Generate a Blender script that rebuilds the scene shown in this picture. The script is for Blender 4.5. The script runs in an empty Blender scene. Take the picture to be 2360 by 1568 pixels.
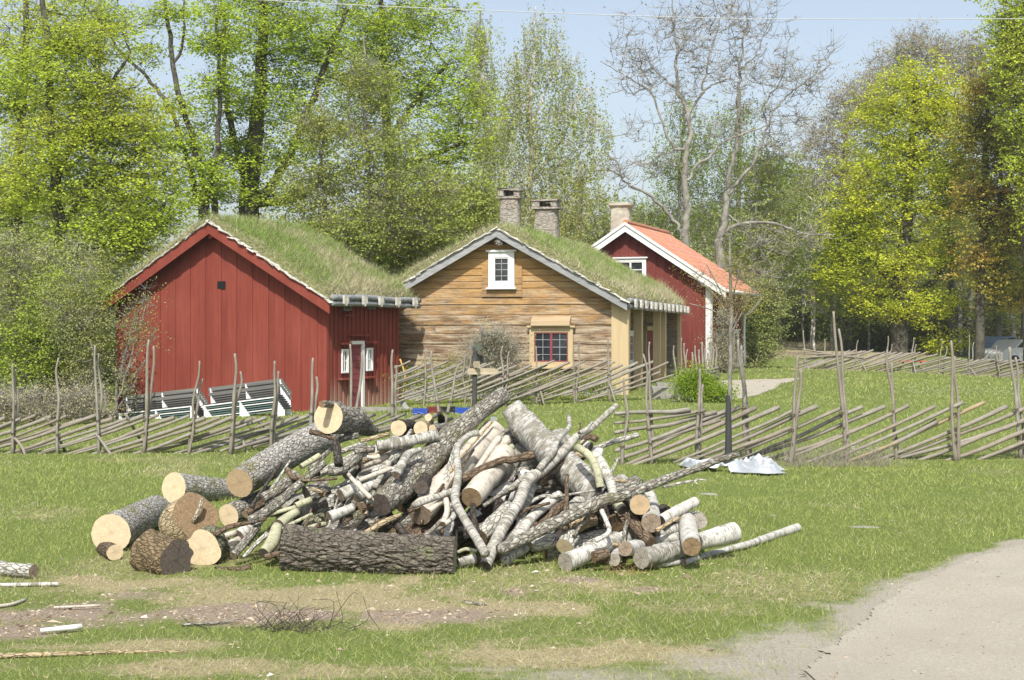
import bpy, math, random
import numpy as np
from mathutils import Vector, Matrix

# ------------------------------------------------------------------ camera, world, sun, exposure
SC = bpy.context.scene
COL = SC.collection
FPX = 3600.0          # focal length in pixels of a 2360 px wide picture
HOR = 770.0           # horizon row
CAMZ = 2.3
cam = bpy.data.cameras.new('camera')
camo = bpy.data.objects.new('camera', cam)
COL.objects.link(camo)
camo.location = (0, 0, CAMZ)
camo.rotation_euler = (math.radians(90), 0, 0)
cam.sensor_width = 36.0
cam.lens = 36.0 * FPX / 2360.0
cam.shift_y = (HOR - 784.0) / 2360.0
cam.clip_start = 0.1
cam.clip_end = 3000
SC.camera = camo

SUN_EL, SUN_AZ = 49.0, 185.0
w = bpy.data.worlds.new("World")
SC.world = w
w.use_nodes = True
wn = w.node_tree
sky = wn.nodes.new('ShaderNodeTexSky')
sky.sky_type = 'NISHITA'
sky.sun_disc = False
sky.sun_elevation = math.radians(SUN_EL)
sky.sun_rotation = math.radians(SUN_AZ)
sky.air_density = 1.0
sky.dust_density = 2.2
sky.ozone_density = 1.0
bg = wn.nodes['Background']
hs = wn.nodes.new('ShaderNodeHueSaturation')          # hazy spring sky: paler than the clear model
hs.inputs['Saturation'].default_value = 0.70
hs.inputs['Value'].default_value = 1.08
wn.links.new(sky.outputs[0], hs.inputs['Color'])
wn.links.new(hs.outputs[0], bg.inputs[0])
bg.inputs[1].default_value = 0.14

sl = bpy.data.lights.new('sun', 'SUN')
sl.energy = 5.0
sl.angle = math.radians(0.55)
sl.color = (1.0, 0.955, 0.88)
so = bpy.data.objects.new('sun', sl)
COL.objects.link(so)
_a, _e = math.radians(SUN_AZ), math.radians(SUN_EL)
sdir = Vector((math.sin(_a) * math.cos(_e), math.cos(_a) * math.cos(_e), math.sin(_e)))
so.rotation_euler = sdir.to_track_quat('Z', 'Y').to_euler()
so.location = sdir * 50

SC.view_settings.view_transform = 'Standard'
SC.view_settings.look = 'None'
SC.view_settings.exposure = 0.2
SC.view_settings.gamma = 1
SC.render.engine = 'CYCLES'
SC.cycles.max_bounces = 6
SC.cycles.diffuse_bounces = 3
SC.cycles.glossy_bounces = 2
SC.cycles.transmission_bounces = 4
SC.cycles.use_denoising = True
SC.cycles.caustics_reflective = False
SC.cycles.caustics_refractive = False

RNG = np.random.default_rng(7)
random.seed(5)

# ------------------------------------------------------------------ helpers
def P(u, v, Y):
    return np.array([(u - 1180.0) / FPX * Y, Y, CAMZ - (v - HOR) / FPX * Y])

def tag(o, label=None, cat=None, group=None, kind=None):
    if label: o['label'] = label
    if cat: o['category'] = cat
    if group: o['group'] = group
    if kind: o['kind'] = kind
    return o

def empty(name, loc, rz=0.0, label=None, cat=None, group=None):
    o = bpy.data.objects.new(name, None)
    o.empty_display_size = 0.1
    o.location = tuple(float(x) for x in loc)
    o.rotation_euler = (0, 0, rz)
    COL.objects.link(o)
    return tag(o, label, cat, group)

_HT = np.random.default_rng(99).random(65536)
def _h(ix, iy, iz, s):
    k = (ix * 73856093) ^ (iy * 19349663) ^ (iz * 83492791) ^ (s * 2654435761)
    return _HT[(k & 0x7fffffff) % 65521]

def vnoise(p, s=0):
    """value noise 0..1; p (N,3)"""
    p = np.asarray(p, float)
    i = np.floor(p).astype(np.int64)
    f = p - i
    f = f * f * (3 - 2 * f)
    r = 0
    for dx in (0, 1):
        wx = f[:, 0] if dx else 1 - f[:, 0]
        for dy in (0, 1):
            wy = f[:, 1] if dy else 1 - f[:, 1]
            for dz in (0, 1):
                wz = f[:, 2] if dz else 1 - f[:, 2]
                r = r + wx * wy * wz * _h(i[:, 0] + dx, i[:, 1] + dy, i[:, 2] + dz, s)
    return r

def fbm(p, s=0, o=3):
    p = np.asarray(p, float)
    r, a, t = 0, 1.0, 0
    for k in range(o):
        r = r + a * vnoise(p * (2.03 ** k) + 13.7 * k, s + k)
        t += a
        a *= 0.5
    return r / t

class MB:
    """collects faces and becomes ONE mesh object"""
    def __init__(s):
        s.V, s.F, s.M, s.A, s.n = [], [], [], [], 0
    def add(s, V, F, mi=0, A=None):
        V = np.asarray(V, float).reshape(-1, 3)
        F = np.asarray(F, np.int64)
        s.V.append(V)
        s.F.append(F + s.n)
        s.M.append(np.full(len(F), mi))
        s.A.append(np.zeros_like(V) if A is None else np.asarray(A, float))
        s.n += len(V)
    def box(s, c, d, R=None, mi=0, jit=0):
        x, y, z = np.array(d) / 2.0
        V = np.array([[-x, -y, -z], [x, -y, -z], [x, y, -z], [-x, y, -z], [-x, -y, z], [x, -y, z], [x, y, z], [-x, y, z]])
        if jit: V = V + RNG.normal(0, jit, V.shape)
        if R is not None: V = V @ np.array(R).T
        s.add(V + np.array(c), [[0, 3, 2, 1], [4, 5, 6, 7], [0, 1, 5, 4], [1, 2, 6, 5], [2, 3, 7, 6], [3, 0, 4, 7]], mi)
    def hexa(s, bottom, top, mi=0):
        """bottom and top: four corners each, counter-clockwise from above"""
        s.add(np.array(list(bottom) + list(top)), [[0, 3, 2, 1], [4, 5, 6, 7], [0, 1, 5, 4], [1, 2, 6, 5], [2, 3, 7, 6], [3, 0, 4, 7]], mi)
    def prism(s, poly, off, mi=0):
        """closed polygon (3d points) pushed along off; caps are fans"""
        a = np.array(poly, float); n = len(a); b = a + np.array(off, float)
        c0, c1 = a.mean(0), b.mean(0)
        V = np.vstack([a, b, [c0], [c1]])
        s.add(V, [[i, (i + 1) % n, n + (i + 1) % n, n + i] for i in range(n)], mi)
        F = [[i, 2 * n, (i + 1) % n] for i in range(n)] + [[n + i, n + (i + 1) % n, 2 * n + 1] for i in range(n)]
        s.F.append(np.array(F) + s.n - len(V)); s.M.append(np.full(len(F), mi))
    def tube(s, pts, rad, n=8, mi=0, cap=True, A=None):
        V, F, B, ring0, ring1 = tube_arrays(pts, rad, n)
        s.add(V, F, mi, B)
        if cap:
            k = len(V); b = s.n - k
            s.V.append(np.array([pts[0], pts[-1]], float)); s.A.append(np.zeros((2, 3)))
            F2 = [[b + (i + 1) % n, b + i, s.n] for i in range(n)] + [[b + k - n + i, b + k - n + (i + 1) % n, s.n + 1] for i in range(n)]
            s.n += 2
            s.F.append(np.array(F2)); s.M.append(np.full(len(F2), mi))
    def build(s, name, mats, parent=None, smooth=False, rnd=False, bc=False):
        return mk(name, np.vstack(s.V), s.F, mats, parent, np.concatenate(s.M), smooth, rnd, np.vstack(s.A) if bc else None)

def mk(name, V, Fl, mats, parent=None, M=None, smooth=False, rnd=False, A=None, faceval=None):
    me = bpy.data.meshes.new(name)
    V = np.asarray(V, np.float32)
    if not isinstance(Fl, list): Fl = [Fl]
    Fl = [np.asarray(f) for f in Fl if len(f)]
    idx = np.concatenate([f.ravel() for f in Fl]).astype(np.int32)
    sizes = np.concatenate([np.full(len(f), f.shape[1]) for f in Fl]).astype(np.int32)
    start = np.concatenate([[0], np.cumsum(sizes)[:-1]]).astype(np.int32)
    me.vertices.add(len(V)); me.vertices.foreach_set('co', V.ravel())
    me.loops.add(len(idx)); me.loops.foreach_set('vertex_index', idx)
    me.polygons.add(len(sizes)); me.polygons.foreach_set('loop_start', start)
    if M is not None: me.polygons.foreach_set('material_index', M.astype(np.int32))
    me.update(calc_edges=True)
    me.polygons.foreach_set('use_smooth', np.full(len(sizes), bool(smooth)))
    if rnd or faceval is not None:
        a = me.attributes.new('rnd', 'FLOAT', 'FACE')
        a.data.foreach_set('value', (RNG.random(len(sizes)) if faceval is None else faceval).astype(np.float32))
    if A is not None:
        a = me.attributes.new('bc', 'FLOAT_VECTOR', 'POINT')
        a.data.foreach_set('vector', np.asarray(A, np.float32).ravel())
    for m in (mats if isinstance(mats, (list, tuple)) else [mats]): me.materials.append(m)
    o = bpy.data.objects.new(name, me)
    COL.objects.link(o)
    if parent is not None: o.parent = parent
    return o

def tube_arrays(pts, rad, n=8):
    pts = np.asarray(pts, float)
    m = len(pts)
    rad = np.broadcast_to(np.asarray(rad, float), (m,)) if np.ndim(rad) == 0 or len(np.shape(rad)) == 1 else rad
    T = np.gradient(pts, axis=0)
    T /= np.linalg.norm(T, axis=1)[:, None] + 1e-9
    L = np.concatenate([[0], np.cumsum(np.linalg.norm(np.diff(pts, axis=0), axis=1))])
    up = np.array([0, 0, 1.0]) if abs(T[0][2]) < 0.9 else np.array([1.0, 0, 0])
    N = np.cross(T[0], up); N /= np.linalg.norm(N)
    ang = np.arange(n) / n * 2 * np.pi
    ca, sa = np.cos(ang), np.sin(ang)
    V = np.empty((m, n, 3)); B = np.empty((m, n, 3))
    rm = float(np.mean(rad))
    for i in range(m):
        N = N - T[i] * N.dot(T[i]); N /= np.linalg.norm(N) + 1e-9
        Bn = np.cross(T[i], N)
        V[i] = pts[i] + rad[i] * (ca[:, None] * N + sa[:, None] * Bn)
        B[i, :, 0] = ca * rm; B[i, :, 1] = sa * rm; B[i, :, 2] = L[i]
    q = np.arange(m * n).reshape(m, n)
    F = np.stack([q[:-1], np.roll(q[:-1], -1, 1), np.roll(q[1:], -1, 1), q[1:]], -1).reshape(-1, 4)
    return V.reshape(-1, 3), F, B.reshape(-1, 3), q[0], q[-1]

def smoothpath(pts, k=6, wob=0.0):
    """Catmull-Rom through the points"""
    p = np.asarray(pts, float)
    if len(p) == 2:
        t = np.linspace(0, 1, k + 1)[:, None]
        r = p[0] * (1 - t) + p[1] * t
    else:
        e = np.vstack([2 * p[0] - p[1], p, 2 * p[-1] - p[-2]])
        r = []
        for i in range(1, len(e) - 2):
            t = np.linspace(0, 1, k + 1)[:-1, None]
            a, b, c, d = e[i - 1], e[i], e[i + 1], e[i + 2]
            r.append(0.5 * ((2 * b) + (-a + c) * t + (2 * a - 5 * b + 4 * c - d) * t * t + (-a + 3 * b - 3 * c + d) * t ** 3))
        r = np.vstack(r + [p[-1:]])
    if wob:
        r[1:-1, :3] += RNG.normal(0, wob, (len(r) - 2, 3))
    return r

# ------------------------------------------------------------------ materials
class NT:
    def __init__(s, name, rough=0.85, spec=0.25):
        s.m = bpy.data.materials.new(name); s.m.use_nodes = True
        s.t = s.m.node_tree; s.n = s.t.nodes
        s.b = s.n['Principled BSDF']
        s.b.inputs['Roughness'].default_value = rough
        s.b.inputs['Specular IOR Level'].default_value = spec
    def link(s, a, b): s.t.links.new(a, b)
    def setin(s, sock, v):
        if v is None: return
        if isinstance(v, bpy.types.NodeSocket): s.link(v, sock)
        elif isinstance(v, (tuple, list)) and len(v) == 3 and sock.type == 'RGBA': sock.default_value = (*v, 1)
        else: sock.default_value = v
    def attr(s, name='bc', out='Vector'):
        a = s.n.new('ShaderNodeAttribute'); a.attribute_name = name
        return a.outputs[out]
    def obj(s): return s.n.new('ShaderNodeTexCoord').outputs['Object']
    def orand(s): return s.n.new('ShaderNodeObjectInfo').outputs['Random']
    def math(s, op, a, b=None, c=None, clamp=False):
        m = s.n.new('ShaderNodeMath'); m.operation = op; m.use_clamp = clamp
        s.setin(m.inputs[0], a); s.setin(m.inputs[1], b)
        if c is not None: s.setin(m.inputs[2], c)
        return m.outputs[0]
    def vmath(s, op, a, b=None):
        m = s.n.new('ShaderNodeVectorMath'); m.operation = op
        s.setin(m.inputs[0], a); s.setin(m.inputs[1], b)
        return m.outputs[0]
    def scale(s, v, xyz): return s.vmath('MULTIPLY', v, xyz)
    def noise(s, v, sc=5, det=4, rough=0.6, dist=0.0):
        m = s.n.new('ShaderNodeTexNoise'); s.link(v, m.inputs['Vector'])
        m.inputs['Scale'].default_value = sc; m.inputs['Detail'].default_value = det
        m.inputs['Roughness'].default_value = rough; m.inputs['Distortion'].default_value = dist
        return m.outputs['Fac']
    def voro(s, v, sc=5, feature='DISTANCE_TO_EDGE', out='Distance'):
        m = s.n.new('ShaderNodeTexVoronoi'); m.feature = feature; s.link(v, m.inputs['Vector'])
        m.inputs['Scale'].default_value = sc
        return m.outputs[out]
    def ramp(s, f, stops):
        m = s.n.new('ShaderNodeValToRGB'); s.setin(m.inputs[0], f)
        e = m.color_ramp.elements
        while len(e) < len(stops): e.new(0.5)
        for k, (p, c) in enumerate(stops):
            e[k].position = p
            e[k].color = (*c, 1) if isinstance(c, (tuple, list)) else (c, c, c, 1)
        return m.outputs[0]
    def mix(s, f, a, b, mode='MIX'):
        m = s.n.new('ShaderNodeMix'); m.data_type = 'RGBA'; m.blend_type = mode
        s.setin(m.inputs[0], f); s.setin(m.inputs[6], a); s.setin(m.inputs[7], b)
        return m.outputs[2]
    def bump(s, h, dist=0.01, strength=1.0):
        m = s.n.new('ShaderNodeBump'); m.inputs['Distance'].default_value = dist
        m.inputs['Strength'].default_value = strength
        s.link(h, m.inputs['Height']); s.link(m.outputs[0], s.b.inputs['Normal'])
    def done(s, col):
        s.setin(s.b.inputs['Base Color'], col)
        return s.m

def mat_plain(name, c, rough=0.7, var=0.12, sc=8.0, spec=0.25, metal=0.0):
    t = NT(name, rough, spec)
    f = t.noise(t.obj(), sc, 4)
    a = tuple(x * (1 - var) for x in c); b = tuple(min(1, x * (1 + var)) for x in c)
    t.b.inputs['Metallic'].default_value = metal
    return t.done(t.ramp(f, [(0.3, a), (0.7, b)]))

def mat_wood(name, c1, c2, rough=0.8, axis=2, sc=4.0, knots=True, dark=0.5):
    """sawn or weathered wood, grain along the given object axis"""
    t = NT(name, rough)
    s = [14.0, 14.0, 14.0]; s[axis] = 0.8
    v = t.vmath('ADD', t.scale(t.obj(), tuple(s)), t.scale(t.attr('rnd', 'Color'), (37, 37, 37)))
    f = t.noise(v, sc / 4, 6, 0.65)
    col = t.ramp(f, [(0.25, c1), (0.7, c2)])
    r = t.attr('rnd', 'Fac')
    col = t.mix(t.math('MULTIPLY', r, 0.35), col, tuple(x * dark for x in c1))
    t.bump(f, 0.006)
    return t.done(col)

def leafmat(name, c1, c2, c3=None, hue=0.5, trans=0.45):
    t = NT(name, 0.6, 0.15)
    r = t.attr('rnd', 'Fac')
    col = t.mix(r, c1, c2)
    if c3:
        g = t.noise(t.obj(), hue, 2)
        col = t.mix(t.ramp(g, [(0.42, 0.0), (0.6, 1.0)]), col, c3)
    t.n.remove(t.b)
    d = t.n.new('ShaderNodeBsdfDiffuse'); tr = t.n.new('ShaderNodeBsdfTranslucent')
    mx = t.n.new('ShaderNodeMixShader'); mx.inputs[0].default_value = trans
    t.link(col, d.inputs[0]); t.link(col, tr.inputs[0])
    t.link(d.outputs[0], mx.inputs[1]); t.link(tr.outputs[0], mx.inputs[2])
    t.link(mx.outputs[0], t.n['Material Output'].inputs[0])
    return t.m
# ------------------------------------------------------------------ ground
CP = np.array([  # X, Y, Z
    (-30, 15, 0), (0, 8, 0), (30, 15, 0), (-10, 20, 0), (0, 20, 0), (10, 20, 0), (-20, 30, -.03), (-10, 30, 0), (0, 30, 0), (8, 27, 0), (16, 28, 0), (28, 30, 0),
    (-25, 45, -.3), (-16, 47, -.3), (-12, 45, -.25), (-8, 42, -.05), (-5.2, 43.6, .13), (-3.4, 47.4, .2), (-1.5, 40, .17), (0, 44, .36), (3.3, 44, .43), (3.3, 47.5, .47), (5, 54, .47),
    (6.4, 60, .6), (6.2, 43, .45), (8, 50, .75), (7.5, 52, .85), (7.9, 62, .96), (11, 66, 1.0), (-4, 36, .08), (4, 36, .15), (12, 46, .35), (14, 36, .1), (20, 45, .15), (22, 58, .25), (15, 60, .5),
    (15, 72, .5), (25, 70, .36), (35, 70, .3), (14.6, 84, 1.6), (20, 88, 1.3), (28, 90, .8), (40, 90, .6), (-10, 60, .3), (-25, 62, .0), (0, 75, .8), (-15, 85, .7),
    (-40, 70, 0), (50, 60, .2), (-45, 95, 1), (0, 100, 1.8), (20, 105, 2.2), (40, 110, 2.0), (60, 100, 1.5), (-20, 110, 1.5)], float)

def gz(x, y):
    x = np.atleast_1d(np.asarray(x, float)); y = np.atleast_1d(np.asarray(y, float))
    num = np.zeros_like(x); den = np.zeros_like(x) + 1e-12
    for cx, cy, cz in CP:
        d2 = (x - cx) ** 2 + (y - cy) ** 2
        s = 3.2 + 0.03 * cy
        k = np.exp(-d2 / (2 * s * s)) + 2e-4 / (1 + d2 / 60.0)
        num += k * cz; den += k
    z = num / den
    far = np.clip((y - 110) / 60, 0, 1)
    z = z * (1 - far) + far * (2.4 + (y - 110) * 0.012)
    z = z + (vnoise(np.stack([x * 0.9, y * 0.9, x * 0], 1), 5) - .5) * 0.05
    return z

def gz1(x, y): return float(gz(x, y)[0])

def onground(u, v, y0=8, y1=110):
    """walks the ray of a pixel down to the ground"""
    ys = np.linspace(y0, y1, 2000)
    x = (u - 1180) / FPX * ys
    d = CAMZ - (v - HOR) / FPX * ys - gz(x, ys)
    k = np.where(d <= 0)[0]
    k = k[0] if len(k) else len(ys) - 1
    return np.array([x[k], ys[k], gz1(x[k], ys[k])])

def inpoly(x, y, poly):
    r = np.zeros(len(x), bool)
    n = len(poly)
    for i in range(n):
        x0, y0 = poly[i]; x1, y1 = poly[(i + 1) % n]
        c = ((y0 > y) != (y1 > y)) & (x < (x1 - x0) * (y - y0) / (y1 - y0 + 1e-12) + x0)
        r ^= c
    return r

def blobmask(x, y, blobs, s=0, rough=0.45):
    """soft patches on the ground: (X, Y, rx, ry)"""
    n = fbm(np.stack([x * 2.2, y * 1.9, x * 0], 1), 31 + s, 5)
    r = np.zeros(len(x))
    for bx, by, rx, ry, *wt in blobs:
        d = np.sqrt(((x - bx) / rx) ** 2 + ((y - by) / ry) ** 2)
        r = np.maximum(r, (wt[0] if wt else 1.0) * np.clip((1.0 - d) * 1.1 + (n - .5) * 4.2 * rough * (1.5 - np.clip(d, 0, 1.5)) + .12, 0, 1) * np.clip((1.5 - d) * 3, 0, 1))
    return np.clip(r, 0, 1)

def gp(u, v):  # flat foreground: pixel to (X, Y)
    Y = FPX * CAMZ / (v - HOR)
    return ((u - 1180) / FPX * Y, Y)

def blob(u, v, ru, rv, *wt):
    X, Y = gp(u, v); Y2 = gp(u, v + rv)[1]; Y1 = gp(u, v - rv)[1]
    return (X, Y, ru / FPX * Y, (Y1 - Y2) / 2, *wt)

SOIL = [blob(120, 1415, 300, 34, 1.3), blob(420, 1415, 330, 30, 1.3), blob(640, 1420, 180, 22, 1.2), blob(1000, 1420, 240, 26, 1.0),  blob(330, 1365, 110, 16, .7), blob(1030, 1420, 160, 22, .8), blob(1190, 1365, 60, 20, .8), blob(30, 1450, 150, 30),
        blob(700, 1415, 110, 20, .9), blob(1330, 1335, 60, 9, .9), blob(1500, 1357, 70, 8, .8), blob(900, 1400, 120, 20, .5), blob(700, 1575, 350, 20, .4)]
SAND = [blob(1700, 1540, 260, 60, .75), blob(1400, 1560, 330, 36, .62), blob(1150, 1540, 200, 18, .4), blob(1880, 1470, 130, 50, .6)]
STRAW = [blob(250, 1345, 330, 28, .8), blob(800, 1370, 560, 42, .95), blob(1100, 1410, 460, 55, 1), blob(1350, 1350, 170, 30, .8), blob(1500, 1400, 250, 25, .5), blob(300, 1490, 420, 26, .7), blob(1350, 1500, 600, 55, .75),
         blob(600, 1540, 800, 40, .65), blob(1900, 1330, 160, 16, .55), blob(1640, 1290, 130, 12, .4), blob(1900, 1165, 160, 12, .4), blob(1650, 1400, 380, 35, .4), blob(500, 1068, 300, 9, .35), blob(940, 1340, 40, 20, .9)]

_road_edge = [(1560, 1700), (1700, 1620), (1820, 1568), (1900, 1510), (1945, 1450), (1990, 1408), (2060, 1362), (2150, 1322), (2250, 1285), (2360, 1254), (2480, 1222), (2700, 1180)]
ROAD = [gp(*p) for p in _road_edge] + [(30, 17), (30, 4), (-2, 4)]

def roadmask(x, y):
    n = (fbm(np.stack([x * 2.2, y * 2.2, x * 0], 1), 77, 5) - .5)
    k = (vnoise(np.stack([x * 14, y * 14, x * 0], 1), 3) - .5)
    w_ = np.clip((14.5 - y) / 3.0, .35, 1.6)
    return roaddist(x, y) + (n * .5 + k * .06) * w_ < -.05

def roaddist(x, y):
    d = np.full(len(x), 9e9)
    for i in range(len(ROAD)):
        a = np.array(ROAD[i]); b = np.array(ROAD[(i + 1) % len(ROAD)]); ab = b - a
        t_ = np.clip(((x - a[0]) * ab[0] + (y - a[1]) * ab[1]) / (ab @ ab), 0, 1)
        d = np.minimum(d, np.hypot(x - a[0] - t_ * ab[0], y - a[1] - t_ * ab[1]))
    return np.where(inpoly(x, y, ROAD), -d, d)

def sand_mask(x, y):
    n = fbm(np.stack([x * 2.4, y * 1.8, x * 0], 1), 41, 5)
    s_ = np.clip(1.05 - roaddist(x, y) / (.25 + .5 * np.clip((15 - y) / 3, 0, 1.5)) + (n - .5) * 1.6, 0, 1)
    return np.maximum(s_, blobmask(x, y, SAND, 9, .6)) * (y < 22)

def ground_masks(x, y):
    near = y < 40
    soil = np.where(near, blobmask(x, y, SOIL, 0), 0)
    straw = np.where(near, blobmask(x, y, STRAW, 4), 0)
    # worn dry strip in front of the far fence and general thin patches
    n = fbm(np.stack([x * .5, y * .35, x * 0], 1), 51, 4)
    straw = np.maximum(straw, np.clip((n - .56) * 2.5, 0, .42) * np.clip((40 - y) / 12, .35, 1))
    far = np.clip(1 - np.abs(y - (68.5 + (x - 20) * -.05)) / 2.2, 0, 1) * (x > 12)
    straw = np.maximum(straw, far * .9)
    wood = np.clip((y - 76) / 6, 0, 1) * np.clip((fbm(np.stack([x * .4, y * .3, x * 0], 1), 88, 3) - .35) * 4, 0, 1)
    straw = np.maximum(straw, wood * .8)
    soil = np.maximum(soil, np.clip((y - 72) / 8, 0, 1) * np.clip((fbm(np.stack([x * .6, y * .4, x * 0], 1), 17, 3) - .45) * 5, 0, .8))
    return soil, straw

def grid_sheet(name, xs, ys, mat, dz=0.0, mask=None, attrs=True, soilf=None):
    X, Y = np.meshgrid(xs, ys)
    x, y = X.ravel(), Y.ravel()
    z = gz(x, y) + dz
    q = np.arange(len(x)).reshape(len(ys), len(xs))
    F = np.stack([q[:-1, :-1], q[:-1, 1:], q[1:, 1:], q[1:, :-1]], -1).reshape(-1, 4)
    V = np.stack([x, y, z], 1)
    if mask is not None:
        c = V[F].mean(1)
        F = F[mask(c[:, 0], c[:, 1])]
        used, inv = np.unique(F, return_inverse=True)
        V, F = V[used], inv.reshape(-1, 4)
    A = None
    if attrs:
        so_, st = ground_masks(V[:, 0], V[:, 1])
        A = np.stack([so_, st, sand_mask(V[:, 0], V[:, 1])], 1)
    return mk(name, V, F, mat, None, smooth=True, A=A)

def mat_ground():
    t = NT('meadow', 0.95, 0.1)
    g = t.n.new('ShaderNodeNewGeometry').outputs['Position']
    a = t.attr('bc', 'Vector'); sp = t.n.new('ShaderNodeSeparateXYZ'); t.link(a, sp.inputs[0])
    n1 = t.noise(g, 30, 5, 0.7); n2 = t.noise(g, 1.2, 4); n3 = t.noise(g, 7, 4, .7)
    green = t.ramp(n1, [(0.3, (0.08, 0.10, 0.03)), (0.55, (0.17, 0.21, 0.06)), (0.75, (0.26, 0.30, 0.10))])
    green = t.mix(t.ramp(n2, [(0.35, 0.0), (0.65, 0.5)]), green, (0.15, 0.21, 0.045))
    straw = t.ramp(n1, [(0.3, (0.22, 0.19, 0.10)), (0.7, (0.46, 0.40, 0.24))])
    soil = t.ramp(t.noise(g, 40, 5, .75), [(0.3, (0.17, 0.13, 0.095)), (0.5, (0.30, 0.24, 0.18)), (0.72, (0.48, 0.41, 0.32))])
    f1 = t.math('ADD', sp.outputs[1], t.math('MULTIPLY', t.math('SUBTRACT', n3, .5), .9), clamp=True)
    col = t.mix(t.ramp(f1, [(.3, 0.0), (.62, 1.0)]), green, straw)
    f2 = t.math('ADD', sp.outputs[0], t.math('MULTIPLY', t.math('SUBTRACT', n3, .5), .9), clamp=True)
    col = t.mix(t.ramp(f2, [(.22, 0.0), (.75, 1.0)]), col, soil)
    c = (0.43, 0.395, 0.325)
    gr = t.ramp(t.noise(g, 45, 6, .8), [(0.28, tuple(x * .5 for x in c)), (0.5, tuple(x * .9 for x in c)), (0.75, tuple(min(1, x * 1.25) for x in c))])
    f3 = t.math('ADD', sp.outputs[2], t.math('MULTIPLY', t.math('SUBTRACT', n3, .5), .8), clamp=True)
    col = t.mix(t.ramp(f3, [(.2, 0.0), (.7, 1.0)]), col, gr)
    t.bump(n1, 0.04, 0.8)
    return t.done(col)

def mat_gravel(name, c=(0.46, 0.415, 0.35)):
    t = NT(name, 0.95, 0.1)
    g = t.n.new('ShaderNodeNewGeometry').outputs['Position']
    n = t.noise(g, 45, 6, .8); m = t.noise(g, 1.1, 3); v = t.voro(g, 26, 'F1', 'Distance')
    col = t.ramp(n, [(0.28, tuple(x * .55 for x in c)), (0.5, c), (0.75, tuple(min(1, x * 1.3) for x in c))])
    col = t.mix(t.ramp(m, [(.35, 0.0), (.7, .45)]), col, tuple(x * .8 for x in (c[0], c[1] * .97, c[2] * .9)))
    col = t.mix(t.ramp(v, [(.0, .55), (.16, 0.0)]), col, tuple(x * .35 for x in c))
    t.bump(n, 0.02, 0.7)
    return t.done(col)

MG = mat_ground()
xs = np.unique(np.concatenate([np.arange(-14, 14.01, .1), np.arange(-45, 60, .8), [-900, -400, -200, -120, -80, -60, 80, 110, 160, 260, 450, 900]]))
ys = np.unique(np.concatenate([np.arange(5, 34, .1), np.arange(34, 120, .5), [-40, -20, -5, 0, 2.5], [130, 150, 180, 230, 300, 450, 700, 1200]]))
tag(grid_sheet('meadow_ground', xs, ys, MG), 'green meadow ground with worn straw and bare soil patches', 'ground', kind='structure')
MR = mat_gravel('pale_gravel', (0.43, 0.395, 0.325))
tag(grid_sheet('gravel_road', np.arange(2, 20, .03), np.arange(6, 18.5, .03), MR, .012, roadmask, False), 'pale gravel road curving across the lower right corner', 'road', kind='structure')
YARD = [tuple(onground(u, v)[:2]) for u, v in [(1560, 880), (1650, 878), (1850, 872), (1800, 886), (1772, 902), (1735, 914), (1690, 922), (1620, 925), (1560, 925)]]
def yardmask(x, y):
    n = (fbm(np.stack([x * 1.2, y * .8, x * 0], 1), 7, 3) - .5)
    return inpoly(x + n * .5, y + n * .9, YARD)
tag(grid_sheet('gravel_yard', np.arange(3, 18, .12), np.arange(38, 66, .12), MR, .012, yardmask, False), 'pale gravel yard between the houses and the lawn', 'yard', kind='structure')

# ---- grass blades: real geometry, thinning with distance
def mat_blades(name, a, b, c):
    t = NT(name, 0.7, 0.1)
    r = t.attr('rnd', 'Fac')
    col = t.ramp(r, [(0.0, a), (0.5, b), (1.0, c)])
    g = t.n.new('ShaderNodeNewGeometry').outputs['Position']
    n = t.noise(g, .9, 3)
    col = t.mix(t.ramp(n, [(.35, 0.0), (.7, .35)]), col, tuple(x * .72 for x in b))
    t.n.remove(t.b)
    d = t.n.new('ShaderNodeBsdfDiffuse'); tr = t.n.new('ShaderNodeBsdfTranslucent')
    mx = t.n.new('ShaderNodeMixShader'); mx.inputs[0].default_value = .35
    t.link(col, d.inputs[0]); t.link(col, tr.inputs[0])
    t.link(d.outputs[0], mx.inputs[1]); t.link(tr.outputs[0], mx.inputs[2])
    t.link(mx.outputs[0], t.n['Material Output'].inputs[0])
    return t.m
M_BLADE = mat_blades('grass_blade', (0.23, 0.28, 0.07), (0.36, 0.42, 0.115), (0.52, 0.55, 0.22))
M_STRAW = mat_blades('straw_blade', (0.42, 0.36, 0.20), (0.58, 0.51, 0.32), (0.74, 0.68, 0.48))

def blades(x, y, z, h, wd, lean=0.6, R=RNG):
    n = len(x)
    a = R.random(n) * 2 * np.pi
    d = R.normal(0, lean, (n, 2)) * h[:, None]
    c, s = np.cos(a) * wd / 2, np.sin(a) * wd / 2
    b = np.stack([x, y, z - .01], 1)
    V = np.empty((n, 3, 3))
    V[:, 0] = b + np.stack([c, s, 0 * c], 1)
    V[:, 1] = b - np.stack([c, s, 0 * c], 1)
    V[:, 2] = b + np.stack([d[:, 0], d[:, 1], h], 1)
    return V.reshape(-1, 3)

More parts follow.
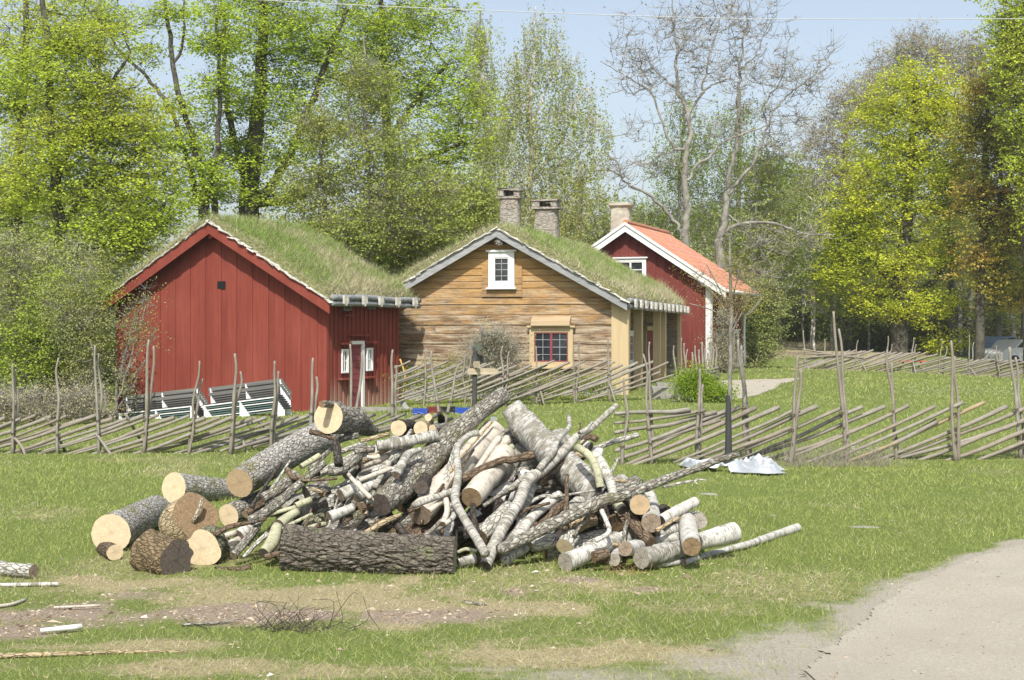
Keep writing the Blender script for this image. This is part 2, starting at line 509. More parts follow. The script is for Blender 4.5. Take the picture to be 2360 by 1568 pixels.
def scatter_grass():
    G, S = [], []
    bands = [(9, 12, 1500), (12, 15, 1250), (15, 18, 900), (18, 22, 620), (22, 28, 380), (28, 36, 200), (36, 46, 110), (46, 60, 55), (60, 78, 22)]
    for y0, y1, dens in bands:
        xm = y1 * .36 + 1.0
        n = int((y1 - y0) * 2 * xm * dens)
        x = RNG.uniform(-xm, xm, n); y = RNG.uniform(y0, y1, n)
        soil, straw = ground_masks(x, y)
        road = roadmask(x, y) if y0 < 20 else np.zeros(n, bool)
        if y0 > 34: road = road | yardmask(x, y)
        r = RNG.random(n)
        sand = sand_mask(x, y) if y0 < 20 else 0
        keep = (r > soil * .95) & (RNG.random(n) > sand * .93) & (~road | (RNG.random(n) < .03))
        x, y, straw = x[keep], y[keep], straw[keep]
        z = gz(x, y)
        tall = vnoise(np.stack([x * .8, y * .5, x * 0], 1), 61)
        k = (y / 15.0) ** .75
        h = (0.022 + .05 * RNG.random(len(x)) ** 2 * (0.5 + tall)) * (0.8 + .35 * k)
        wd = 0.0055 * np.maximum(1, y / 12.0) ** 1.15
        isst = RNG.random(len(x)) < np.clip(straw * 1.1 + .07, 0, .93)
        for m, L in ((~isst, G), (isst, S)):
            L.append(blades(x[m], y[m], z[m], h[m] * (1 if L is G else .8), wd[m], .7 if L is G else 1.3))
    for L, nm, mt, lb in ((G, 'grass', M_BLADE, 'short green meadow grass'), (S, 'dry_grass', M_STRAW, 'dry straw coloured grass blades lying among the green')):
        V = np.vstack(L)
        tag(mk(nm, V, np.arange(len(V)).reshape(-1, 3), mt, rnd=True), lb, 'grass', kind='stuff')
scatter_grass()
def debris():
    """clods, chips and pebbles on the bare soil, round the woodpile and on the road"""
    R = np.random.default_rng(44)
    n = 60000
    x = R.uniform(-6, 6.5, n); y = R.uniform(10, 19, n)
    soil, straw = ground_masks(x, y); rd = roadmask(x, y)
    pile = np.exp(-(((x - .2) / 2.6) ** 2 + ((y - 15.2) / 1.4) ** 2) * 1.2) * .12
    k = R.random(n) < np.where(rd, .10, soil * .55 + straw * .05 + pile)
    x, y, rd = x[k], y[k], rd[k]; n = len(x)
    s = np.where(rd, .008, .013) * R.uniform(.5, 1.0, n) * (1 + 2.2 * R.random(n) ** 8)
    z = gz(x, y) + np.where(rd, .014, .002)
    O = np.array([[1, 0, 0], [-.5, .87, 0], [-.5, -.87, 0], [0, 0, .9]])
    a = R.random(n) * 6.28; c, sn = np.cos(a), np.sin(a)
    st = np.stack([R.uniform(.7, 2.4, n), R.uniform(.5, 1.1, n), R.uniform(.3, 1.0, n)], 1)
    V = O[None] * st[:, None] * s[:, None, None] + R.normal(0, .15, (n, 4, 3)) * s[:, None, None]
    V = np.stack([V[..., 0] * c[:, None] - V[..., 1] * sn[:, None], V[..., 0] * sn[:, None] + V[..., 1] * c[:, None], V[..., 2]], -1) + np.stack([x, y, z], 1)[:, None]
    b = (np.arange(n) * 4)[:, None]
    F = np.concatenate([b + np.array([[0, 1, 3]]), b + np.array([[1, 2, 3]]), b + np.array([[2, 0, 3]])])
    t = NT('ground_debris', .95, .1)
    col = t.ramp(t.attr('rnd', 'Fac'), [(0, (.13, .095, .065)), (.35, (.30, .23, .16)), (.7, (.40, .34, .26)), (.95, (.50, .43, .34)), (.985, (.66, .60, .50))])
    fv = np.tile(R.random(n), 3)
    tag(mk('soil_debris', V.reshape(-1, 3), F, t.done(col), faceval=fv), 'small clods, wood chips and pebbles strewn on bare soil and road', 'debris', kind='stuff')
debris()
# ------------------------------------------------------------------ buildings
class Bld:
    """near right gable corner at (X,Y,Z); local x to the right along the gable (house lies at x<0), local y back along the ridge"""
    def __init__(s, name, X, Y, Z, deg, label, cat):
        s.X, s.Y, s.Z, s.th = X, Y, Z, math.radians(deg)
        s.o = empty(name, (X, Y, Z), -s.th, label, cat)
        s.ex = np.array([math.cos(s.th), -math.sin(s.th)]); s.ey = np.array([math.sin(s.th), math.cos(s.th)])
    def gable(s, u, v, y=0.0):      # local (x, z) of a pixel on the plane y = const
        k = (u - 1180) / FPX
        ax, ay = s.X + s.ey[0] * y, s.Y + s.ey[1] * y
        x = (k * ay - ax) / (s.ex[0] - k * s.ex[1])
        Y = ay + s.ex[1] * x
        return x, CAMZ - (v - HOR) / FPX * Y - s.Z
    def side(s, u, v, x=0.0):       # local (y, z) on the plane x = const
        k = (u - 1180) / FPX
        ax, ay = s.X + s.ex[0] * x, s.Y + s.ex[1] * x
        y = (k * ay - ax) / (s.ey[0] - k * s.ey[1])
        Y = ay + s.ey[1] * y
        return y, CAMZ - (v - HOR) / FPX * Y - s.Z

def mat_red(name, c, worn=0.0):
    t = NT(name, 0.85, 0.12)
    v = t.vmath('ADD', t.scale(t.obj(), (7, 7, .35)), t.scale(t.attr('rnd', 'Color'), (31, 31, 31)))
    f = t.noise(v, 2.0, 5, .65)
    r = t.attr('rnd', 'Fac')
    col = t.ramp(f, [(0.25, tuple(x * .72 for x in c)), (0.55, c), (0.8, tuple(min(1, x * 1.22 + .01) for x in c))])
    col = t.mix(t.math('MULTIPLY', r, .45), col, tuple(x * .66 for x in c))
    big = t.noise(t.scale(t.obj(), (1, 1, .5)), 1.1, 4, .6)
    col = t.mix(t.ramp(big, [(.45, 0.0), (.75, .4)]), col, (c[0] * 1.35, c[1] * 1.7, c[2] * 1.8))
    k = t.voro(t.scale(t.obj(), (5, 5, 1.6)), 1.6, 'F1')
    col = t.mix(t.ramp(k, [(.02, .7), (.07, 0.0)]), col, tuple(x * .45 for x in c))
    if worn:
        sp = t.n.new('ShaderNodeSeparateXYZ'); t.link(t.obj(), sp.inputs[0])
        g = t.ramp(t.math('ADD', t.math('MULTIPLY', sp.outputs[2], .55), t.math('MULTIPLY', f, .9)), [(.45, .75 * worn), (.95, 0.0)])
        col = t.mix(g, col, (.42, .33, .26))
    t.bump(f, 0.004)
    return t.done(col)

M_RED = mat_red('falu_red_paint', (0.235, 0.055, 0.038))
M_REDW = mat_red('worn_red_paint', (0.23, 0.055, 0.038), .8)
M_RED2 = mat_red('dark_red_paint', (0.175, 0.045, 0.036))
M_WHITE = mat_plain('white_paint', (0.72, 0.73, 0.72), .5, .06)
M_DOORRED = mat_plain('faded_red_door_paint', (0.23, 0.055, 0.065), .7, .2)
M_BLACK = mat_plain('dark_inside_black_handle', (0.012, 0.012, 0.013), .9)
M_PINE = mat_wood('new_pine', (0.47, 0.36, 0.20), (0.58, 0.47, 0.28), .6, 2, dark=.8)
M_PINEX = mat_wood('new_pine_across', (0.47, 0.36, 0.20), (0.58, 0.47, 0.28), .6, 0, dark=.8)
M_GREYB = mat_wood('grey_bargeboard', (0.20, 0.21, 0.22), (0.42, 0.42, 0.42), .8, 0, dark=.7)
M_GREYW = mat_wood('weathered_grey_wood', (0.16, 0.15, 0.135), (0.34, 0.32, 0.28), .9, 0, dark=.6)

def mat_glass(name='dark_window_glass', c=(0.02, 0.024, 0.028)):
    t = NT(name, 0.08, 0.6)
    return t.done(t.ramp(t.noise(t.obj(), 2.5, 2), [(.4, c), (.7, tuple(x * 2.0 for x in c))]))
M_GLASS = mat_glass()

def mat_logs(name, c1, c2, c3):
    """hewn timber with streaked weathering, grain along x"""
    t = NT(name, 0.9, 0.1)
    o = t.vmath('ADD', t.obj(), t.scale(t.attr('rnd', 'Color'), (51, 0, 23)))
    f = t.noise(t.scale(o, (1.0, 3, 13)), 1.5, 8, .68, .3)
    g = t.noise(t.scale(o, (.5, 1, 3.2)), 1.7, 5, .68)
    h = t.noise(t.scale(t.obj(), (7, 7, 9)), 3, 5, .7)
    col = t.mix(t.ramp(g, [(.42, 0.0), (.58, 1.0)]), c1, c2)
    col = t.mix(t.ramp(f, [(.36, .75), (.52, 0.0)]), col, tuple(x * .42 for x in c2))
    col = t.mix(t.ramp(h, [(.55, 0.0), (.72, .5)]), col, c3)
    sp = t.n.new('ShaderNodeSeparateXYZ'); t.link(t.obj(), sp.inputs[0])
    up = t.ramp(t.math('ADD', t.math('MULTIPLY', sp.outputs[2], .13), t.math('MULTIPLY', t.noise(t.scale(o, (.8, 1, 1.6)), 1.9, 4, .6), .75)), [(.62, 0.0), (.86, .75)])
    col = t.mix(up, col, (.50, .29, .10))
    # hewing cracks
    cr = t.noise(t.scale(o, (.5, 2, 26)), 1.3, 6, .6, .6)
    col = t.mix(t.ramp(cr, [(.485, 0.0), (.5, .85), (.515, 0.0)]), col, (.05, .035, .025))
    t.bump(t.math('ADD', f, t.math('MULTIPLY', h, .5)), 0.02)
    return t.done(col)
M_LOGW = mat_logs('hewn_log_wall', (0.48, 0.40, 0.29), (0.21, 0.135, 0.08), (0.58, 0.53, 0.44))
M_LOGG = mat_logs('grey_and_shaded_hewn_log', (0.26, 0.22, 0.18), (0.18, 0.15, 0.12), (0.30, 0.27, 0.24))

def mat_stone(name, c, sc=3.0):
    t = NT(name, 0.95, 0.1)
    v = t.obj(); f = t.noise(v, sc * 4, 6, .75); e = t.voro(t.scale(v, (1, 1, 1.7)), sc, 'DISTANCE_TO_EDGE')
    cc = t.voro(t.scale(v, (1, 1, 1.7)), sc, 'F1', 'Color')
    col = t.ramp(f, [(.28, tuple(x * .5 for x in c)), (.5, c), (.72, tuple(min(1, x * 1.4) for x in c))])
    col = t.mix(.3, col, t.mix(.93, cc, c))
    col = t.mix(t.ramp(e, [(0, .55), (.07, 0.0)]), col, tuple(x * .5 for x in c))
    t.bump(t.math('ADD', f, t.ramp(e, [(0, 0.0), (.1, .6)])), 0.03)
    return t.done(col)
M_STONE = mat_stone('field_stone_masonry', (0.34, 0.305, 0.26), 5.0)
M_PLAST = mat_plain('lime_plaster', (0.44, 0.405, 0.335), .95, .22, 3)
M_PLINTH = mat_stone('plinth_stone', (0.34, 0.32, 0.30), 2.0)
M_CONC = mat_plain('step_stone', (0.27, 0.26, 0.23), .95, .2, 6)
M_SOIL = mat_plain('roof_turf_soil', (0.15, 0.15, 0.07), 1.0, .5, 12)
M_BBARK = mat_plain('birch_bark_strip', (0.50, 0.48, 0.43), .7, .35, 9)
M_EAVELOG = mat_plain('grey_eave_log', (0.23, 0.24, 0.245), .85, .4, 14)
M_ROOFG = mat_blades('turf_green', (0.19, 0.29, 0.065), (0.29, 0.40, 0.10), (0.42, 0.52, 0.18))
M_ROOFS = mat_blades('turf_straw', (0.40, 0.36, 0.21), (0.56, 0.51, 0.33), (0.74, 0.69, 0.50))

def RY(a):  # rotation about y
    c, s = math.cos(a), math.sin(a)
    return np.array([[c, 0, s], [0, 1, 0], [-s, 0, c]])

def window(b, plane, u0, v0, u1, v1, at, nx, nz, fr=.07, sashm=None, framem=None, deep=.05, mull=0, sill=True, bar=.018, glass=None, parent=None, bars_m=None):
    """window with frame, glazing bars, pane and sill; corners given where the picture shows them"""
    framem = framem or M_WHITE; sashm = sashm or framem
    if plane == 'g':
        a0, z1 = b.gable(u0, v0, at); a1, z0 = b.gable(u1, v1, at)
        def pt(a, z, o): return (a, at - o, z)
        def bx(m, a, z, da, dz, o, dd): m.box((a, at - o, z), (da, dd, dz))
    else:
        a0, z1 = b.side(u0, v0, at); a1, z0 = b.side(u1, v1, at)
        def bx(m, a, z, da, dz, o, dd): m.box((at + o, a, z), (dd, da, dz))
    if a0 > a1: a0, a1 = a1, a0
    w_, h_, ac, zc = a1 - a0, z1 - z0, (a0 + a1) / 2, (z0 + z1) / 2
    m = MB()
    bx(m, ac, z1 - fr / 2, w_, fr, deep, .07); bx(m, ac, z0 + fr / 2, w_, fr, deep, .07)
    bx(m, a0 + fr / 2, zc, fr, h_ - 2 * fr, deep, .07); bx(m, a1 - fr / 2, zc, fr, h_ - 2 * fr, deep, .07)
    win = m.build('window', framem, parent or b.o, rnd=True)
    gl = MB(); bx(gl, ac, zc, w_ - 2 * fr, h_ - 2 * fr, deep - .025, .01); gl.build('pane', glass or M_GLASS, win)
    s = MB(); sf = .035
    iw, ih = w_ - 2 * fr, h_ - 2 * fr
    halves = [(ac, iw)] if not mull else [(ac - iw / 4, iw / 2), (ac + iw / 4, iw / 2)]
    for c, ww in halves:
        bx(s, c, z1 - fr - sf / 2, ww, sf, deep - .002, .04); bx(s, c, z0 + fr + sf / 2, ww, sf, deep - .002, .04)
        bx(s, c - ww / 2 + sf / 2, zc, sf, ih - 2 * sf, deep - .002, .04); bx(s, c + ww / 2 - sf / 2 - .001, zc, sf, ih - 2 * sf, deep - .002, .04)
    s.build('sash', sashm, win, rnd=True)
    s2 = MB()
    for c, ww in halves:
        for i in range(1, nx): bx(s2, c - ww / 2 + ww * i / nx, zc, bar, ih - 2 * sf, deep - .008, .02)
        for i in range(1, nz): bx(s2, c, zc - ih / 2 + ih * i / nz, ww - 2 * sf, bar, deep - .011, .02)
    if nx * nz > 1: s2.build('glazing_bar', bars_m or sashm, win, rnd=True)
    if sill:
        s = MB(); bx(s, ac, z0 - .025, w_ + .12, .05, deep + .03, .14); s.build('sill', framem, win, rnd=True)
        s = MB(); bx(s, ac, z1 + .03, w_ + .14, .055, deep + .03, .13); s.build('head_board', framem, win, rnd=True)
    return win, (a0, a1, z0, z1)

def gable_boards(b, W, xr, zr, slope, z0, mat, n, y=0.0, th=.022, name='wall', over=.45, batten=False):
    """vertical boards, every second one proud, cut to the roof slope"""
    m = MB(); w_ = W / n
    for i in range(n):
        xa = -W + i * w_; xb = xa + w_
        d = th if i % 2 else 0.0
        jw = .02 if i % 2 else 0.0
        xa2, xb2 = xa - jw, xb + jw
        xa2, xb2 = max(xa2, -W), min(xb2, 0)
        za, zb = zr - slope * abs(xa2 - xr), zr - slope * abs(xb2 - xr)
        y0, y1 = y - d - .02, y + .02
        if xa2 < xr < xb2:
            zm = zr; za = zb = min(za, zb)
        m.hexa([(xa2, y0, z0), (xb2, y0, z0), (xb2, y1, z0), (xa2, y1, z0)], [(xa2, y0, za), (xb2, y0, zb), (xb2, y1, zb), (xa2, y1, za)])
    # backing
    m.prism([(-W + .01, y + .03, z0), (-.01, y + .03, z0), (-.01, y + .03, zr - slope * abs(xr)), (xr, y + .03, zr), (-W + .01, y + .03, zr - slope * abs(-W + .01 - xr))], (0, .08, 0))
    return m.build(name, mat, b.o, rnd=True)

def side_boards(b, L, z0, z1, mat, n, x=0.0, th=.03, name='side_wall', y0=0.05, gaps=()):
    m = MB(); w_ = (L - y0) / n
    for i in range(n):
        ya = y0 + i * w_; yb = ya + w_
        d = th if i % 2 else 0.0
        yc = (ya + yb) / 2
        segs = [(z0, z1)]
        for ga, gb, gz0, gz1 in gaps:
            if ga < yc < gb:
                new = []
                for a, c in segs:
                    if gz0 > a: new.append((a, min(c, gz0)))
                    if gz1 < c: new.append((max(a, gz1), c))
                segs = new
        for a, c in segs:
            if c - a > .02: m.box((x + d / 2 - .01, yc, (a + c) / 2), (.04 + d, w_ + (.0 if i % 2 else -.004), c - a))
    m.box((x - .07, L / 2, (z0 + z1) / 2), (.04, L - .1, z1 - z0))
    return m.build(name, mat, b.o, rnd=True)

def turf_roof(b, x0, x1, xr, zr, slope, y0, y1, thick, seed, straw=.35, dens=420, hmax=.16, bulge=.06, top_extra=0):
    """roof slab of soil with real grass; z given at the top of the bargeboard"""
    root = MB()
    nx, ny = 60, 60
    X = np.linspace(x0, x1, nx + 1); Y = np.linspace(y0, y1, ny + 1)
    gx, gy = np.meshgrid(X, Y)
    def top(x, y):
        e = np.minimum(1, np.minimum((x - x0), (x1 - x)) / .25) * np.minimum(1, np.minimum(y - y0, y1 - y) / .25)
        e = np.clip(e, 0, 1) ** .35
        rr = np.sqrt((x - xr) ** 2 + .12)
        n = fbm(np.stack([x * 1.3, y * 1.3, x * 0 + seed], 1), seed, 3)
        return zr - slope * rr + slope * .1 + thick * e + (n - .45) * .26 * e
    z = top(gx.ravel(), gy.ravel())
    zb = zr - slope * np.abs(gx.ravel() - xr) - .03
    z = np.maximum(z, zb + .01)
    V = np.vstack([np.stack([gx.ravel(), gy.ravel(), z], 1), np.stack([gx.ravel(), gy.ravel(), zb], 1)])
    k = gx.size; q = np.arange(k).reshape(gx.shape)
    F = [np.stack([q[:-1, :-1], q[:-1, 1:], q[1:, 1:], q[1:, :-1]], -1).reshape(-1, 4)]
    F.append(F[0][:, ::-1] + k)
    ring = np.concatenate([q[0, :], q[1:, -1], q[-1, -2::-1], q[-2:0:-1, 0]])
    r2 = np.roll(ring, -1)
    F.append(np.stack([ring, ring + k, r2 + k, r2], -1))
    roof = mk('turf_roof', V, np.vstack(F), M_SOIL, b.o, smooth=False)
    R = np.random.default_rng(seed)
    n = int((x1 - x0) * (y1 - y0) * dens)
    x = R.uniform(x0, x1, n); y = R.uniform(y0, y1, n)
    z = top(x, y)
    nn = fbm(np.stack([x * .8, y * .8, x * 0 + 3], 1), seed + 5, 3)
    edge = np.clip(1 - (x1 - x) / .8, 0, 1) * .8 + np.clip(1 - (y - y0) / .3, 0, 1) * .5 + np.clip(1 - (x - x0) / .5, 0, 1) * .4
    ps = np.clip(straw + (nn - .5) * 2.2 + edge, .08, .95)
    st = R.random(n) < ps
    h = (.04 + hmax * R.random(n) ** 1.6) * (1 - .35 * np.clip(1 - (y - y0) / .2, 0, 1))
    wd = np.full(n, .017)
    for mm, nm, mt, ln in ((~st, 'turf_grass', M_ROOFG, .7), (st, 'dry_turf_grass', M_ROOFS, .8)):
        V = blades(x[mm], y[mm], z[mm], h[mm], wd[mm], ln, R)
        o = mk(nm, V, np.arange(len(V)).reshape(-1, 3), mt, roof, rnd=True)
        o['kind'] = 'stuff'
    return roof, top

def tall_straws(parent, spots, top, seed):
    R = np.random.default_rng(seed); V = []
    for x, y, n, h in spots:
        xx = x + R.normal(0, .12, n); yy = y + R.normal(0, .12, n)
        V.append(blades(xx, yy, top(xx, yy), h * R.uniform(.5, 1.1, n), np.full(n, .014), .18, R))
    V = np.vstack(V)
    o = mk('tall_dry_grass', V, np.arange(len(V)).reshape(-1, 3), M_ROOFS, parent, rnd=True); o['kind'] = 'stuff'

def barge(b, name, xa, xb, xr, zr, slope, y, width, mat, th=.04, side=0):
    """one sloping board from the ridge (xr,zr) to x"""
    x = xb
    z = zr - slope * abs(x - xr)
    nx = math.sin(math.atan(slope)) ; 
    dz = width / math.cos(math.atan(slope))
    m = MB()
    poly = [(xr, y, zr), (x, y, z), (x, y, z - dz), (xr, y, zr - dz)]
    m.prism(poly, (0, -th, 0))
    return m.build(name, mat, b.o, rnd=True)

def bark_edge(b, xr, zr, slope, xl, xrt, y, seed, parent):
    """curling birch bark strips sticking out under the turf along the gable"""
    R = np.random.default_rng(seed); m = MB()
    for x_end in (xl, xrt):
        L = abs(x_end - xr); n = int(L / .11)
        sgn = 1 if x_end > xr else -1
        for i in range(n):
            x = xr + sgn * (i + .5) / n * L
            z = zr - slope * abs(x - xr) + .025 + R.normal(0, .012)
            a = sgn * math.atan(slope) + R.normal(0, .12)
            m.box((x, y - .02 + R.normal(0, .012), z), (.24 * R.uniform(.8, 1.3), .12, .015 + .02 * R.random()), RY(a), jit=.008)
    return m.build('bark_edge', M_BBARK, parent, rnd=True)

# ======== red shed
SH = Bld('red_shed', -5.23, 43.9, .13, 26.6, 'red board shed with a grassy turf roof standing at the left', 'shed')
W, L = 7.53, 3.95
XR, ZR, SL = -3.74, 5.40, .565
gable_boards(SH, W, XR, ZR - .12, SL, -.9, M_RED, 27, 0.0)
zs = ZR - .12 - SL * 3.74
wins = [(789, 701, 807, 717), (846, 698, 862, 714), (785, 805, 800, 860), (843, 802, 856, 855)]
def srect(u0, v0, u1, v1, pad=.03):
    a, zt = SH.side(u0, v0, .02); c, zb = SH.side(u1, v1, .02)
    return (min(a, c) - pad, max(a, c) + pad, zb - pad, zt + pad)
dr = srect(807.6, 786, 836.7, 942, 0)
gaps = [srect(*wins[2]), srect(*wins[3]), srect(*wins[0]), srect(*wins[1]), (dr[0], dr[1], -2, dr[3])]
side_boards(SH, L, -.6, zs + .0, M_REDW, 34, gaps=gaps)
m = MB(); m.box((-.02, .03, (zs - .6) / 2), (.15, .14, zs + .6)); m.build('corner_board', M_RED, SH.o, rnd=True)
m = MB(); m.box((-W / 2, L, zs / 2 - .4), (W - .1, .08, zs + .5)); m.box((-W, L / 2, zs / 2 - .4), (.08, L - .1, zs + .5)); m.build('back_wall', M_RED, SH.o, rnd=True)
m = MB(); x_, z_ = SH.gable(882 * .5807, 1132 * .5807)
m.box((x_, -.045, z_), (.28, .012, .22)); m.build('dark_wall_hole', M_BLACK, SH.o)  # black plate painted as the unlit depth of an open hole
for k, (u0, v0, u1, v1) in enumerate(wins):
    window(SH, 's', u0, v0, u1, v1, .02, 2, 2 if k > 1 else 1, fr=.035, deep=.03, sill=False, bar=.03, framem=M_WHITE if k > 1 else M_GREYW)
# red hoods and shelves at door and windows
for nm, (u0, v0, u1, v1) in (('door_hood', (805, 770, 846, 776)), ('window_hood', (786, 790, 806, 795)), ('window_hood', (844, 787, 864, 792)), ('window_shelf', (784, 872, 806, 876)), ('window_shelf', (843, 868, 864, 872)), ('window_shelf', (789, 726, 812, 729))):
    y0, z1 = SH.side(u0, v0, .1); y1, z0 = SH.side(u1, v1, .1)
    m = MB(); m.box((.10, (y0 + y1) / 2, (z0 + z1) / 2), (.16, abs(y1 - y0), .05)); m.build(nm, M_REDW, SH.o, rnd=True)
# door
m = MB(); hh = dr[3] + .15
dy0, dy1 = dr[0] + .02, dr[1] - .12
n = 11
for i in range(n):
    m.box((.0, (dy0 + dy1) / 2, -.15 + hh * (i + .5) / n), (.05, dy1 - dy0, hh / n - .012))
dor = m.build('door', M_DOORRED, SH.o, rnd=True)
m = MB(); m.box((.045, dr[0] + .03, 1.0), (.02, .03, .12)); m.build('handle', M_BLACK, dor)
m = MB(); m.box((.03, dr[1] - .06, hh / 2 - .2), (.10, .12, hh + .1)); m.box((.03, (dr[0] + dr[1] - .12) / 2, dr[3] - .05), (.10, dr[1] - dr[0] - .125, .10))
m.build('door_frame', M_WHITE, SH.o, rnd=True)
# roof
roof, top = turf_roof(SH, -W - .40, .42, XR, ZR, SL, -.38, L + .45, .27, 3, .26, 900, .22)
tall_straws(roof, [(-.2, 3.6, 30, .3), (-1.2, 3.5, 20, .35), (.1, 2.0, 25, .2), (-3.9, 1.0, 30, .25)], top, 5)
bark_edge(SH, XR, ZR, SL, -W - .35, .40, -.42, 8, roof)
barge(SH, 'barge_board', 0, .40, XR, ZR, SL, -.40, .29, M_RED)
barge(SH, 'barge_board', 0, -W - .35, XR, ZR, SL, -.401, .29, M_RED)
m = MB(); m.tube([(XR, -.36, ZR - .33), (XR, .1, ZR - .33)], [.13, .13], 10); m.build('ridge_beam_end', M_RED, SH.o, rnd=True)
def eave_logs(b, x, z, y0, y1, r, nhook, seed, x2=None):
    R = np.random.default_rng(seed)
    for k, (dx, dz, rr) in enumerate(((0, 0, r), (-.03, -.165, r * .95))):
        pts = smoothpath([(x + dx, y, z + dz + R.normal(0, .012)) for y in np.linspace(y0, y1, 7)], 5)
        m = MB(); m.tube(pts, rr * (1 + R.normal(0, .05, len(pts))), 10); m.build('eave_log', M_EAVELOG, b.o, smooth=True)
    for i in range(nhook):
        y = y0 + (i + .55) / nhook * (y1 - y0) + R.normal(0, .05)
        m = MB(); 
        zc = z - .08
        m.prism([(x + r, y - .09, zc + .14), (x + r + .02, y + .07, zc + .12), (x + r + .03, y + .10, zc - .03), (x + r, y, zc - .17), (x + r, y - .08, zc - .10)], (.07, 0, 0))
        m.build('wooden_hook', M_BBARK, b.o, rnd=True)
eave_logs(SH, .46, ZR - SL * 4.15 + .14, -.38, L + .5, .085, 5, 4)
m = MB(); p = onground(868, 946)
ang = .4
V = np.array([(-1.0, -.35), (-.4, -.62), (.5, -.5), (1.1, -.12), (.9, .3), (0, .5), (-.9, .35)])
z = gz1(p[0], p[1])
m.prism([(p[0] + a, p[1] + c, z - .06) for a, c in V], (0, 0, .13)); 
tag(m.build('step_stone', M_CONC), 'flat grey stone slab in front of the red shed door', 'step stone')

# ======== timber cottage
CO = Bld('timber_cottage', 3.26, 47.0, .47, 13.5, 'old timber cottage of brown hewn logs with turf roof, yellow posts and two stone chimneys', 'cottage')
W, L = 7.48, 13.1
XR, ZR, SL = -3.74, 5.03, .56
m = MB(); z0 = .22; _c = [0.0]
while _c[-1] < ZR - .1 - z0: _c.append(_c[-1] + RNG.uniform(.20, .36))
_c = np.array(_c) * (ZR - .1 - z0) / _c[-1]; nl = len(_c) - 1
gx0, gz1_ = CO.gable(1127, 580.6); gx1, gz0_ = CO.gable(1186.5, 665)
for i in range(nl):
    za = z0 + _c[i] + .003; zb = z0 + _c[i + 1] - .003
    xa = -W if True else 0; xb = -.02
    la = XR - (ZR - .1 - za) / SL; ra = XR + (ZR - .1 - za) / SL
    lb = XR - (ZR - .1 - zb) / SL; rb = XR + (ZR - .1 - zb) / SL
    xa, xb = max(-W, la), min(-.02, ra); xat, xbt = max(-W, lb), min(-.02, rb)
    if xbt - xat < .1: continue
    # split courses at random joints
    d = .008 + RNG.random() * .03
    cuts = [xa, xb]; cutt = [xat, xbt]
    for c in sorted(RNG.uniform(xa + .6, xb - .6, RNG.integers(0, 3))) if xb - xa > 2 else []:
        if xat < c < xbt: cuts.insert(-1, c); cutt.insert(-1, c)
    for j in range(len(cuts) - 1):
        a0, a1, t0, t1 = cuts[j] + (.004 if j else 0), cuts[j + 1], cutt[j] + (.004 if j else 0), cutt[j + 1]
        zm = (za + zb) / 2; dd = d + RNG.normal(0, .006); e_ = (zb - za) / 2 - .02
        am, aM = (a0 + t0) / 2, (a1 + t1) / 2
        m.hexa([(a0, -.0, za), (a1, -.0, za), (a1, .1, za), (a0, .1, za)], [(am, -dd, zm - e_), (aM, -dd, zm - e_), (aM, .1, zm - e_), (am, .1, zm - e_)])
        m.hexa([(am, -dd, zm - e_), (aM, -dd, zm - e_), (aM, .1, zm - e_), (am, .1, zm - e_)], [(am, -dd, zm + e_), (aM, -dd, zm + e_), (aM, .1, zm + e_), (am, .1, zm + e_)])
        m.hexa([(am, -dd, zm + e_), (aM, -dd, zm + e_), (aM, .1, zm + e_), (am, .1, zm + e_)], [(t0, 0, zb), (t1, 0, zb), (t1, .1, zb), (t0, .1, zb)])
m.prism([(-W + .01, .09, z0), (-.03, .09, z0), (-.03, .09, ZR - .12 - SL * 3.7), (XR, .09, ZR - .12), (-W + .01, .09, ZR - .12 - SL * 3.7)], (0, .1, 0))
m.build('wall', M_LOGW, CO.o, rnd=True)
a_, zt_ = CO.gable(1112, 614); c_, zb_ = CO.gable(1204, 684)
m = MB()
for i in range(5):
    h5 = (zt_ - zb_) / 5
    m.box(((a_ + c_) / 2, -.06, zb_ + h5 * (i + .5)), (c_ - a_, .04, h5 - .012), jit=.004)
m.build('wall_patch', M_LOGG, CO.o, rnd=True)
m = MB(); m.box((-W / 2, .12, -.1), (W + .05, .5, .66)); m.box((-W / 2, L, .1), (W, .3, .8)); m.build('stone_plinth', M_PLINTH, CO.o)
# recessed long wall under the porch roof, same logs, porch shade painted in as darker grey
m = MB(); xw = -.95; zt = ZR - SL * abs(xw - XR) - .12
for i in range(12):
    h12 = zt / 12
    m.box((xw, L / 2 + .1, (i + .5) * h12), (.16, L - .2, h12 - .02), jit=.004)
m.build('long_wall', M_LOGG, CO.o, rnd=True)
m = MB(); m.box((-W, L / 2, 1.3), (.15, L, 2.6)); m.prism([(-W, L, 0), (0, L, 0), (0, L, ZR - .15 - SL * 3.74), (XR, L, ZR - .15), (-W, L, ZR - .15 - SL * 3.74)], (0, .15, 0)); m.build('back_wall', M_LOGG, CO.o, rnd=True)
m = MB(); m.box((-.45, L / 2, -.03), (1.1, L, .12)); m.build('porch_floor', M_CONC, CO.o)
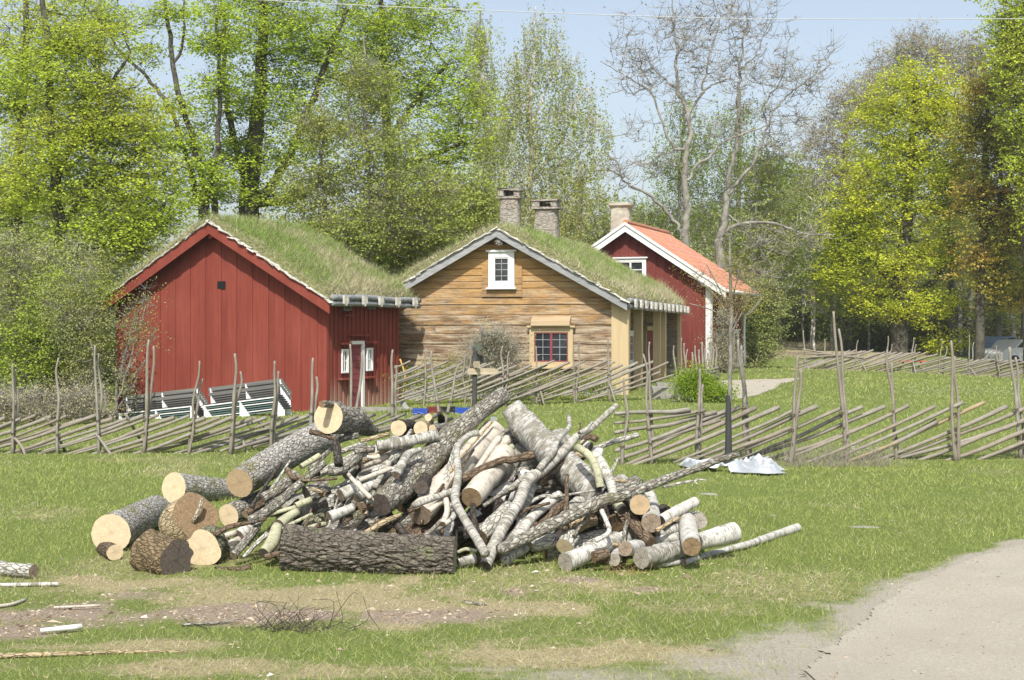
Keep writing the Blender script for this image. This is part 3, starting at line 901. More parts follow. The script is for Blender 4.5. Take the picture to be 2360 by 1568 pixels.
# porch posts of fresh pine
ztop = ZR - SL * 3.74 - .02
def ppost(u0, u1, parent=CO.o, lean=0):
    y0, _ = CO.side(u0, 800); y1, _ = CO.side(u1, 800)
    wd = .26
    m = MB(); yc = (y0 + y1) / 2
    m.hexa([(-.20, yc - wd / 2, 0), (.02, yc - wd / 2, 0), (.02, yc + wd / 2, 0), (-.20, yc + wd / 2, 0)],
           [(-.20, yc - wd / 2 + lean, ztop), (.02, yc - wd / 2 + lean, ztop), (.02, yc + wd / 2 + lean, ztop), (-.20, yc + wd / 2 + lean, ztop)])
    return m.build('porch_post', M_PINE, CO.o, rnd=True)
m = MB(); m.box((-.13, -.06, (ztop - .3) / 2), (.25, .06, ztop + .3)); m.box((.13, -.055, (ztop - .3) / 2), (.265, .07, ztop + .3)); m.box((.1, .12, ztop / 2), (.32, .28, ztop)); m.build('corner_post', M_PINE, CO.o, rnd=True)
def ypost(yc, wd=.3, lean=0):
    m = MB()
    m.hexa([(-.14, yc - wd / 2, -.1), (.12, yc - wd / 2, -.1), (.12, yc + wd / 2, -.1), (-.14, yc + wd / 2, -.1)],
           [(-.14, yc - wd / 2 + lean, ztop), (.12, yc - wd / 2 + lean, ztop), (.12, yc + wd / 2 + lean, ztop), (-.14, yc + wd / 2 + lean, ztop)])
    m.build('porch_post', M_PINE, CO.o, rnd=True)
for u_, wd, ln in ((1472, .3, 0), (1514, .14, .1), (1527, .3, 0), (1562, .3, 0)):
    yc, _ = CO.side(u_, 800); ypost(yc, wd, ln)
m = MB(); m.box((-.05, L / 2, ztop + .02), (.22, L, .2)); m.build('porch_beam', M_GREYW, CO.o, rnd=True)
# door and windows of the long wall
gl2 = mat_glass('grey_curtained_glass', (0.05, 0.05, 0.05))
window(CO, 's', 1434, 766, 1457, 838, xw + .08, 1, 3, fr=.10, deep=.06, glass=gl2)
window(CO, 's', 1536, 770, 1550, 836, xw + .08, 1, 3, fr=.10, deep=.06, glass=gl2)
ya, zt = CO.side(1484, 762, xw + .1); yb, _ = CO.side(1507, 762, xw + .1)
m = MB(); m.box((xw + .14, (ya + yb) / 2, zt + .08), (.22, yb - ya + .25, .16)); m.box((xw + .12, ya + .07, zt / 2), (.14, .14, zt)); m.box((xw + .12, yb - .07, zt / 2), (.14, .14, zt)); m.build('door_frame', M_PINE, CO.o, rnd=True)
m = MB(); m.box((xw + .09, (ya + yb) / 2, zt / 2), (.05, yb - ya - .3, zt - .02)); d_ = m.build('door', M_DOORRED, CO.o, rnd=True)
m = MB(); m.box((xw + .14, ya + .3, 1.0), (.04, .12, .03)); m.build('handle', M_BLACK, d_)
# gable windows
wn_, r_ = window(CO, 'g', 1127, 581.5, 1186.5, 663, -.06, 2, 4, fr=.17, deep=.05, sashm=M_WHITE, bar=.02, bars_m=M_GREYB)
window(CO, 'g', 1221.5, 755, 1321.5, 846, -.06, 2, 4, fr=.15, deep=.05, framem=M_PINE, sashm=M_DOORRED, mull=1, bar=.018, bars_m=M_GREYB)
xa, za = CO.gable(1228, 731); xb, zb = CO.gable(1317, 751)
m = MB(); m.prism([(xa, -.07, za + .02), (xa, -.12, za), (xa, -.28, (za + zb) / 2), (xa, -.30, zb), (xa, -.07, zb)], (xb - xa, 0, 0)); m.build('window_hood', mat_wood('pale_brown_hood', (.33, .24, .14), (.50, .38, .24), .7, 0, dark=.8), CO.o, rnd=True)
# star ornament under the gable peak
x_, z_ = CO.gable(1150.6, 556, -.35); m = MB()
for k in range(8):
    a = k * math.pi / 4
    m.prism([(x_, -.38, z_), (x_ + .16 * math.cos(a - .22), -.38, z_ + .16 * math.sin(a - .22)), (x_ + .11 * math.cos(a), -.38, z_ + .11 * math.sin(a)), (x_ + .16 * math.cos(a + .22), -.38, z_ + .16 * math.sin(a + .22))], (0, .05, 0))
m.tube([(x_, -.40, z_), (x_, -.05, z_)], [.06, .08], 10); m.build('gable_star', M_GREYW, CO.o, rnd=True)
roof, top = turf_roof(CO, -W - .30, .30, XR, ZR, SL, -.40, L + .3, .27, 21, .22, 650, .20)
tall_straws(roof, [(.1, 8.6, 60, .65), (0, 9.2, 40, .5), (-.3, 4.5, 60, .6), (-.7, 7.5, 50, .4), (.1, 11, 50, .4), (-6.5, 2, 50, .5), (-6.8, 1, 30, .7), (-.2, 1.5, 20, .3)], top, 6)
bark_edge(CO, XR, ZR, SL, -W - .28, .28, -.44, 9, roof)
barge(CO, 'barge_board', 0, .28, XR, ZR, SL, -.42, .22, M_GREYB)
barge(CO, 'barge_board', 0, -W - .28, XR, ZR, SL, -.421, .22, M_GREYB)
eave_logs(CO, .33, ZR - SL * 4.04 + .05, -.35, L + .35, .075, 13, 6)
def chimney(b, xc, yc, z0, z1, sx, sy, mat, cap=True, name='chimney'):
    R = np.random.default_rng(int(xc * 10 + 70)); m = MB()
    n, k = 14, 20
    def sec(f): # rounded square section
        a = np.arange(24) / 24 * 2 * np.pi
        c, s = np.cos(a), np.sin(a); q = 1 / (np.abs(c) ** 6 + np.abs(s) ** 6) ** (1 / 6)
        return c * q, s * q
    c, s = sec(0); V = []
    for i in range(k + 1):
        f = i / k
        if cap: w_ = 1 - .12 * f
        else: w_ = 1.0 - .14 * min(1, f * 1.2) + (.24 if f > .90 else 0)
        z = z0 + (z1 - z0) * f
        p = np.stack([xc + c * sx / 2 * w_, yc + s * sy / 2 * w_, np.full(24, z)], 1)
        nn = fbm(p * 6, 3, 3) - .5
        p[:, 0] += c * nn * .06; p[:, 1] += s * nn * .06
        V.append(p)
    V = np.vstack(V + [[[xc, yc, z1]]]); q = np.arange(24 * (k + 1)).reshape(k + 1, 24)
    F = np.stack([q[:-1], np.roll(q[:-1], -1, 1), np.roll(q[1:], -1, 1), q[1:]], -1).reshape(-1, 4)
    T = np.stack([q[-1], np.roll(q[-1], -1), np.full(24, len(V) - 1)], -1)
    o = mk(name, V, [F, T], mat, b.o, smooth=False)
    if cap:
        m.box((xc, yc, z1 + .04), (sx * 1.08, sy * 1.08, .07), jit=.012)
        m.box((xc - sx * .36, yc, z1 + .17), (sx * .28, sy * .9, .19), jit=.012); m.box((xc + sx * .34, yc, z1 + .17), (sx * .24, sy * .9, .19), jit=.012)
        m.box((xc, yc + sy * .3, z1 + .16), (sx * .4, sy * .2, .17), jit=.01)
        m.box((xc, yc, z1 + .30), (sx * 1.0, sy * 1.0, .06), jit=.014)
        m.build('chimney_cap', mat, o)
    return o
def chim_at(b, uc, wpx, vtop, d, capm, mat, off=0.0, zb=None):
    # find local y so that the ridge (plus off) projects to uc
    best = min(np.linspace(0, 13, 400), key=lambda y: abs((b.X + b.ex[0] * (XR + off) + b.ey[0] * y) / (b.Y + b.ex[1] * (XR + off) + b.ey[1] * y) - (uc - 1180) / FPX)) if d is None else d
    Yw = b.Y + b.ex[1] * (XR + off) + b.ey[1] * best
    ww = wpx / FPX * Yw
    zt = CAMZ - (vtop - HOR) / FPX * Yw - b.Z
    return chimney(b, XR + off, best, (ZR if zb is None else zb) - .4, zt - (.34 if capm else 0), ww, ww * .85, mat, capm)
chim_at(CO, 1177, 50, 434, None, True, M_STONE)
chim_at(CO, 1260, 59, 461, None, True, M_STONE)
m = MB(); p = [onground(1500, 924), onground(1588, 918)]
a, c = p; d = (c - a); d[2] = 0
m.box(((a + c) / 2) + np.array([.1, .9, .12]), (1.2, 1.3, .44), jit=.02); m.box(((a + c) / 2) + np.array([.2, 1.3, .33]), (.95, .7, .2), jit=.015)
tag(m.build('porch_steps', M_CONC), 'low pale stone steps below the porch of the timber cottage', 'steps')

# ======== red house with tiled roof
H3 = Bld('red_house', 7.87, 62.0, .96, 19.4, 'dark red house with orange tile roof and white trim behind the cottage', 'house')
W, L = 6.74, 6.2
XR, ZR, SL = -3.37, 5.70, .66
gable_boards(H3, W, XR, ZR - .12, SL, -.6, M_RED2, 36, 0.0, .025)
zs = ZR - .12 - SL * 3.37
m = MB(); m.box((-.07, -.055, zs / 2 - .2), (.20, .04, zs + .3)); m.box((.05, .10, zs / 2 - .2), (.04, .16, zs + .3)); m.build('corner_board', M_WHITE, H3.o, rnd=True)
side_boards(H3, L, -.4, zs, M_RED2, 28, y0=.2)
m = MB(); m.box((-W / 2, L, zs / 2), (W - .1, .08, zs)); m.box((-W, L / 2, zs / 2), (.08, L - .1, zs)); m.prism([(-W, L, zs), (0, L, zs), (XR, L, ZR - .1)], (0, .05, 0)); m.build('back_wall', M_RED2, H3.o, rnd=True)
m = MB(); m.box((-W / 2, .1, -.35), (W, .4, .6)); m.box((-.1, L / 2, -.35), (.4, L, .6)); m.build('stone_plinth', M_PLINTH, H3.o)
window(H3, 'g', 1418, 597, 1490, 648, -.03, 1, 2, fr=.13, deep=.05, mull=1, bar=.04)
window(H3, 's', 1688, 762, 1699, 843, .03, 1, 3, fr=.09, deep=.05, bar=.03)
ya, zt = H3.side(1656, 757, .05)
m = MB(); m.box((.06, ya + .55, zt / 2), (.05, 1.0, zt)); d_ = m.build('door', M_GREYW, H3.o, rnd=True)
m = MB(); m.box((.1, ya + .2, 1.0), (.04, .03, .12)); m.build('handle', M_BLACK, d_)
# tiles: wavy pantiles
def tiles(b, xe, sgn):
    X = np.linspace(XR, xe, 100)
    ny = 220; Y = np.linspace(-.42, L + .45, ny)
    gx, gy = np.meshgrid(X, Y)
    run = np.abs(gx - XR)
    course = (run / .33) % 1.0
    wv = np.sin(gy / .22 * 2 * np.pi)
    z = ZR + .09 - SL * run + .030 * np.maximum(wv, -.5) + .035 * course
    V = np.stack([gx.ravel(), gy.ravel(), z.ravel()], 1)
    q = np.arange(gx.size).reshape(gx.shape)
    F = np.stack([q[:-1, :-1], q[:-1, 1:], q[1:, 1:], q[1:, :-1]], -1).reshape(-1, 4)
    if sgn < 0: F = F[:, ::-1]
    o = mk('tile_roof', V, F, M_TILE, b.o)
    m = MB(); dz = .05
    m.prism([(XR, -.40, ZR + .04), (xe, -.40, ZR + .04 - SL * abs(xe - XR)), (xe, -.40, ZR - .05 - SL * abs(xe - XR)), (XR, -.40, ZR - .05)], (0, L + .83, 0)); m.build('roof_boards', M_WHITE, o, rnd=True)
    return o
def mat_tile():
    t = NT('orange_clay_tile', 0.8, 0.2)
    v = t.obj(); f = t.noise(v, 6, 5, .7); g = t.voro(t.scale(v, (3.0, 4.5, 0)), 1.0, 'F1', 'Color')
    col = t.ramp(f, [(.3, (.34, .13, .075)), (.55, (.44, .21, .13)), (.8, (.50, .29, .20))])
    col = t.mix(.25, col, t.mix(.8, g, (.48, .2, .12)))
    t.bump(f, .01)
    return t.done(col)
M_TILE = mat_tile()
tiles(H3, .72, 1); tiles(H3, -W - .72, -1)
m = MB(); m.tube(smoothpath([(XR, y, ZR + .12 + RNG.normal(0, .006)) for y in np.linspace(-.42, L + .45, 14)], 2), .11, 10); m.build('ridge_tiles', M_TILE, H3.o)
barge(H3, 'barge_board', 0, .72, XR, ZR + .07, SL, -.43, .27, M_WHITE)
barge(H3, 'barge_board', 0, -W - .72, XR, ZR + .07, SL, -.431, .27, M_WHITE)
barge(H3, 'verge_board', 0, .74, XR, ZR + .13, SL, -.47, .10, M_WHITE, .05)
barge(H3, 'verge_board', 0, -W - .74, XR, ZR + .13, SL, -.471, .10, M_WHITE, .05)
ze = ZR - SL * 4.09
m = MB(); m.tube([(.80, -.42, ze + .03), (.80, L + .45, ze + .0)], .07, 10); g_ = m.build('gutter', M_WHITE, H3.o, smooth=True)
yd = L + .1
m = MB(); m.tube(smoothpath([(.80, yd + .25, ze - .02), (.76, yd + .25, ze - .2), (.35, yd, ze - .75), (.15, yd, ze - 1.0), (.14, yd, .0)], 5), .055, 10); m.build('downpipe', M_WHITE, g_, smooth=True)
chim_at(H3, 1421, 50, 469, 2.2, False, M_PLAST, -.9, ZR - .6)
# ------------------------------------------------------------------ the woodpile: every log, pole and stick is a thing
def mat_bark(kind):
    t = NT('bark_' + kind, 0.9, 0.12)
    a = t.vmath('ADD', t.attr('bc', 'Vector'), t.scale(t.attr('rnd', 'Color'), (0, 0, 0)))
    o = t.orand()
    cmb = t.n.new('ShaderNodeCombineXYZ'); k = t.math('MULTIPLY', o, 71.0)
    for i in range(3): t.link(k, cmb.inputs[i])
    a = t.vmath('ADD', t.attr('bc', 'Vector'), cmb.outputs[0])
    fine = t.noise(a, 60, 5, .75); mid = t.noise(a, 11, 4, .65)
    if kind in ('birch', 'white', 'thin', 'pale', 'rough', 'greenbirch'):
        lent = t.noise(t.scale(a, (3.0, 3.0, 26)), 3.0, 4, .7, .4)
        patch = t.noise(t.scale(a, (1, 1, 2.0)), 7.0, 5, .7)
        base = {'birch': (.53, .52, .475), 'white': (.68, .67, .64), 'thin': (.44, .43, .385), 'pale': (.52, .475, .40), 'rough': (.46, .455, .42), 'greenbirch': (.40, .40, .27)}[kind]
        col = t.ramp(mid, [(.3, tuple(x * .78 for x in base)), (.65, tuple(min(1, x * 1.12) for x in base))])
        lo, hi = {'birch': (.39, .46), 'white': (.30, .38), 'thin': (.42, .50), 'pale': (.33, .42), 'rough': (.42, .5), 'greenbirch': (.36, .44)}[kind]
        col = t.mix(t.ramp(lent, [(lo, .9), (hi, 0.0)]), col, (.115, .105, .085))
        p0 = {'birch': .53, 'white': .62, 'thin': .52, 'pale': .58, 'rough': .47, 'greenbirch': .6}[kind]
        col = t.mix(t.ramp(patch, [(p0, 0.0), (p0 + .08, .85)]), col, (.20, .185, .145) if kind != 'greenbirch' else (.2, .19, .1))
        h = t.math('ADD', t.math('MULTIPLY', lent, .6), t.math('MULTIPLY', patch, .8 if kind == 'rough' else .3))
        t.bump(t.math('ADD', h, t.math('MULTIPLY', fine, .3)), 0.012 if kind == 'rough' else .006)
    else:
        st = t.noise(t.scale(a, (1, 1, .28)), 34, 5, .7); v = t.voro(t.scale(a, (1, 1, .4)), 28, 'DISTANCE_TO_EDGE')
        lich = t.noise(a, 9, 5, .75); lich2 = t.noise(a, 20, 4, .7)
        base, lc = {'grey': ((.215, .195, .16), (.47, .475, .42)), 'oak': ((.27, .25, .215), (.50, .49, .45)), 'pine': ((.16, .14, .115), (.26, .25, .17)), 'brown': ((.17, .125, .085), (.31, .27, .2)),
                    'dark': ((.075, .065, .055), (.22, .21, .19)), 'tan': ((.42, .33, .2), (.5, .42, .28)), 'rot': ((.20, .15, .09), (.36, .29, .17)), 'mossy': ((.17, .165, .11), (.36, .37, .24)), 'lichen': ((.36, .34, .29), (.55, .54, .48)), 'drift': ((.42, .37, .28), (.55, .5, .4))}[kind]
        col = t.ramp(st, [(.3, tuple(x * .5 for x in base)), (.5, base), (.7, tuple(x * 1.45 for x in base))])
        p0 = {'grey': .50, 'oak': .44, 'pine': .60, 'brown': .6, 'dark': .6, 'tan': .5, 'rot': .55, 'mossy': .5, 'lichen': .42, 'drift': .5}[kind]
        col = t.mix(t.ramp(lich2, [(p0, 0.0), (p0 + .09, .85)]), col, lc)
        if kind in ('oak', 'grey', 'pine', 'mossy'):
            moss = t.noise(a, 3.2, 3, .5)
            col = t.mix(t.ramp(moss, [(.58, 0.0), (.68, .7 if kind != 'grey' else .35)]), col, (.20, .19, .06) if kind != 'pine' else (.2, .21, .12))
        if kind == 'pine':
            col = t.mix(t.ramp(lich, [(.64, 0.0), (.70, .9)]), col, (.55, .56, .52))
        col = t.mix(t.ramp(v, [(0.0, .6), (.09, 0.0)]), col, tuple(x * .35 for x in base))
        t.bump(t.math('ADD', st, t.ramp(v, [(0, 0.0), (.12, .7)])), 0.02)
    return t.done(col)
_BM = {}
def bark(k):
    if k not in _BM: _BM[k] = mat_bark(k)
    return _BM[k]

def mat_cut(kind):
    t = NT('cut_' + kind, 0.85, 0.1)
    a = t.attr('bc', 'Vector')
    c = {'fresh': (.62, .50, .33), 'old': (.27, .21, .155), 'dark': (.115, .095, .08), 'rot': (.24, .17, .10), 'amber': (.44, .33, .20), 'grey': (.33, .30, .25)}[kind]
    sp = t.vmath('LENGTH', a, None)
    ln = t.n.new('ShaderNodeVectorMath'); ln.operation = 'LENGTH'; t.link(a, ln.inputs[0])
    n = t.noise(a, 14, 4, .7); n2 = t.noise(a, 45, 4, .7)
    ring = t.math('SINE', t.math('ADD', t.math('MULTIPLY', ln.outputs['Value'], 420.0), t.math('MULTIPLY', n, 9.0)))
    col = t.ramp(n, [(.3, tuple(x * .82 for x in c)), (.7, tuple(min(1, x * 1.12) for x in c))])
    col = t.mix(t.math('MULTIPLY', t.math('ADD', ring, 1.0), .09), col, tuple(x * .6 for x in c))
    core = t.ramp(t.math('ADD', ln.outputs['Value'], t.math('MULTIPLY', n, .05)), [(.035, .35 if kind in ('fresh', 'amber') else .6), (.075, 0.0)])
    col = t.mix(core, col, tuple(x * .55 for x in c))
    at = t.math('ARCTAN2', t.sep(a)[0], t.sep(a)[1]) if hasattr(t, 'sep') else None
    if kind in ('old', 'rot', 'dark', 'grey'):
        col = t.mix(t.ramp(n2, [(.56, 0.0), (.66, .7)]), col, tuple(min(1, x * 2.1) for x in c))
        col = t.mix(t.ramp(t.noise(a, 24, 3), [(.34, .7), (.44, 0.0)]), col, tuple(x * .35 for x in c))
    t.bump(n2, .006)
    return t.done(col)
_CM = {}
def cut(k):
    if k not in _CM: _CM[k] = mat_cut(k)
    return _CM[k]

ZM = {'A': (.3445, .3445, 0, 871.0), 'B': (.2963, .2963, 696.8, 871.0), 'C': (.2963, .2963, 1103.3, 871.0), 'D': (.2407, .2407, 1393.7, 987.2), 'E': (.1666, .1666, 493.6, 900.1), 'F': (.1407, .1407, 783.9, 929.1),
      'G': (.2786, .2786, 493.6, 1074.3), 'H': (.2592, .2592, 725.9, 1016.2), 'I': (.3111, .3111, 958.2, 1074.3), 'J': (.2915, .2915, 1248.5, 929.1), 'K': (.2583, .2583, 1161.4, 1132.4), 'L': (.3445, .3445, 0, 1277.5), 'M': (.3445, .3445, 813, 1277.5), 'O': (1, 1, 0, 0)}
def heapY(v): return 15.35 + (1310 - v) / 380.0 * 2.3

AMP = {'pine': .030, 'oak': .010, 'grey': .008, 'rot': .022, 'rough': .020, 'lichen': .012, 'mossy': .012, 'dark': .012, 'brown': .009, 'drift': .008}
LOGN = [0]
RS = 1.1
def log(kind, ends, label, d, r, pts, name='log', cat=None, ground=False, yy=None, branches=(), lump=0.0, group=None, knots=0):
    """kind of bark; ends: cut looks at start and end (None: closed in bark); d: depth against the heap's face; r in zoom pixels at the points"""
    LOGN[0] += 1
    R = np.random.default_rng(LOGN[0] * 13 + 1)
    W, rad = [], []
    n = len(pts)
    rr = np.interp(np.linspace(0, 1, n), np.linspace(0, 1, len(r)), r) if np.ndim(r) else np.full(n, float(r))
    dd = np.interp(np.linspace(0, 1, n), np.linspace(0, 1, len(d)), d) if np.ndim(d) else np.full(n, float(d))
    for i, (z, x, y) in enumerate(pts):
        sx, sy, ox, oy = ZM[z]; u, v, rp = ox + sx * x, oy + sy * y, rr[i] * sx * RS
        if yy is not None: Y = np.interp(i / (n - 1), np.linspace(0, 1, len(yy)), yy)
        elif ground: Y = FPX * CAMZ / (v + rp * .95 - HOR) + dd[i]
        else: Y = heapY(v) + dd[i]
        p = P(u, v, Y); rw = rp / FPX * Y
        lo = gz1(p[0], p[1]) + rw * .7
        if p[2] < lo: p[2] = lo
        W.append(p); rad.append(rw)
    W = np.array(W); rad = np.array(rad)
    Lw = np.linalg.norm(np.diff(W, axis=0), axis=1).sum()
    big = rad.max() > .045
    per = max(2, int(Lw / (.035 if big else .05) / max(1, n - 1)))
    if kind == 'pine': per = int(Lw / .014)
    path = smoothpath(np.hstack([W, rad[:, None]]), per, 0)
    pth, ra = path[:, :3], path[:, 3]
    na = 14 if rad.max() < .03 else 24 if rad.max() < .08 else 40
    if kind == 'pine': na = 110
    ra = ra * (1 + R.normal(0, .012, len(ra)))
    V, F, Bc, e0, e1 = tube_arrays(pth, ra, na)
    m = len(pth)
    C = np.repeat(pth, na, 0); N = V - C; N /= np.linalg.norm(N, axis=1)[:, None] + 1e-9
    off = R.random(3) * 50
    amp = AMP.get(kind, .004) * min(1.0, rad.max() / .07)
    if kind == 'pine':
        q = Bc * np.array([1, 1, .30]) * 22 + off
        q2 = q + 1.6 * np.stack([vnoise(q * .8, 3), vnoise(q * .8, 4), vnoise(q * .8, 6)], 1)
        rg = np.abs(fbm(q2, 9, 2) - .5) * 2
        disp = (np.clip(rg * 3.2, 0, 1) - .6) * amp + (fbm(q * 3, 1, 2) - .5) * .012
    elif kind == 'oak':
        disp = (fbm(Bc * np.array([1, 1, .4]) * 45 + off, 2, 3) - .5) * amp * 2
    else:
        disp = (fbm(Bc * 22 + off, 2, 3) - .5) * amp * 2 + (fbm(Bc * 5 + off, 5, 2) - .5) * rad.max() * (.14 + lump)
    V = V + N * disp[:, None]
    Ft = []; VV = [V]; AA = [Bc]; nV = len(V)
    caps = []
    for e, ring, s in ((0, e0, 1), (1, e1, -1)):
        look = ends[e]
        c = V[ring].mean(0)
        if look is None:      # rounded off in bark
            tdir = (pth[0] - pth[1]) if e == 0 else (pth[-1] - pth[-2]); tdir /= np.linalg.norm(tdir)
            VV.append((c + tdir * ra[0 if e == 0 else -1] * .25)[None]); AA.append(Bc[ring].mean(0)[None])
            k = nV; nV += 1
            a = ring; b = np.roll(ring, -1)
            Ft.append(np.stack([b, a, np.full(na, k)] if e == 0 else [a, b, np.full(na, k)], -1))
        else: caps.append((look, V[ring], c, e))
    root = empty(name, W[0] if W[0][2] < W[-1][2] else W[-1], 0)
    tag(root, label, cat or name.replace('_', ' '), group)
    base = np.array(root.location)
    Vb = np.vstack(VV) - base
    mk('bark', Vb, [F] + Ft, bark(kind), root, smooth=(kind not in ('pine', 'rot')), A=np.vstack(AA))
    for look, ringV, c, e in caps:
        tdir = (pth[0] - pth[1]) if e == 0 else (pth[-1] - pth[-2]); tdir /= np.linalg.norm(tdir)
        ax = ringV[0] - c; ax /= np.linalg.norm(ax); ay = np.cross(tdir, ax)
        rings = [c + (ringV - c) * f + tdir * (.003 + (R.normal(0, .0004, (na, 1)) if 0 < f < 1 else 0)) for f in (1.0, .96, .66, .33)]
        V2 = np.vstack(rings + [(c + tdir * .003)[None]])
        q = np.arange(4 * na).reshape(4, na)
        F4 = np.stack([q[:-1], np.roll(q[:-1], -1, 1), np.roll(q[1:], -1, 1), q[1:]], -1).reshape(-1, 4)
        F3 = np.stack([q[-1], np.roll(q[-1], -1), np.full(na, 4 * na)], -1)
        if e == 0: F4, F3 = F4[:, ::-1], F3[:, ::-1]
        loc = V2 - c
        A = np.stack([loc @ ax, loc @ ay, loc[:, 0] * 0], 1)
        mk('cut_face', V2 - base, [F4, F3], cut(look), root, smooth=False, A=A)
    for bp in branches:   # side branches belong to the pole: (kind, radius list, points)
        bk, br, bpts, bd = bp
        Wb = []
        for i, (z, x, y) in enumerate(bpts):
            sx, sy, ox, oy = ZM[z]; u, v = ox + sx * x, oy + sy * y
            Wb.append(np.append(P(u, v, heapY(v) + bd), (br[0] + (br[1] - br[0]) * i / (len(bpts) - 1)) * sx / FPX * heapY(v)))
        pb = smoothpath(np.array(Wb), 8, .0)
        Vt, Ftb, Bb, *_ = tube_arrays(pb[:, :3], pb[:, 3] * (1 + R.normal(0, .12, len(pb))), 9)
        mb = MB(); mb.add(Vt - base, Ftb, 0, Bb); mb.build('branch', bark(bk), root, smooth=True, bc=True)
    return root

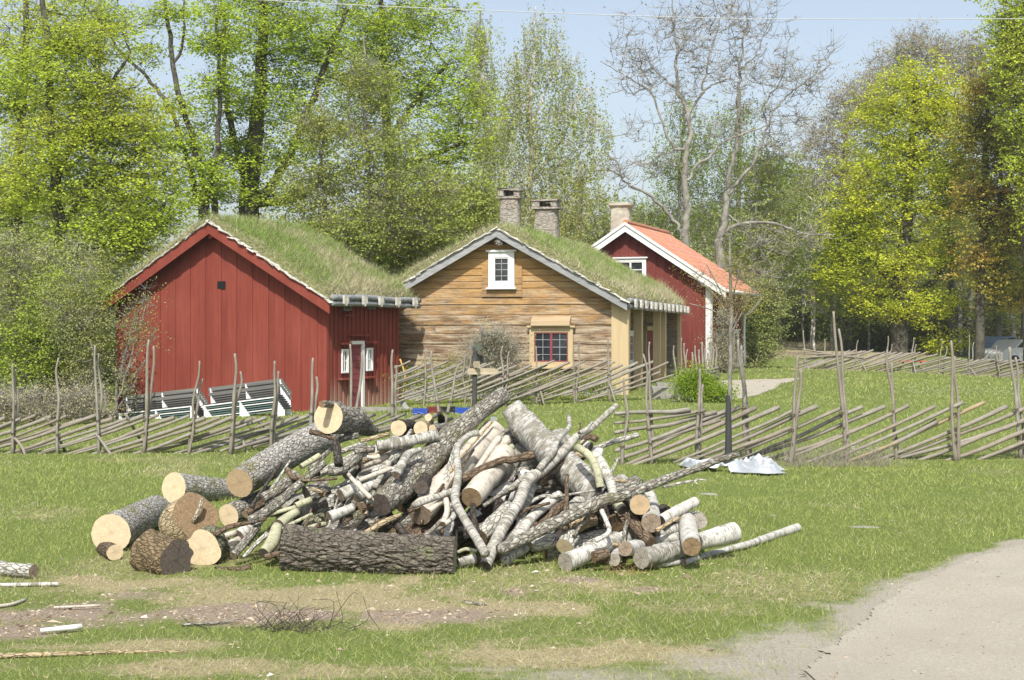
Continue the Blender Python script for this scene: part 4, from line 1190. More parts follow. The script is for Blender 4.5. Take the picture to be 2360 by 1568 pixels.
exec_logs = [
 # ---- left group on the grass
 ('oak', ('fresh', 'dark'), 'thick grey log with a broad pale sawn end, farthest left of the big logs', 0, (118, 88), [('A', 742, 1043), ('A', 1045, 885)], dict(ground=True)),
 ('oak', ('fresh', 'dark'), 'grey log lying on the grass with round pale end, left of the huge oak log', 0, (92, 62), [('A', 1163, 735), ('A', 1560, 772)], dict(yy=(20.9, 22.0))),
 ('oak', ('amber', 'dark'), 'huge mossy grey oak log sloping up the left side of the pile', 0, (186, 200), [('E', 350, 1283), ('E', 900, 940), ('E', 1560, 600)], dict(yy=(17.0, 17.9, 18.9))),
 ('grey', ('fresh', 'dark'), 'grey log tucked under the huge oak log, small round pale end showing', 0, (68, 74), [('A', 1530, 920), ('A', 1840, 795)], dict(yy=(16.9, 17.8))),
 ('rot', ('dark', 'dark'), 'short rotten stump round with split yellow brown side, in front of the left logs', 0, (138, 118), [('A', 1000, 1195), ('A', 1185, 1213)], dict(yy=(15.25, 14.95), lump=.25)),
 ('mossy', ('fresh', 'dark'), 'short round with a very broad pale heart shaped sawn face beside the rotten stump', 0, (116, 118), [('A', 1345, 1152), ('A', 1425, 1118)], dict(yy=(15.45, 15.85), lump=.35)),
 ('brown', ('fresh', None), 'small brown crotch offcut with pale arched end in front of the leftmost log', 0, (55, 40), [('A', 770, 1172), ('A', 690, 1140)], dict(yy=(15.9, 16.25), lump=.3, name='offcut')),
 ('drift', (None, None), 'pale upright splinter stuck on top of the brown split block', 0, (10, 17), [('A', 1352, 808), ('A', 1335, 880), ('A', 1292, 965)], dict(yy=(16.75, 16.7, 16.7), name='splinter')),
 ('lichen', ('old', 'old'), 'weathered log cut off by the left edge of the picture', 0, (46, 44), [('A', -140, 1262), ('A', 225, 1296)], dict(ground=True)),
 ('birch', (None, None), 'thin white birch stick lying on the ground at the left edge', 0, (12, 13), [('A', -60, 1388), ('A', 395, 1380)], dict(ground=True, name='stick')),
 ('pale', (None, None), 'short pale stick on the soil below the white birch stick', 0, (12, 9), [('L', -30, 350), ('L', 80, 335), ('L', 172, 303)], dict(ground=True, name='stick')),
 ('pale', (None, None), 'thin pale stick along the upper edge of the bare soil', 0, (8, 7), [('L', 360, 357), ('L', 520, 350), ('L', 665, 343)], dict(ground=True, name='stick')),
 ('white', (None, None), 'piece of white birch wood at the lower edge of the bare soil', 0, (15, 18), [('L', 272, 512), ('L', 400, 500), ('L', 545, 484)], dict(ground=True, name='stick')),
 ('tan', (None, None), 'long tan pole lying in the grass at the lower left corner', 0, (17, 14, 6), [('L', -80, 684), ('L', 400, 668), ('L', 950, 655), ('L', 1255, 662)], dict(ground=True, name='pole')),
 ('grey', (None, None), 'short grey stick beside the dark brush on the soil', 0, (8, 7), [('L', 1215, 472), ('L', 1400, 465), ('L', 1570, 450)], dict(ground=True, name='stick')),
 ('grey', ('old', None), 'stubby grey stick on the sandy patch below the forked birch pole', 0, (13, 8), [('M', 738, 318), ('M', 830, 332), ('M', 895, 336)], dict(ground=True, name='stick')),
 ('brown', (None, None), 'curled brown bark scrap in the grass between stump and furrowed log', 0, (6, 20), [('A', 1440, 1278), ('A', 1600, 1285), ('A', 1665, 1272)], dict(ground=True, name='bark_scrap')),
 # ---- great furrowed log in front
 ('pine', ('dark', 'grey'), 'thick dark log with deeply furrowed bark lying across the front of the pile', 0, (168, 150, 140), [('B', -135, 1330), ('B', 400, 1365), ('B', 1185, 1402)], dict(yy=(15.2, 15.15, 15.1))),
 # ---- top left
 ('grey', ('fresh', 'dark'), 'big irregular stump with a wide pale sawn face crowning the left of the pile', 0, (188, 165, 62), [('E', 1575, 385), ('E', 1900, 430), ('E', 2230, 560)], dict(yy=(16.75, 17.3, 17.9), lump=.30)),
 ('grey', ('rot', 'dark'), 'short grey log lying on top of the crowning stump', -.34, (46, 42), [('E', 1492, 190), ('E', 1745, 198)], dict(yy=(16.55, 16.95))),
 ('brown', ('fresh', 'fresh'), 'brown branch piece with two pale ends below the crowning stump', -.42, (36, 30), [('E', 1330, 570), ('E', 1500, 612), ('E', 1665, 668)], {}),
 ('dark', ('fresh', None), 'dark standing branch stub with a round pale top', -.5, (50, 56), [('E', 1690, 745), ('E', 1705, 860), ('E', 1722, 1010)], {}),
 ('greenbirch', ('amber', 'old'), 'greenish stub between the huge oak log and the grey pole', -.15, (40, 34), [('E', 1455, 905), ('E', 1200, 1055)], {}),
 ('grey', ('old', 'fresh'), 'grey branch with slanting pale upper cut under the huge oak log', -.15, (62, 66, 80), [('E', 665, 1492), ('E', 860, 1385), ('E', 1120, 1175)], {}),
 ('grey', (None, None), 'long straight grey pole leaning down the left flank of the pile', -.38, (27, 36, 38), [('G', 905, -20), ('G', 650, 200), ('G', 470, 350), ('G', 300, 455)], dict(name='pole')),
 ('brown', (None, None), 'thin brown branch lying level over the left flank', -.45, (16, 19), [('E', 1200, 1252), ('E', 1450, 1240), ('E', 1700, 1215)], dict(name='stick')),
 ('brown', ('amber', None), 'broken brown branch right of the small round pale end', -.1, (30, 28), [('G', 258, 402), ('G', 330, 345), ('G', 400, 305)], {}),
 ('greenbirch', (None, None), 'thin green twig pointing up right beside the grey pole', -.3, (13, 17), [('G', 440, 412), ('G', 560, 372), ('G', 690, 335)], dict(name='stick')),
 ('greenbirch', ('old', None), 'small green branch with an oval brown end above the green twig', -.32, (26, 26), [('G', 672, 332), ('G', 800, 280)], {}),
 ('grey', ('dark', None), 'grey log with a broad dark brown end in the upper left of the pile', -.18, (68, 60), [('G', 768, 238), ('G', 930, 165)], {}),
 ('tan', ('fresh', 'amber'), 'pale splintered chip above the broad dark brown end', -.42, (14, 10), [('G', 812, 190), ('G', 900, 218)], dict(name='wood_chip')),
 ('rot', ('amber', None), 'orange brown chip leaning between dark logs', -.35, (12, 14), [('G', 868, 232), ('G', 925, 238)], dict(name='wood_chip')),
 ('greenbirch', ('old', None), 'greenish white branch end in the lower left of the pile', -.25, (42, 30), [('G', 540, 482), ('G', 600, 430), ('G', 690, 375)], {}),
 ('greenbirch', ('dark', None), 'mossy forked birch piece with dark end standing in the grass left of the furrowed log', -.3, (44, 48, 40), [('G', 410, 722), ('G', 480, 630), ('G', 520, 500)], {}),
 ('lichen', (None, None), 'thin pale branch beside the mossy forked birch piece', -.2, (14, 20), [('G', 245, 752), ('G', 330, 665), ('G', 440, 560)], dict(name='stick')),
 ('grey', ('old', None), 'lichen spotted branch running to the grass at the lower left', -.2, (30, 30), [('G', 158, 742), ('G', 255, 630), ('G', 352, 515)], {}),
 ('brown', (None, None), 'long brown branch pointing left across the lower left of the pile', -.35, (21, 16), [('G', 0, 572), ('G', 120, 505), ('G', 280, 470), ('G', 430, 435)], dict(name='stick')),
 ('birch', ('old', None), 'white birch end with crumbly brown face between the brown branches', .0, (48, 46), [('G', 208, 575), ('G', 320, 490)], {}),
 ('pale', ('grey', None), 'smooth pale branch end behind the heart shaped round', .1, (42, 40), [('G', 110, 680), ('G', 200, 610)], {}),
 ('pale', (None, None), 'slim pale stick above the smooth pale branch end', -.05, (20, 22), [('G', 55, 592), ('G', 180, 548)], dict(name='stick')),
 ('greenbirch', (None, None), 'yellow green stick in the dark gap left of the furrowed log', -.2, (12, 15), [('G', 555, 518), ('G', 680, 460), ('G', 810, 400)], dict(name='stick')),
 ('greenbirch', (None, None), 'crooked greenish stick resting on the furrowed log', -.15, (17, 17), [('G', 740, 532), ('G', 830, 495), ('G', 925, 478)], dict(name='stick')),
 # ---- upper middle
 ('grey', ('old', None), 'short grey log with ringed end left of the long pale spotted log', -.28, (64, 56), [('F', 236, 790), ('F', 560, 745)], {}),
 ('rough', ('old', None), 'long lichen white log lying nearly level across the upper middle', -.42, (72, 84, 84), [('F', 605, 705), ('F', 1000, 650), ('F', 1600, 525)], {}),
 ('pale', ('old', None), 'smooth white branch with a blunt rounded right end under the long level log', -.12, (58, 60, 58), [('F', 328, 1038), ('F', 640, 930), ('F', 900, 845)], {}),
 ('pale', ('old', None), 'little forked stub sticking left on the smooth white branch', -.35, (26, 40), [('F', 442, 882), ('F', 560, 895), ('F', 640, 870)], dict(name='stick')),
 ('rough', ('old', None), 'crooked birch branch with round end curving up to the right in the middle', -.62, (68, 72, 54, 38), [('F', 912, 1182), ('F', 1005, 1020), ('F', 1075, 880), ('F', 1180, 810), ('F', 1335, 760)], {}),
 ('grey', ('dark', None), 'bent grey branch with a dark flared end in the upper left middle', -.34, (44, 38, 32), [('H', 122, 268), ('H', 220, 262), ('H', 320, 200), ('H', 400, 140)], {}),
 ('lichen', (None, None), 'spotted branch lying under the bent grey branch', -.1, (50, 52), [('E', 1330, 1205), ('E', 1650, 1060), ('E', 1960, 890)], {}),
 ('birch', ('old', None), 'white birch log with crumbling brown face in the left middle', -.35, (52, 46), [('H', 228, 482), ('H', 400, 400)], {}),
 ('birch', (None, 'fresh'), 'long slim white birch log rising right behind the dark ended log', -.12, (46, 34, 24), [('H', 440, 432), ('H', 620, 310), ('H', 930, 130)], {}),
 ('pale', ('old', None), 'thin cream branch above the slim white birch log', -.28, (19, 20), [('H', 390, 355), ('H', 530, 300), ('H', 680, 245)], dict(name='stick')),
 ('pale', (None, None), 'pale stick slanting down to the round dark end', -.62, (17, 20), [('H', 298, 298), ('H', 380, 395), ('H', 495, 508)], dict(name='stick')),
 ('birch', ('old', None), 'short white birch log with grey brown end just above the furrowed log', -.3, (48, 38), [('H', 126, 682), ('H', 340, 592)], {}),
 ('brown', ('amber', None), 'brown log end with a chipped tan face under the round dark end', -.3, (46, 40), [('H', 402, 595), ('H', 500, 560)], {}),
 ('rough', ('old', None), 'stubby birch end squeezed beneath the cream branches', -.28, (44, 36), [('H', 372, 512), ('H', 450, 470)], {}),
 ('lichen', ('grey', None), 'tiny grey stub touching the round dark end', -.5, (22, 22), [('H', 458, 540), ('H', 520, 530)], dict(name='stick')),
 ('grey', ('dark', 'dark'), 'massive grey log with big round dark end reaching the top of the pile', 0, (86, 104, 100, 84, 66, 60), [('B', 610, 982), ('B', 790, 830), ('B', 985, 640), ('B', 1130, 480), ('B', 1320, 320), ('B', 1565, 128)], dict(yy=(15.95, 16.35, 16.75, 17.0, 17.25, 17.6), lump=.08)),
 ('dark', ('dark', None), 'dark sawn off knot on the side of the massive grey log', 0, (50, 44), [('B', 925, 850), ('B', 960, 790)], dict(yy=(16.05, 16.4), name='knot_stub')),
 ('tan', (None, None), 'slender pale stick standing in the gap above the furrowed log', -.25, (12, 16), [('H', 305, 825), ('H', 385, 745), ('H', 470, 630)], dict(name='stick')),
 ('brown', ('amber', None), 'brown log with an oval tan end deep behind the furrowed log', .0, (40, 36), [('H', 537, 765), ('H', 660, 705)], {}),
 ('rot', ('amber', None), 'orange broken wood deep in the gap behind the furrowed log', .05, (38, 36), [('H', 690, 822), ('H', 730, 760)], dict(lump=.3)),
 ('dark', (None, None), 'dark branch slanting down behind the furrowed log', -.05, (28, 34), [('H', 655, 650), ('H', 740, 760), ('H', 850, 890)], {}),
 ('brown', ('old', None), 'short brown stick in the shade right of the white birch log', -.15, (18, 24), [('H', 262, 742), ('H', 312, 672)], dict(name='stick')),
 # ---- centre
 ('pale', ('old', 'fresh'), 'broad cream birch log rising steeply through the centre', 0, (86, 92, 92, 94), [('B', 912, 1062), ('B', 1090, 850), ('B', 1290, 640), ('B', 1490, 420)], dict(yy=(16.0, 16.5, 17.0, 17.45))),
 ('thin', (None, None), 'crooked thin branch hanging down over the centre to the fork', -.62, (24, 20, 28, 33, 30, 34), [('B', 1372, 428), ('B', 1290, 450), ('B', 1205, 550), ('B', 1212, 760), ('B', 1188, 940), ('B', 1240, 1060), ('B', 1330, 1210), ('B', 1425, 1370)], dict(name='pole')),
 ('thin', ('dark', None), 'long thin birch pole rising from the furrowed log, upper right', 0, (42, 40, 40, 38, 36, 34, 24, 20), [('I', 515, 792), ('I', 575, 600), ('I', 660, 430), ('I', 765, 262), ('I', 830, 110), ('I', 940, 32), ('J', 170, 380), ('J', 285, 262), ('J', 400, 190), ('J', 595, 15)], dict(yy=(15.2, 15.42, 15.62, 15.85, 16.1, 16.3, 16.6, 16.8, 16.95, 17.1), name='pole', branches=[('thin', (18, 13), [('J', 300, 235), ('J', 345, 215), ('J', 400, 152)], -.6), ('brown', (9, 5), [('J', 290, 240), ('J', 305, 190), ('J', 302, 155)], -.6)])),
 ('rough', (None, None), 'short curved birch branch leaning behind the long thin pole', -.55, (24, 24, 18, 15), [('J', -20, 520), ('J', 80, 400), ('J', 130, 290), ('J', 215, 190), ('J', 212, 100)], dict(name='stick')),
 ('pale', ('rot', None), 'smooth grey log with a rotten hollow brown end in the centre', 0, (80, 82, 80), [('B', 1315, 932), ('B', 1450, 770), ('B', 1575, 590)], dict(yy=(15.95, 16.45, 16.9))),
 ('white', ('dark', None), 'bright white birch log with a black crack below the hollow ended log', 0, (62, 70, 72), [('I', 395, 425), ('I', 600, 262), ('I', 830, 95)], dict(yy=(16.25, 16.6, 16.95))),
 ('pale', (None, None), 'slim cream branch beside the broad cream log', -.1, (20, 24), [('B', 1335, 745), ('B', 1440, 590), ('B', 1530, 470)], {}),
 ('pale', (None, 'amber'), 'cream branch with a pale tan upper end right of the broad cream log', .0, (28, 34), [('B', 1330, 780), ('B', 1480, 620), ('B', 1600, 478)], {}),
 ('greenbirch', (None, None), 'pale green branch with a forked tip in the centre', -.12, (20, 24), [('B', 1420, 692), ('B', 1530, 610), ('B', 1635, 535)], dict(name='stick')),
 ('brown', (None, None), 'long brown branch crossing the centre toward the rough white trunk', -.40, (28, 26, 32), [('B', 1235, 795), ('B', 1400, 705), ('B', 1560, 640), ('C', 250, 640), ('C', 430, 598)], dict(name='pole')),
 ('thin', (None, None), 'short thin stick on the lower end of the broad cream log', -.58, (22, 24), [('B', 862, 995), ('B', 1010, 940), ('B', 1180, 878)], dict(name='stick')),
 ('pale', ('amber', None), 'pale stick under the broad cream log pointing right', -.45, (22, 22), [('B', 982, 1042), ('B', 1050, 985), ('B', 1115, 945)], dict(name='stick')),
 ('pale', (None, 'rot'), 'bent cream stick hanging behind the crooked branch', -.5, (21, 22), [('B', 1108, 905), ('B', 1128, 1030), ('B', 1092, 1138)], dict(name='stick')),
 ('thin', (None, None), 'short side stick below the bent cream stick', -.5, (17, 19), [('B', 1110, 1138), ('B', 1160, 1100), ('B', 1195, 1050)], dict(name='stick')),
 ('birch', ('dark', None), 'birch branch standing behind the right end of the furrowed log', -.15, (24, 27), [('I', 222, 548), ('I', 255, 440), ('I', 272, 290)], {}),
 ('lichen', ('rot', None), 'lichen grey log with an orange rotten end low in the centre', -.02, (58, 60, 62), [('I', 478, 520), ('I', 580, 425), ('I', 700, 320)], dict(lump=.12)),
 ('rough', ('grey', None), 'short birch log lying on the grass beside the furrowed log', -.1, (30, 34), [('I', 318, 722), ('I', 440, 685)], {}),
 ('greenbirch', (None, None), 'thin greenish twig right of the furrowed log', -.2, (12, 14), [('I', 312, 640), ('I', 370, 615), ('I', 450, 632)], dict(name='stick')),
 ('brown', (None, None), 'fallen branch in the shade at the foot of the forked pole', .05, (34, 30), [('I', 460, 740), ('I', 560, 690), ('I', 680, 600)], {}),
 # ---- right centre
 ('rough', ('grey', 'dark'), 'huge rough trunk with peeling white bark slanting down the right of the centre', 0, (70, 104, 108, 112, 112, 104), [('C', 250, 232), ('C', 390, 395), ('C', 540, 550), ('C', 690, 700), ('C', 830, 830), ('C', 960, 955)], dict(yy=(17.1, 17.0, 16.85, 16.7, 16.55, 16.4), lump=.18)),
 ('greenbirch', (None, 'dark'), 'bent green tinged branch with a dark cut end on the rough trunk', 0, (26, 30, 28), [('C', 770, 540), ('C', 860, 605), ('C', 920, 720), ('C', 946, 852)], dict(yy=(16.35, 16.2, 16.1, 16.05))),
 ('birch', (None, None), 'curved white birch branch arching over the right shoulder of the pile', 0, (42, 38, 30), [('C', 895, 600), ('C', 965, 690), ('C', 1022, 810), ('C', 1052, 935)], dict(yy=(16.5, 16.35, 16.25, 16.2))),
 ('birch', ('dark', None), 'short birch round perched behind the bent green branch', .1, (40, 40), [('C', 868, 545), ('C', 800, 520)], {}),
 ('white', (None, None), 'white birch stump end behind the curved white branch', .25, (55, 50), [('C', 945, 610), ('C', 880, 590)], {}),
 ('lichen', (None, None), 'grey branch pointing at the start of the right fence', .35, (22, 20), [('J', 350, 400), ('J', 500, 330), ('J', 640, 285), ('J', 765, 252)], dict(name='pole')),
 ('brown', ('old', None), 'dark twig end right of the long thin pole', .2, (24, 18), [('J', 432, 290), ('J', 380, 265), ('J', 320, 290)], dict(name='stick')),
 ('grey', (None, None), 'very long grey pole reaching from the lower centre out to the silver tarpaulin', 0, (45, 46, 44, 42, 40, 36, 30, 26), [('C', 160, 1345), ('C', 420, 1215), ('C', 700, 1080), ('C', 980, 950), ('D', 130, 665), ('D', 400, 560), ('D', 560, 500), ('D', 700, 445), ('D', 880, 385), ('D', 1080, 308), ('D', 1275, 250)], dict(yy=(15.25, 15.45, 15.65, 15.75, 15.8, 15.9, 16.0, 16.1, 16.2, 16.35, 16.5), name='pole', branches=[('grey', (14, 14), [('D', 440, 545), ('D', 250, 575), ('D', 100, 607)], -.2), ('lichen', (13, 9), [('D', 560, 565), ('D', 700, 530), ('D', 850, 505), ('D', 900, 492), ('D', 985, 497)], -.5), ('lichen', (6, 3), [('D', 850, 500), ('D', 885, 530), ('D', 908, 540)], -.5)])),
 ('grey', ('amber', None), 'grey log with a clean round tan end near the right side of the pile', 0, (88, 84), [('D', 335, 735), ('D', 300, 655)], dict(yy=(15.75, 16.6))),
 ('birch', ('old', None), 'birch log with mottled brown end below the clean tan end', 0, (84, 78, 66), [('D', 445, 908), ('D', 440, 790), ('D', 428, 670)], dict(yy=(15.65, 16.2, 16.7))),
 ('birch', ('dark', 'rot'), 'ringed white birch log pointing up right from the mottled brown end', -.1, (54, 46), [('D', 540, 885), ('D', 700, 790), ('D', 872, 702)], {}),
 ('tan', (None, None), 'tan stick lying under the ringed white birch log', -.25, (20, 16), [('D', 498, 980), ('D', 610, 910), ('D', 715, 850)], dict(name='stick')),
 ('birch', ('rot', None), 'white birch log with an orange brown face pointing at the viewer on the right', 0, (80, 82, 66), [('D', 828, 1132), ('D', 805, 1000), ('D', 780, 862)], dict(yy=(15.1, 15.6, 16.2))),
 ('lichen', ('grey', None), 'round lichen covered log end behind the orange faced birch log', 0, (66, 62), [('D', 908, 892), ('D', 880, 860)], dict(yy=(16.0, 16.6))),
 ('birch', ('old', 'grey'), 'fat ringed birch log resting on the grass at the right', 0, (74, 84, 92), [('D', 890, 1085), ('D', 1060, 1045), ('D', 1240, 1000)], dict(yy=(15.75, 15.85, 16.0))),
 ('birch', ('old', 'grey'), 'long slim birch pole stretching over the grass farthest right', 0, (26, 28, 34, 40), [('D', 760, 1292), ('D', 960, 1220), ('D', 1200, 1157), ('D', 1400, 1105), ('D', 1620, 1030), ('D', 1842, 958)], dict(ground=True, name='pole')),
 ('birch', ('old', None), 'short thin birch piece in line with the long slim pole', 0, (25, 25), [('D', 455, 1312), ('D', 600, 1300), ('D', 745, 1278)], dict(ground=True)),
 ('rough', ('grey', 'dark'), 'knobbly old birch log with a wide crusty end on the grass', 0, (88, 86, 84), [('D', 345, 1250), ('D', 520, 1205), ('D', 720, 1160)], dict(yy=(15.2, 15.4, 15.65), lump=.15)),
 ('birch', ('old', 'grey'), 'stubby birch log with a round speckled end between two others at the front right', 0, (66, 66), [('D', 198, 1153), ('D', 325, 1140)], dict(yy=(15.2, 15.55))),
 ('birch', ('grey', None), 'small birch end poking out under the stubby speckled one', 0, (54, 50), [('D', 88, 1258), ('D', 140, 1190)], dict(yy=(15.25, 15.7))),
 ('rough', (None, None), 'mottled birch log in the stack behind the knobbly old one', .15, (44, 46), [('D', 480, 1012), ('D', 710, 962)], {}),
 ('birch', (None, None), 'lower white birch log seen behind the knobbly old one', .1, (42, 42), [('D', 480, 1085), ('D', 710, 1040)], {}),
 ('brown', ('rot', None), 'brown branch with reddish oval end in the right stack', -.1, (48, 58, 60), [('D', 442, 1090), ('D', 340, 985), ('D', 240, 850)], {}),
 ('birch', ('grey', None), 'white birch log with a bleached end nearest to the viewer', 0, (80, 72, 66, 60), [('K', 548, 635), ('K', 720, 570), ('K', 950, 470), ('K', 1160, 390)], dict(yy=(15.2, 15.4, 15.75, 16.05))),
 ('brown', ('rot', None), 'dark broken log end lying on the bleached white birch log', -.3, (50, 46), [('K', 800, 592), ('K', 930, 555)], {}),
 ('lichen', ('fresh', None), 'upright stump piece with a tan torn face behind the bleached end', -.05, (74, 66), [('K', 545, 500), ('K', 610, 400)], dict(lump=.2)),
 ('tan', (None, None), 'peeled fibrous tan log under the very long grey pole', .0, (54, 58), [('K', 615, 335), ('K', 700, 290), ('K', 800, 240)], dict(lump=.15)),
 ('lichen', ('rot', None), 'grey log with dark oval end under the very long grey pole', .02, (54, 60), [('K', 240, 480), ('K', 340, 465), ('K', 460, 435)], {}),
 ('birch', (None, None), 'crooked birch branch rising above the very long grey pole', -.12, (38, 38), [('C', 300, 1240), ('C', 420, 1080), ('C', 560, 960), ('C', 635, 915)], {}),
 ('brown', (None, None), 'brown branch alongside the crooked birch branch', -.05, (28, 30), [('C', 480, 1152), ('C', 560, 1078), ('C', 655, 980)], {}),
 ('rough', (None, None), 'speckled birch log running into the grass right of the fork', -.08, (52, 48), [('K', 0, 622), ('K', 90, 560), ('K', 190, 500)], {}),
 ('rough', (None, None), 'thin mottled birch branch parallel behind the long thin pole', -.12, (26, 30), [('C', 180, 1295), ('C', 295, 1180), ('C', 380, 950), ('C', 450, 790)], {}),
 ('rot', ('rot', None), 'orange rotten log end under the rough peeling trunk', .05, (58, 56), [('K', 1010, 312), ('K', 980, 250)], dict(lump=.2)),
 ('birch', (None, None), 'dangling crooked birch twig on the right of the pile', -.42, (21, 19), [('K', 870, 170), ('K', 915, 270), ('K', 938, 365), ('K', 822, 442)], dict(name='stick')),
 ('greenbirch', ('dark', None), 'short greenish pipe like birch end beside the clean tan end', -.2, (38, 34), [('C', 1120, 1030), ('C', 1080, 985)], {}),
 ('rough', (None, None), 'shaded birch log between the rough trunk and the long grey pole', .1, (50, 52), [('K', 430, 300), ('K', 560, 190), ('K', 690, 90)], {}),
 ('birch', (None, None), 'birch log leaning against the far side under the clean tan end', .2, (46, 60), [('D', 470, 760), ('D', 420, 640)], {}),
 # ---- small ends along the top
 ('dark', ('fresh', None), 'dark barked wedge with a triangular pale face on top of the pile', 0, (118, 88), [('F', 955, 400), ('F', 1150, 370)], dict(yy=(17.0, 17.5), lump=.35)),
 ('tan', ('fresh', None), 'round with a cracked pale face next to the triangular wedge', 0, (108, 96), [('F', 1318, 415), ('F', 1400, 380)], dict(yy=(16.9, 17.4))),
 ('grey', ('fresh', None), 'small round pale ended branch right of the cracked pale face', 0, (60, 56), [('F', 1515, 422), ('F', 1780, 375)], dict(yy=(16.9, 17.3))),
 ('lichen', ('fresh', None), 'stub with a pale rounded top standing behind the cracked pale face', 0, (58, 64), [('F', 1442, 235), ('F', 1465, 330)], dict(yy=(17.3, 17.6), lump=.2)),
 ('dark', (None, None), 'dark charred looking stub standing on the top of the pile', 0, (30, 66), [('F', 1640, 165), ('F', 1660, 290)], dict(yy=(17.2, 17.4), lump=.3)),
 ('tan', ('amber', None), 'pale peeled branch lying along the top in front of the wedge', -.3, (30, 30), [('F', 330, 622), ('F', 560, 570), ('F', 800, 505)], {}),
 ('grey', (None, None), 'grey log in the hollow right of the crowning stump', -.1, (46, 46), [('F', -20, 610), ('F', 150, 560), ('F', 300, 530)], {}),
 ('lichen', (None, None), 'lichen grey branch along the upper left of the level log', -.1, (40, 42), [('F', 0, 800), ('F', 200, 730), ('F', 420, 650)], {}),
]
for kind, ends, label, d, r, pts, kw in exec_logs:
    log(kind, ends, label, d, r, pts, **kw)

# the brown split block: a standing round, its dark top facing up and to the viewer
root = log('tan', ('rot', 'fresh'), 'broad split block with a brown weathered top and cracked pale side', 0, (150, 158), [('A', 1310, 930), ('A', 1225, 1035)], yy=(16.75, 16.95), lump=.25, name='wood_block')

# loose thin sticks tangled over the heap
R = np.random.default_rng(9)
for i in range(60):
    u = R.uniform(600, 1500); top = np.interp(u, [600, 760, 900, 1150, 1330, 1500], [1090, 1010, 1010, 1000, 1030, 1150])
    v = R.uniform(top, 1270); a = R.normal(-.75, .45) if u < 1250 else R.normal(-.5, .7)
    ln = R.uniform(60, 170); du, dv = math.cos(a) * ln / 2, math.sin(a) * ln / 2
    k = ['grey', 'brown', 'thin', 'dark', 'lichen', 'tan'][R.integers(0, 6)]
    b = R.normal(0, 9, 2); r_ = R.uniform(3.0, 7.5)
    reg = 'left' if u < 900 else 'middle' if u < 1200 else 'right'
    log(k, (None, None), 'thin %s stick tangled among the logs in the %s part of the pile' % ({'thin': 'pale birch', 'lichen': 'spotted'}.get(k, k), reg), R.uniform(-.3, -.02), (r_, r_ * .6),
        [('O', u - du, v - dv), ('O', u + b[0], v + b[1]), ('O', u + du, v + dv)] if dv > 0 else [('O', u - du, min(1285, v - dv)), ('O', u + b[0], v + b[1]), ('O', u + du, v + dv)], name='stick', group='thin sticks tangled in the woodpile')

# dark logs deep in the gaps
R = np.random.default_rng(4)
for i in range(96):
    u = R.uniform(650, 1560); 
    top = np.interp(u, [540, 640, 785, 800, 900, 1150, 1330, 1420, 1600], [1170, 1150, 1090, 1000, 990, 985, 1010, 1140, 1190])
    v = R.uniform(top + 40, 1285)
    a = R.uniform(-.9, -.25) if u < 1300 else R.uniform(-.9, .3)
    ln = R.uniform(90, 190); k = ['grey', 'brown', 'rough', 'lichen', 'dark', 'mossy'][R.integers(0, 6)]
    du, dv = math.cos(a) * ln / 2, math.sin(a) * ln / 2
    rr = R.uniform(14, 30)
    v0, v1 = v - dv, v + dv
    u1_ = 0; u0_, u1_ = max(640, u - du), min(1610, u + du)
    log(k, (['dark', 'old', 'rot'][R.integers(0, 3)], None), '%s deep in the dark gaps of the %s part of the woodpile' % ({'grey': 'grey log', 'brown': 'brown log', 'rough': 'mottled birch log', 'lichen': 'pale lichen log', 'dark': 'blackish log', 'mossy': 'mossy log'}[k], 'left' if u < 950 else 'middle' if u < 1250 else 'right'), R.uniform(.30, .85), rr, [('O', u0_, min(v0, 1285)), ('O', u1_, max(v1, top + 20))], group='dark logs deep inside the woodpile')
# ------------------------------------------------------------------ roundpole fences
def mat_pole(name, c1, c2):
    t = NT(name, 0.9, 0.1)
    a = t.attr('bc', 'Vector')
    n = t.noise(t.scale(a, (1, 1, .12)), 45, 4, .7); m_ = t.noise(a, 3, 3)
    col = t.ramp(n, [(.3, c1), (.7, c2)])
    col = t.mix(t.ramp(m_, [(.5, 0.0), (.7, .45)]), col, tuple(x * 1.35 for x in c2))
    col = t.mix(t.math('MULTIPLY', t.orand(), .35), col, (.20, .15, .095))
    t.bump(n, .006)
    return t.done(col)
M_POLE = mat_pole('weathered_pole', (.17, .155, .13), (.34, .32, .275))
M_POLEN = mat_pole('newer_pole', (.26, .20, .12), (.42, .34, .22))
M_TIE = mat_plain('twisted_withy', (.11, .085, .06), .9, .3)
FR = np.random.default_rng(12)

